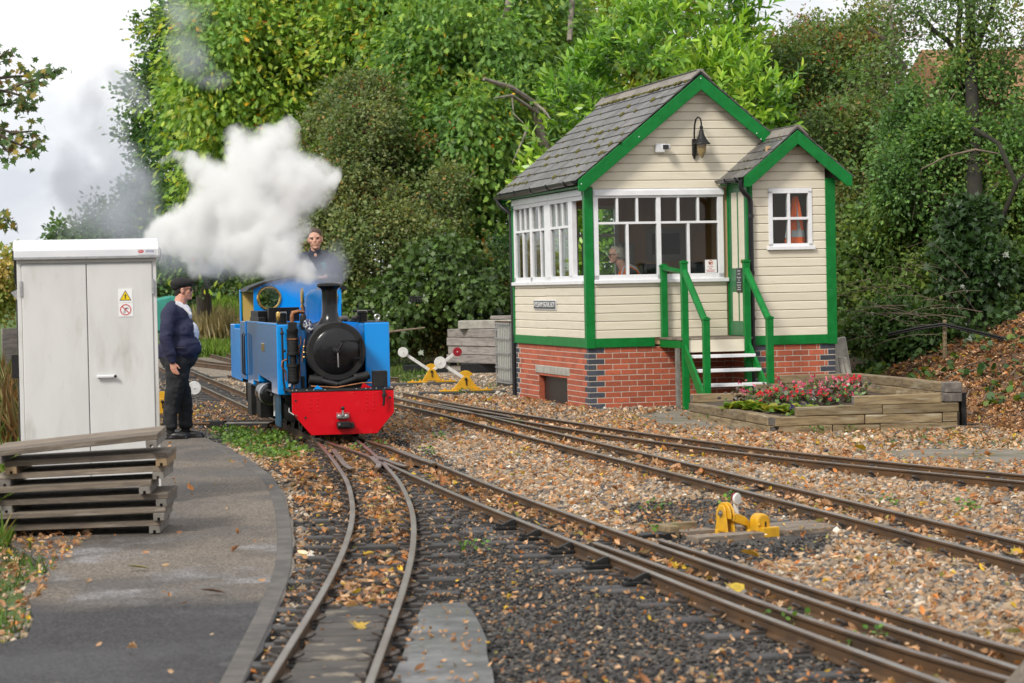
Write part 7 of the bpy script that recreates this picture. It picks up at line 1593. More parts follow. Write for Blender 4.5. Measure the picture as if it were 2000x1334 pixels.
# 12 brick house far behind the right tree
hs = empty('brick_house', at(1960, 560, 62), .15, 'red brick house with an orange tiled roof glimpsed through the right hand tree', 'house')
HZ = hs.location
M['housebrick'] = mat('house_brick', (.30, .13, .08), (.24, .10, .065), 5, .85, .2, 40); M['rooftile'] = mat('orange_roof_tile', (.30, .16, .07), (.20, .105, .05), 6, .8, .3, 12)
MB().box(-.9, 5, 0, 6, -1, 4.9).obj('wall', M['housebrick'], hs); MB().box(-4.2, -.9, .3, 5, -1, 2.7).obj('wing', M['housebrick'], hs); rfh = MB().prism([(-.5, 4.8), (6.5, 4.8), (3, 6.4)], -1.1, 5.4, 'x').obj('roof', M['rooftile'], hs)
for (x, z) in ((-2.4, 1.9), (.6, 2.0), (.6, 4.0 - .4), (2.6, 2.0)):
    w_ = MB().box(x - .5, x + .5, -.06, .02, z - .6, z + .6).obj('window', M['white'], hs); MB().box(x - .42, x - .04, -.08, -.055, z - .52, z + .52).obj('pane', M['dark'], w_); MB().box(x + .04, x + .42, -.08, -.055, z - .52, z + .52).obj('pane', M['dark'], w_)
# ------------------------------------------------------------------ plants in the raised bed
def bedpt(a, b, z=.0):                      # a along the front, b towards the back
    p = fl.lerp(fr, a).lerp(lk_.lerp(rk, a), b); return (Matrix.Translation(BFL) @ Matrix.Rotation(bed.rotation_euler.z, 4, 'Z')) @ Vector((p.x, p.y, z))
def soilz(a, b): return .15 * (1 - a) * (1 - b) + .26 * a * (1 - b) + .33 * a * b + .20 * (1 - a) * b
def linkS(*a): return tag(link(*a), kind='stuff')
PET = [(0, 0, 0), (.4, .45, .08), (.2, .9, .02), (-.2, .9, .02), (-.4, .45, .08)]
LEAF['petal'] = (PET, None); LEAF['round'] = ([(0, 0, 0), (.35, .15, .04), (.48, .5, .06), (.3, .88, .02), (0, 1, 0), (-.3, .88, .02), (-.48, .5, .06), (-.35, .15, .04)], None)
M['petal'] = leafmat('petal', .5, .25)
def begonia(a, b, h, cols, label, lcols=[(.045, .028, .026), (.06, .04, .03), (.05, .09, .025), (.07, .12, .03)]):
    p = bedpt(a, b, soilz(a, b)); t = empty('begonia', p, 0, label, 'flower', 'bedding plants in the raised bed'); n = 80
    P = rng.normal(0, 1, (n, 3)) * np.array([.08, .08, 0]); P[:, 2] = rng.uniform(.01, h * .85, n); D = P * np.array([1, 1, .2]) + rng.normal(0, .05, (n, 3)) + np.array([0, 0, .03])
    linkS('leaves', leafmesh('leaves', P, D, rng.normal(0, .5, (n, 3)) + np.array([0, -.5, 1]), rng.uniform(.035, .06, n), 'round', palette(n, lcols, None, .3), M['leafgloss']), t)
    m_ = 11; C_ = rng.normal(0, 1, (m_, 3)) * np.array([.07, .07, 0]); C_[:, 2] = rng.uniform(h * .45, h * 1.2, m_); per = 6
    Q = np.repeat(C_, per, 0) + rng.normal(0, .008, (m_ * per, 3)); fc = palette(m_, cols, None, .18); 
    linkS('flowers', leafmesh('flowers', Q, rng.normal(0, 1, (m_ * per, 3)), rng.normal(0, .5, (m_ * per, 3)) + np.array([0, -.8, .6]), rng.uniform(.02, .032, m_ * per), 'petal', np.repeat(fc, per, 0), M['petal']), t)
PINK = [(.66, .11, .22), (.76, .22, .32), (.55, .06, .15)]; REDF = [(.55, .012, .022), (.62, .02, .03), (.45, .01, .05)]; MIX = PINK + REDF
for (a, b, h, cols, lab) in ((.13, .62, .26, PINK, 'leftmost pink begonia standing tall by the lower back timber'), (.20, .50, .17, REDF, 'low red begonia right of the leftmost pink one'), (.27, .62, .22, MIX, 'mixed pink and red begonia at the back of the left group'), (.30, .50, .20, REDF, 'bright red begonia in the middle of the bed'), (.36, .66, .25, REDF, 'tall red begonia against the back timbers'), (.38, .45, .16, REDF, 'low red begonia by the lime green leaves'), (.44, .56, .22, PINK, 'pink begonia in the centre of the bed'), (.47, .40, .17, REDF, 'small red begonia near the front board in the centre'), (.53, .48, .20, PINK, 'full pink begonia right of centre'), (.56, .64, .27, PINK, 'tallest pink begonia right of centre'), (.62, .44, .19, MIX, 'pink and red begonia beside the upper front board'), (.64, .62, .24, PINK, 'pink begonia behind the right end of the flower row'), (.70, .52, .19, PINK, 'pink begonia close to the upper right front board'), (.78, .58, .22, REDF, 'rightmost red begonia by the right hand timbers'), (.73, .66, .2, MIX, 'pale pink begonia at the back near the right timbers')):
    begonia(a, b, h, cols, lab)
for k, (a, b, lab) in enumerate(((.03, .55, 'lime green leafy plant at the left end of the raised bed'), (.09, .42, 'yellow green leafy plant second from the left of the bed'), (.15, .30, 'yellowing leafy plant at the front left of the bed'), (.22, .24, 'pale green leafy plant in front of the red begonias'), (.27, .14, 'low lime plant behind the lowest front timber'), (.12, .56, 'small green leafy plant below the leftmost pink begonia'))):
    p = bedpt(a, b, soilz(a, b) + .0); t = empty('primrose', p, 0, lab, 'plant', 'leafy plants in the raised bed'); n = 55; an = rng.uniform(0, 2 * PI, n); D = np.stack([np.cos(an), np.sin(an), rng.uniform(.25, 1.1, n)], 1)
    linkS('leaves', leafmesh('leaves', rng.normal(0, 1, (n, 3)) * np.array([.05, .05, .0]) + np.array([0, 0, .01]), D, np.array([[0, 0, 1.]]) + D * np.array([-.5, -.5, 0]) , rng.uniform(.08, .14, n), 'round', palette(n, [(.17, .27, .03), (.24, .30, .04), (.36, .34, .05), (.11, .21, .03)], None, .18), M['weed']), t)
for k in range(3):
    p = bedpt(.19 + .05 * k, .17 + .02 * k, .19); t = empty('pansy', p, 0, ['left', 'middle', 'right'][k] + ' dark purple pansy among the lime leaves', 'flower', 'pansies in the raised bed'); n = 30
    linkS('leaves', leafmesh('leaves', rng.normal(0, .04, (n, 3)) * np.array([1, 1, .3]), rng.normal(0, 1, (n, 3)) + np.array([0, 0, .5]), rng.normal(0, .4, (n, 3)) + np.array([0, -.3, 1]), rng.uniform(.04, .07, n), 'round', palette(n, [(.10, .2, .03), (.2, .28, .05)], None, .2), M['weed']), t)
    m_ = 30; linkS('flowers', leafmesh('flowers', rng.normal(0, .04, (m_, 3)) * np.array([1, 1, .3]) + np.array([0, -.02, .07]), rng.normal(0, 1, (m_, 3)), rng.normal(0, .4, (m_, 3)) + np.array([0, -1, .6]), rng.uniform(.02, .032, m_), 'petal', palette(m_, [(.03, .012, .09), (.05, .02, .14)], None, .2), M['petal']), t)
print('veg tris', sum(len(o.data.polygons) for o in S.objects if o.type == 'MESH'))

# unseen trees added behind the camera, for the windows and the paintwork to reflect
bx_ = rng.uniform(-34, 34, 9000); bz_ = rng.uniform(0, 1, 9000); hb_ = 4.2 + 1.6 * np.sin(bx_ * .31) + .8 * np.sin(bx_ * .9 + 1); Pb = np.stack([bx_, -26 + rng.normal(0, .9, 9000) - .004 * bx_ ** 2, bz_ * hb_], 1)
o = link('unseen_hedge', leafmesh('unseen_hedge', Pb, rng.normal(0, 1, Pb.shape), rng.normal(0, .6, Pb.shape) + np.array([0, 1, .3]), rng.uniform(.5, .9, 9000), 'small', palette(9000, [(.03, .05, .015), (.045, .07, .02), (.06, .08, .025)], None, .2), M['weed'])); tag(o, kind='stuff')
# ------------------------------------------------------------------ loose stones, fallen leaves, grass and weeds
def inst(name, P, rot, scl, pick, col, srcs, label=None):
    """loose stones or leaves: one object, instances of a few source meshes on points"""
    me = bpy.data.meshes.new(name); n = len(P); me.vertices.add(n); me.vertices.foreach_set('co', np.asarray(P, np.float32).ravel())
    a = me.attributes.new('rot', 'FLOAT_VECTOR', 'POINT'); a.data.foreach_set('vector', np.asarray(rot, np.float32).ravel())
    a = me.attributes.new('scl', 'FLOAT_VECTOR', 'POINT'); a.data.foreach_set('vector', np.asarray(scl, np.float32).ravel())
    a = me.attributes.new('pick', 'INT', 'POINT'); a.data.foreach_set('value', np.asarray(pick, np.int32))
    a = me.attributes.new('Col', 'FLOAT_COLOR', 'POINT'); c = np.ones((n, 4), np.float32); c[:, :3] = col; a.data.foreach_set('color', c.ravel())
    me.update(); o = link(name, me); tag(o, kind='stuff')
    cl = bpy.data.collections.new(name + '_sources')
    for k, m_ in enumerate(srcs): cl.objects.link(bpy.data.objects.new('%s_%02d' % (name, k), m_))
    ng = bpy.data.node_groups.new(name, 'GeometryNodeTree'); ng.interface.new_socket('Geometry', in_out='INPUT', socket_type='NodeSocketGeometry'); ng.interface.new_socket('Geometry', in_out='OUTPUT', socket_type='NodeSocketGeometry')
    A = ng.nodes.new; L = ng.links.new; gi = A('NodeGroupInput'); go = A('NodeGroupOutput'); mp = A('GeometryNodeMeshToPoints'); ip = A('GeometryNodeInstanceOnPoints'); ci = A('GeometryNodeCollectionInfo')
    ci.inputs['Collection'].default_value = cl; ci.inputs['Separate Children'].default_value = True; ci.inputs['Reset Children'].default_value = True; ip.inputs['Pick Instance'].default_value = True
    def attr(nm, ty): q = A('GeometryNodeInputNamedAttribute'); q.data_type = ty; q.inputs['Name'].default_value = nm; return q.outputs['Attribute']
    e2r = A('FunctionNodeEulerToRotation'); L(attr('rot', 'FLOAT_VECTOR'), e2r.inputs[0])
    L(gi.outputs[0], mp.inputs['Mesh']); L(mp.outputs[0], ip.inputs['Points']); L(ci.outputs[0], ip.inputs['Instance']); L(attr('pick', 'INT'), ip.inputs['Instance Index']); L(e2r.outputs[0], ip.inputs['Rotation']); L(attr('scl', 'FLOAT_VECTOR'), ip.inputs['Scale']); L(ip.outputs[0], go.inputs[0])
    md = o.modifiers.new('gn', 'NODES'); md.node_group = ng
    return o
def stonemesh(k):
    bm = bmesh.new(); bmesh.ops.create_icosphere(bm, subdivisions=1, radius=1)
    for v in bm.verts:
        q = mnoise.noise_vector(v.co * 1.3 + Vector((k * 7.1, 0, 0))) * .55; v.co = Vector((v.co.x * 1.15, v.co.y * .9, v.co.z * .68)) + q
    for f in bm.faces: f.smooth = False
    me = bpy.data.meshes.new('stone'); bm.to_mesh(me); bm.free(); me.materials.append(M['stone']); return me
M['stone'] = leafmat('stone', .75, 0, inst=True, spec=.3); STM = [stonemesh(k) for k in range(6)]
BEDP = [tuple(pix(v.x, v.y)) for v in (BFL, BFR, BR_, BL_)]
def zones(X, Y):
    px, py = pix(X, Y); jx = rng.normal(0, 14, len(X)); jy = rng.normal(0, 5, len(X)); n_ = np.array([mnoise.noise(Vector((x * 1.1, y * 1.1, 0))) for x, y in zip(X, Y)]) * 45
    dark = anyp(px + jx + n_, py + jy + n_ * .35, DARK); path = inpoly(px, py, PATH) | inpoly(px, py, SLAB) | inpoly(px, py, PAD) | inpoly(px, py, PAD2)
    gr = anyp(px + jx * .6, py + jy, GRASS); soil = (X > np.interp(Y, FOOT_Y, FOOT_X) - .2)
    q = np.stack([X, Y], 1) - np.array(BOX_O.to_2d()); lx = q @ np.array(BX.to_2d()); ly = q @ np.array(BY.to_2d())
    bld = ((lx > 0) & (lx < WX) & (ly > 0) & (ly < WY)) | ((lx > PX0) & (lx < PX1) & (ly > PY0) & (ly <= 0)); bed_ = inpoly(px, py, BEDP)
    return px, py, dark, path | bld | bed_, gr, soil
def scatter(n, y0, y1):
    Y = np.sqrt(rng.uniform(y0 ** 2, y1 ** 2, n)); px = rng.uniform(-40, 2040, n); X = (px - 1000) / F_PX * Y; return X, Y
def near_rail(X, Y, lo, hi):
    d = np.full(len(X), 9.)
    for Q in (QA, QB, QS, QC, QD):
        q = Q[::4]; d = np.minimum(d, np.min(np.hypot(X[:, None] - q[None, :, 0], Y[:, None] - q[None, :, 1]), 1))
    return d
X1, Y1 = scatter(132000, 9.6, 27); X2, Y2 = scatter(52000, 21, 46); X = np.r_[X1, X2]; Y = np.r_[Y1, Y2]
px, py, dk, cut, gr, soil = zones(X, Y); LEVP = [(1330, 1000), (1470, 990), (1600, 1012), (1640, 1040), (1480, 1062), (1330, 1055)]; keep = ~cut & ~(inpoly(px, py, LEVP) & (rng.random(len(X)) < .85)) & ~soil & (~gr | (rng.random(len(X)) < .15)); X, Y, dk = X[keep], Y[keep], dk[keep]; n = len(X)
dr_ = near_rail(X, Y, 0, 0); onr = np.abs(dr_ - .21) < .03
r = np.where(dk, rng.uniform(.0035, .0115, n), rng.uniform(.008, .0225, n)) * (1 + .25 * (Y > 24)) * np.where(rng.random(n) < .05, 1.6, 1); r[onr] *= .4
col = np.where(dk[:, None], palette(n, [(.024, .023, .023), (.042, .039, .038), (.07, .064, .059), (.115, .102, .09), (.22, .17, .125)], [2.6, 3, 2.2, 1.1, .6], .25), palette(n, [(.34, .255, .17), (.26, .18, .115), (.45, .37, .28), (.16, .145, .13), (.09, .085, .085), (.52, .47, .40), (.27, .20, .145), (.34, .20, .10)], [2, 1.8, 1.0, 1.4, 1.1, .4, 1.8, 1.2], .2))
inst('ballast_stones', np.stack([X, Y, hgt(X, Y) + r * .28 + .004], 1), rng.uniform(-.5, .5, (n, 3)) + np.stack([np.zeros(n), np.zeros(n), rng.uniform(0, 6.3, n)], 1), r[:, None] * rng.uniform(.8, 1.25, (n, 3)), rng.integers(0, 6, n), col, STM)
print('stones', n)
# fallen leaves: dry and curled
def drymesh(k):
    bm = bmesh.new(); rr = random.Random(k); T = LEAF['oak'][0] if k < 3 else LEAF['round'][0]; n_ = 5; vs = []
    cu, tw = rr.uniform(.5, 1.6), rr.uniform(-.6, .6)
    if k < 3:
        pts_ = [(a * 1.05, b - .5) for a, b, _ in T]; ring_ = [bm.verts.new((a, b, abs(a) * cu * .8 + .12 * math.sin(b * 5 + k) + tw * a * b)) for a, b in pts_]; c0 = bm.verts.new((0, 0, -.03)); 
        for i in range(len(ring_)): bm.faces.new((c0, ring_[i], ring_[(i + 1) % len(ring_)]))
    else:
        for i in range(n_ + 1):
            t = i / n_; w = .26 * math.sin(PI * (t * .9 + .06)); z = cu * .35 * (t - .5) ** 2 * 2
            vs.append((bm.verts.new((-w, t - .5, z + w * cu * .7)), bm.verts.new((0, t - .5, z)), bm.verts.new((w, t - .5, z + w * (cu * .7 + tw)))))
        for i in range(n_):
            for j in (0, 1): bm.faces.new((vs[i][j], vs[i][j + 1], vs[i + 1][j + 1], vs[i + 1][j]))
    me = bpy.data.meshes.new('dry_leaf'); bm.to_mesh(me); bm.free(); me.materials.append(M['dry']); return me
M['dry'] = leafmat('dry_leaf', .7, .15, inst=True, spec=.25); DRY = [drymesh(k) for k in range(7)]
BETW = [[(620, 870), (690, 862), (745, 900), (800, 955), (812, 1020), (800, 1100), (775, 1180), (700, 1200), (620, 1190), (660, 1120), (690, 1040), (685, 980)], [(720, 858), (745, 860), (900, 930), (1290, 1070), (1420, 1130), (1400, 1145), (1100, 1050), (900, 970), (760, 905)],
        [(560, 880), (600, 890), (660, 960), (672, 1010), (600, 1010), (575, 980), (540, 900)], [(780, 795), (900, 805), (1120, 860), (1400, 930), (1740, 1010), (2000, 1080), (2000, 1098), (1740, 1025), (1400, 940), (1100, 870)], [(960, 815), (1120, 830), (1400, 868), (2000, 930), (2000, 944), (1400, 878), (1120, 842)], [(1400, 1120), (1700, 1215), (2000, 1290), (2000, 1320), (1700, 1240), (1400, 1140)]]
X, Y = scatter(110000, 9.6, 36); px, py, dk, cut, gr, soil = zones(X, Y); bt = anyp(px, py, BETW); cl_ = np.array([mnoise.fractal(Vector((x * .8, y * .5, 4.)), 1, 2, 3) for x, y in zip(X, Y)])
path_ = inpoly(px, py, PATH); slab_ = inpoly(px, py, SLAB); bedm = inpoly(px, py, BEDP)
foot = inpoly(px, py, [(-20, 1040), (200, 1030), (180, 1056), (110, 1125), (60, 1210), (-20, 1250)])
pr_ = np.where(bt, .62, np.where(soil, .55, np.where(dk, .30, .26))) * (1 + 1.1 * cl_); pr_ = np.where(path_, np.where(foot, .5, .006), pr_); pr_ = np.where(slab_, .20, pr_); pr_ = np.where(cut & ~path_ & ~slab_, np.where(bedm, 0, .05), pr_)
lx = (np.stack([X, Y], 1) - np.array(BOX_O.to_2d())) @ np.array(BX.to_2d()); ly = (np.stack([X, Y], 1) - np.array(BOX_O.to_2d())) @ np.array(BY.to_2d()); pr_ = np.where((lx > -.05) & (lx < 3.3) & (ly > -.9), 0, pr_)
k = rng.random(len(X)) < pr_; X, Y, bt, dk, soil, path_ = X[k], Y[k], bt[k], dk[k], soil[k], (path_ | slab_)[k]; n = len(X)
sz = np.where(bt, rng.uniform(.022, .068, n), np.where(dk, rng.uniform(.012, .04, n), rng.uniform(.02, .06, n))) * np.where(rng.random(n) < .04, 1.6, 1) * np.where(Y > 22, 1.15, 1)
col = palette(n, [(.52, .31, .17), (.42, .23, .125), (.58, .38, .24), (.50, .21, .07), (.28, .13, .065), (.62, .45, .30), (.60, .40, .05), (.32, .29, .09)], [3, 2.2, 2.2, 1.6, 1.4, .9, .35, .3], .2)
d_ = near_rail(X, Y, 0, 0); zz = hgt(X, Y) + np.where(path_, .045, .026) + rng.uniform(0, .02, n)
inst('fallen_leaves', np.stack([X, Y, zz], 1), np.stack([rng.normal(0, .45, n), rng.normal(0, .45, n), rng.uniform(0, 6.3, n)], 1), sz[:, None] * np.ones((n, 3)), rng.integers(0, 7, n), col, DRY)
print('leaves', n)
# leaf litter and twigs up the bank
X = rng.uniform(3, 9, 14000); Y = rng.uniform(24, 36, 14000); k = (X > np.interp(Y, FOOT_Y, FOOT_X) - .1) & (hgt(X, Y) < 1.15); X, Y = X[k], Y[k]; n = len(X)
inst('bank_litter', np.stack([X, Y, hgt(X, Y) + .02], 1), np.stack([rng.normal(0, .5, n), rng.normal(0, .5, n), rng.uniform(0, 6.3, n)], 1), rng.uniform(.05, .13, (n, 1)) * np.ones((n, 3)), rng.integers(0, 7, n), palette(n, [(.22, .11, .06), (.15, .08, .045), (.30, .16, .08), (.34, .13, .035), (.09, .055, .035), (.5, .33, .04)], [3, 3, 1.6, .9, 2, .12], .25), DRY)
mb = MB()
for q in range(60):
    x = rng.uniform(4.6, 8); y = rng.uniform(26, 33); a = rng.uniform(0, 6.3); L_ = rng.uniform(.2, .8); z = float(hgt(x, y)); z2 = float(hgt(x + math.cos(a) * L_, y + math.sin(a) * L_)); mb.tube([(x, y, z + .03), (x + math.cos(a) * L_ * .5, y + math.sin(a) * L_ * .5, (z + z2) / 2 + .06), (x + math.cos(a) * L_, y + math.sin(a) * L_, z2 + .03)], [.012, .009, .004], 5)
tag(mb.obj('fallen_twigs', M['twig']), kind='stuff')
for (P, rr, lab) in (([(1720, 745, 0), (1760, 725, 0), (1800, 712, 0)], .05, 'short bare root on the bank behind the raised bed'), ([(1780, 742, 0), (1805, 715, 0), (1838, 696, 0)], .07, 'thick bare root lying on the leafy bank')):
    Q = []
    for (a, b, _) in P:
        Y_ = 30.6 + (742 - b) * .03; v = at(a, b, Y_); v.z = float(hgt(v.x, v.y)) + .03; Q.append(v)
    tag(MB().tube(Q, [rr * .6, rr, rr * .7], 8).obj('tree_root', M['bark'], None, smooth=True), lab, 'root', 'roots on the bank')
# ivy and weeds creeping over the bank top, grass, weeds by the path
def tufts(name, X, Y, h, cols, w, blades, m='weed', lean=.5, wd=.10, z=None, jit=.03):
    n = len(X); N_ = n * blades; bx = np.repeat(X, blades) + rng.normal(0, jit, N_); by = np.repeat(Y, blades) + rng.normal(0, jit, N_); bz = (hgt(bx, by) if z is None else np.full(N_, z)) - .005
    D = np.stack([rng.normal(0, lean, N_), rng.normal(0, lean, N_), np.ones(N_)], 1); U = rng.normal(0, 1, (N_, 3)); hh = np.repeat(h, blades) * rng.uniform(.5, 1.2, N_)
    LEAF['blade'] = ([(-wd / 2, 0, 0), (wd / 2, 0, 0), (wd * .4, .55, .06), (0, 1, .22), (-wd * .4, .55, .06)], None)
    o = link(name, leafmesh(name, np.stack([bx, by, bz], 1), D, U, hh, 'blade', palette(N_, cols, w, .25), M[m])); return tag(o, kind='stuff')
def weeds(name, X, Y, size, cols, per=14, h=.06):
    n = len(X) * per; P = np.stack([np.repeat(X, per) + rng.normal(0, .045, n), np.repeat(Y, per) + rng.normal(0, .045, n), np.zeros(n)], 1); P[:, 2] = hgt(P[:, 0], P[:, 1]) + rng.uniform(.01, h, n) + .015
    o = link(name, leafmesh(name, P, rng.normal(0, 1, (n, 3)) + np.array([0, 0, .4]), rng.normal(0, .4, (n, 3)) + np.array([0, -.3, 1]), rng.uniform(.5, 1.3, n) * size, 'round', palette(n, cols, None, .2), M['weed'])); return tag(o, kind='stuff')
GRC = [(.07, .14, .02), (.10, .19, .03), (.14, .22, .04), (.20, .21, .07), (.05, .10, .018)]
X, Y = scatter(26000, 9.6, 52); px, py, dk, cut, gr, soil = zones(X, Y); k = anyp(px, py, GRASS) & ~inpoly(px, py, PATH); wk = k & inpoly(px, py, GRASS[0]); gk = k & ~wk
weeds('path_weeds', X[wk], Y[wk], .035, [(.11, .20, .03), (.16, .27, .04), (.08, .16, .025)], 10)
tufts('grass', X[gk], Y[gk], np.where(px[gk] > 1500, .3, 1) * rng.uniform(.05, .13, gk.sum()), GRC, None, 6)
X = rng.uniform(-5.0, -3.35, 900); Y = rng.uniform(15.0, 26, 900); px, py = pix(X, Y); k = (px < 60) & ~inpoly(px, py, PATH); X, Y = X[k], Y[k]
tufts('verge_grass', X, Y, rng.uniform(.08, .30, len(X)), [(.09, .18, .025), (.13, .25, .035), (.19, .29, .05), (.28, .25, .10)], None, 14, lean=.45, wd=.07)
X = rng.uniform(-9, -4.9, 900); Y = rng.uniform(25, 42, 900); px, py = pix(X, Y); k = (px < 75); X, Y = X[k], Y[k]
tufts('tall_dry_grass', X, Y, rng.uniform(.25, .8, len(X)), [(.32, .26, .12), (.24, .18, .08), (.30, .16, .07), (.14, .18, .05)], None, 14, lean=.25, wd=.02, jit=.10)
Xr, Yr = [], []
for q in range(420): p = at(rng.uniform(384, 436), 640, rng.uniform(70, 76)); Xr.append(p.x); Yr.append(p.y)
tufts('dry_reeds', np.array(Xr), np.array(Yr), rng.uniform(.55, 1.0, len(Xr)), [(.60, .50, .30), (.50, .40, .22), (.64, .55, .36), (.36, .32, .14)], None, 14, lean=.16, wd=.022, jit=.22)
Xr, Yr = [], []
for q in range(2600): p = at(rng.uniform(380, 500), 640, rng.uniform(62, 96)); Xr.append(p.x); Yr.append(p.y)
tufts('meadow_grass', np.array(Xr), np.array(Yr), rng.uniform(.15, .4, len(Xr)), [(.12, .22, .03), (.17, .29, .04), (.22, .30, .06)], None, 8, lean=.3, wd=.12)
sp_ = [(1420, 985), (835, 890), (700, 885), (1280, 1002), (1395, 826), (1445, 815), (1600, 848), (1660, 846), (1810, 842), (1375, 822), (860, 862), (1010, 835), (740, 877), (930, 1078), (1295, 1045), (1690, 1265), (1550, 1230), (1885, 1000), (960, 760), (905, 770), (1740, 990)]
X = np.array([G(a, b).x + d for a, b in sp_ for d in (0, .05, -.04)]); Y = np.array([G(a, b).y + d for a, b in sp_ for d in (0, .04, -.03)]); weeds('track_weeds', X, Y, .026, [(.09, .20, .03), (.14, .27, .04), (.07, .15, .025)], 9, .09)
X = rng.uniform(3.4, 9, 2600); Y = rng.uniform(27, 37, 2600); s_ = X - np.interp(Y, FOOT_Y, FOOT_X); px, py = pix(X, Y, hgt(X, Y)); k = ((s_ > 3.4) | ((px < 1720) & (s_ > .6)) | ((s_ > .3) & (rng.random(2600) < .07))); weeds('bank_ivy', X[k], Y[k], .085, [(.03, .07, .02), (.05, .11, .025), (.08, .15, .03), (.13, .18, .03)], 9, .12)
# a few fallen leaves large enough to tell apart
def bigleaf(px_, py_, size, colr, label, kind='oak', rz=0., tilt=.3):
    p = G(px_, py_, .05); T = LEAF[kind][0]; mb = MB(); vs = [(a * size, (b - .5) * size, abs(a) * size * .5) for a, b, _ in T]; c = len(vs); mb.add(vs + [(0, 0, 0)], [(i, (i + 1) % c, c) for i in range(c)])
    m_ = mat('fallen_leaf_' + str(len(bpy.data.materials)), colr, tuple(x * .7 for x in colr), 30, .6, trans=.2); o = mb.obj('fallen_leaf', m_, None, loc=p, rot=(tilt, tilt * .4, rz)); tag(o, label, 'leaf', 'large fallen leaves')
bigleaf(862, 938, .17, (.42, .16, .05), 'large upright orange leaf beside the straight rail past the crossing', rz=.5, tilt=1.0)
bigleaf(762, 958, .17, (.16, .24, .06), 'green lobed leaf lying between the curved rails', rz=1.2, tilt=.5)
bigleaf(1678, 876, .13, (.62, .40, .02), 'bright yellow leaf by the far track in front of the raised bed', 'round', 2.0, .4)
bigleaf(1405, 1093, .0, (.6, .4, .03), '', 'round') if False else None
bigleaf(1465, 1083, .12, (.58, .33, .03), 'yellow leaf on the gravel just in front of the nearest lever', 'round', 1.4, .3)
bigleaf(1432, 1150, .12, (.60, .42, .04), 'pale yellow leaf beside the points in the near right corner', 'round', .4, .3)
bigleaf(696, 1221, .11, (.55, .36, .05), 'yellow leaf on the boards between the near rails', 'maple', .4, .3)
bigleaf(270, 1108, .15, (.30, .26, .10), 'long dull green leaf lying on the tarmac', 'lance', 1.6, .15); bigleaf(416, 1155, .15, (.12, .06, .035), 'dark brown leaf lying on the tarmac', 'lance', 1.5, .15)
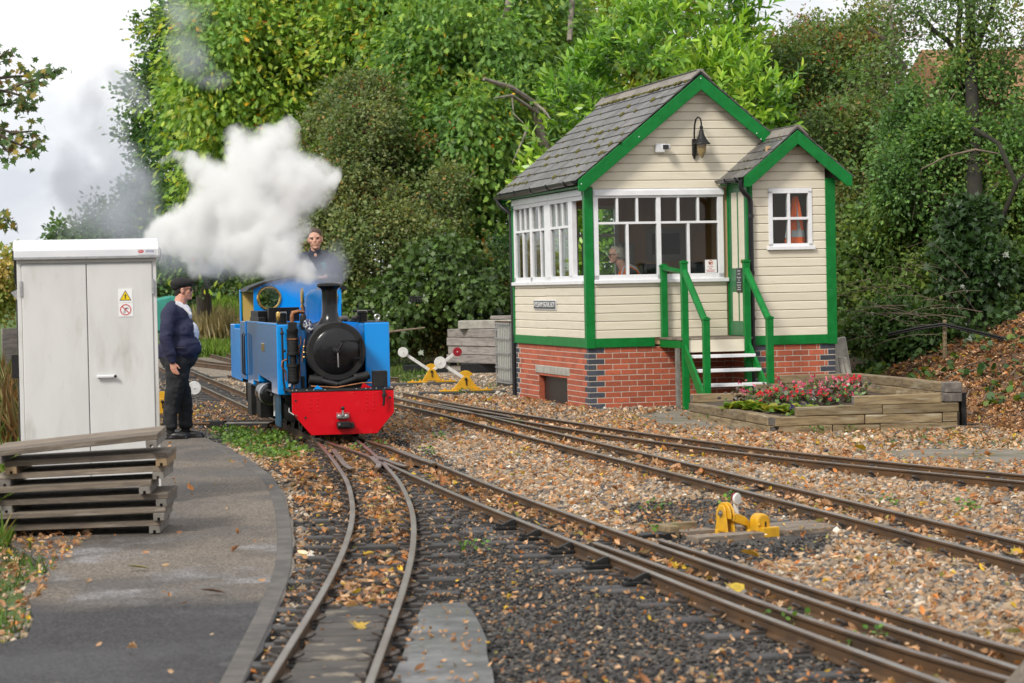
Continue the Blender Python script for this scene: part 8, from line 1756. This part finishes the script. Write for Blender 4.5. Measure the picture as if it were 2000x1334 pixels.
# ------------------------------------------------------------------ steam
def steam(name, label, blobs, dens, nscale, thr, grow=1.3, col=(1, 1, 1), vox=.09, noise_amt=.9, soft=.35, aniso=.0, wsc=1.2, wamt=.6):
    mb = MB(); sph = []
    for (px, py, rp, Y) in blobs:
        c = at(px, py, Y); r = rp * Y / F_PX; sph.append((c, r)); mb.ball(c, r * grow, 14)
    m = bpy.data.materials.new(name); m.use_nodes = True; nt = m.node_tree; nt.nodes.clear(); L = nt.links.new; out = N(nt, 'ShaderNodeOutputMaterial'); pv = N(nt, 'ShaderNodeVolumePrincipled'); pv.inputs['Color'].default_value = (*col, 1); pv.inputs['Anisotropy'].default_value = aniso
    L(pv.outputs[0], out.inputs['Volume']); tc = N(nt, 'ShaderNodeTexCoord'); no = N(nt, 'ShaderNodeTexNoise'); no.inputs['Scale'].default_value = nscale; no.inputs['Detail'].default_value = 5; no.inputs['Roughness'].default_value = .66; no.inputs['Distortion'].default_value = .25; L(tc.outputs['Object'], no.inputs['Vector'])
    def warp(vec, sc, amt):
        w = N(nt, 'ShaderNodeTexNoise'); w.inputs['Scale'].default_value = sc; w.inputs['Detail'].default_value = 3; L(tc.outputs['Object'], w.inputs['Vector'])
        v = N(nt, 'ShaderNodeVectorMath', operation='MULTIPLY_ADD'); v.inputs[1].default_value = (amt,) * 3; v.inputs[2].default_value = (-amt / 2,) * 3; L(w.outputs['Color'], v.inputs[0])
        q = N(nt, 'ShaderNodeVectorMath', operation='ADD'); L(vec, q.inputs[0]); L(v.outputs[0], q.inputs[1]); return q.outputs[0]
    pos = warp(tc.outputs['Object'], wsc, wamt); pos = warp(pos, wsc * 3.3, wamt * .42)
    cur = None
    for c, r in sph:
        d = N(nt, 'ShaderNodeVectorMath', operation='DISTANCE'); d.inputs[1].default_value = c; L(pos, d.inputs[0])
        q = N(nt, 'ShaderNodeMath', operation='MULTIPLY_ADD'); q.inputs[1].default_value = -1 / r; q.inputs[2].default_value = 1.0; L(d.outputs['Value'], q.inputs[0])
        if cur is None: cur = q.outputs[0]
        else:
            x = N(nt, 'ShaderNodeMath', operation='SMOOTH_MAX'); x.inputs[2].default_value = .18; L(cur, x.inputs[0]); L(q.outputs[0], x.inputs[1]); cur = x.outputs[0]
    a = N(nt, 'ShaderNodeMath', operation='MULTIPLY_ADD'); a.inputs[1].default_value = noise_amt; a.inputs[2].default_value = -noise_amt * .5; L(no.outputs['Fac'], a.inputs[0]); s = N(nt, 'ShaderNodeMath', operation='ADD'); L(cur, s.inputs[0]); L(a.outputs[0], s.inputs[1])
    r_ = N(nt, 'ShaderNodeMapRange', interpolation_type='SMOOTHSTEP'); r_.inputs['From Min'].default_value = thr; r_.inputs['From Max'].default_value = thr + soft; r_.inputs['To Max'].default_value = dens; L(s.outputs[0], r_.inputs['Value']); L(r_.outputs[0], pv.inputs['Density'])
    me = mb.mesh(name + '_s', m); o = bpy.data.objects.new(name, me); rm_ = o.modifiers.new('r', 'REMESH'); rm_.mode = 'VOXEL'; rm_.voxel_size = vox; me2 = bake(o); bpy.data.objects.remove(o); me2.name = name; me2.materials.clear(); me2.materials.append(m)
    return tag(link(name, me2), label, 'steam', None, 'stuff')
YC = 26.3
steam('steam_cloud', 'thick white steam cloud drifting from the engine chimney', [(636, 551, 9, 26.0), (618, 547, 13, 26.0), (588, 532, 26, 26.1), (548, 508, 44, 26.2), (505, 478, 64, 26.4), (528, 432, 66, 26.5), (462, 470, 62, 26.8), (405, 468, 58, 27.2), (350, 466, 46, 27.5), (310, 456, 32, 27.8), (500, 400, 82, 26.6), (560, 360, 78, 26.6), (505, 320, 76, 26.6), (540, 268, 42, 26.6), (470, 300, 46, 26.7), (600, 345, 50, 26.6), (640, 335, 26, 26.6), (430, 370, 66, 26.9), (370, 335, 34, 27.2), (336, 318, 24, 27.4), (400, 420, 60, 27.2), (400, 515, 36, 27.4), (470, 522, 36, 27.2), (340, 490, 44, 27.6), (540, 532, 24, 26.6)], 9.5, 2.7, -.12, vox=.08, noise_amt=1.5, soft=.8, wsc=1.3, wamt=.75)
steam('smoke_wisp', 'thin grey smoke column drifting up into the sky at the left', [(340, 520, 70, 29.5), (270, 460, 95, 30), (200, 410, 95, 30.5), (150, 350, 80, 31), (240, 360, 80, 30.5), (110, 320, 55, 31.5), (190, 270, 75, 31.5), (170, 190, 70, 32), (230, 160, 60, 32), (390, 90, 60, 31), (370, 30, 50, 31), (420, 130, 45, 31), (430, 520, 60, 28.5), (520, 520, 50, 27.5), (600, 505, 45, 27.2), (628, 505, 55, 26.8), (650, 470, 40, 27.0), (575, 520, 45, 26.8), (612, 520, 55, 26.4), (585, 545, 42, 26.3), (555, 538, 46, 26.3)], 1.7, 1.2, .12, vox=.12, noise_amt=1.2, soft=.6, col=(.62, .65, .72), wsc=.7, wamt=1.2)
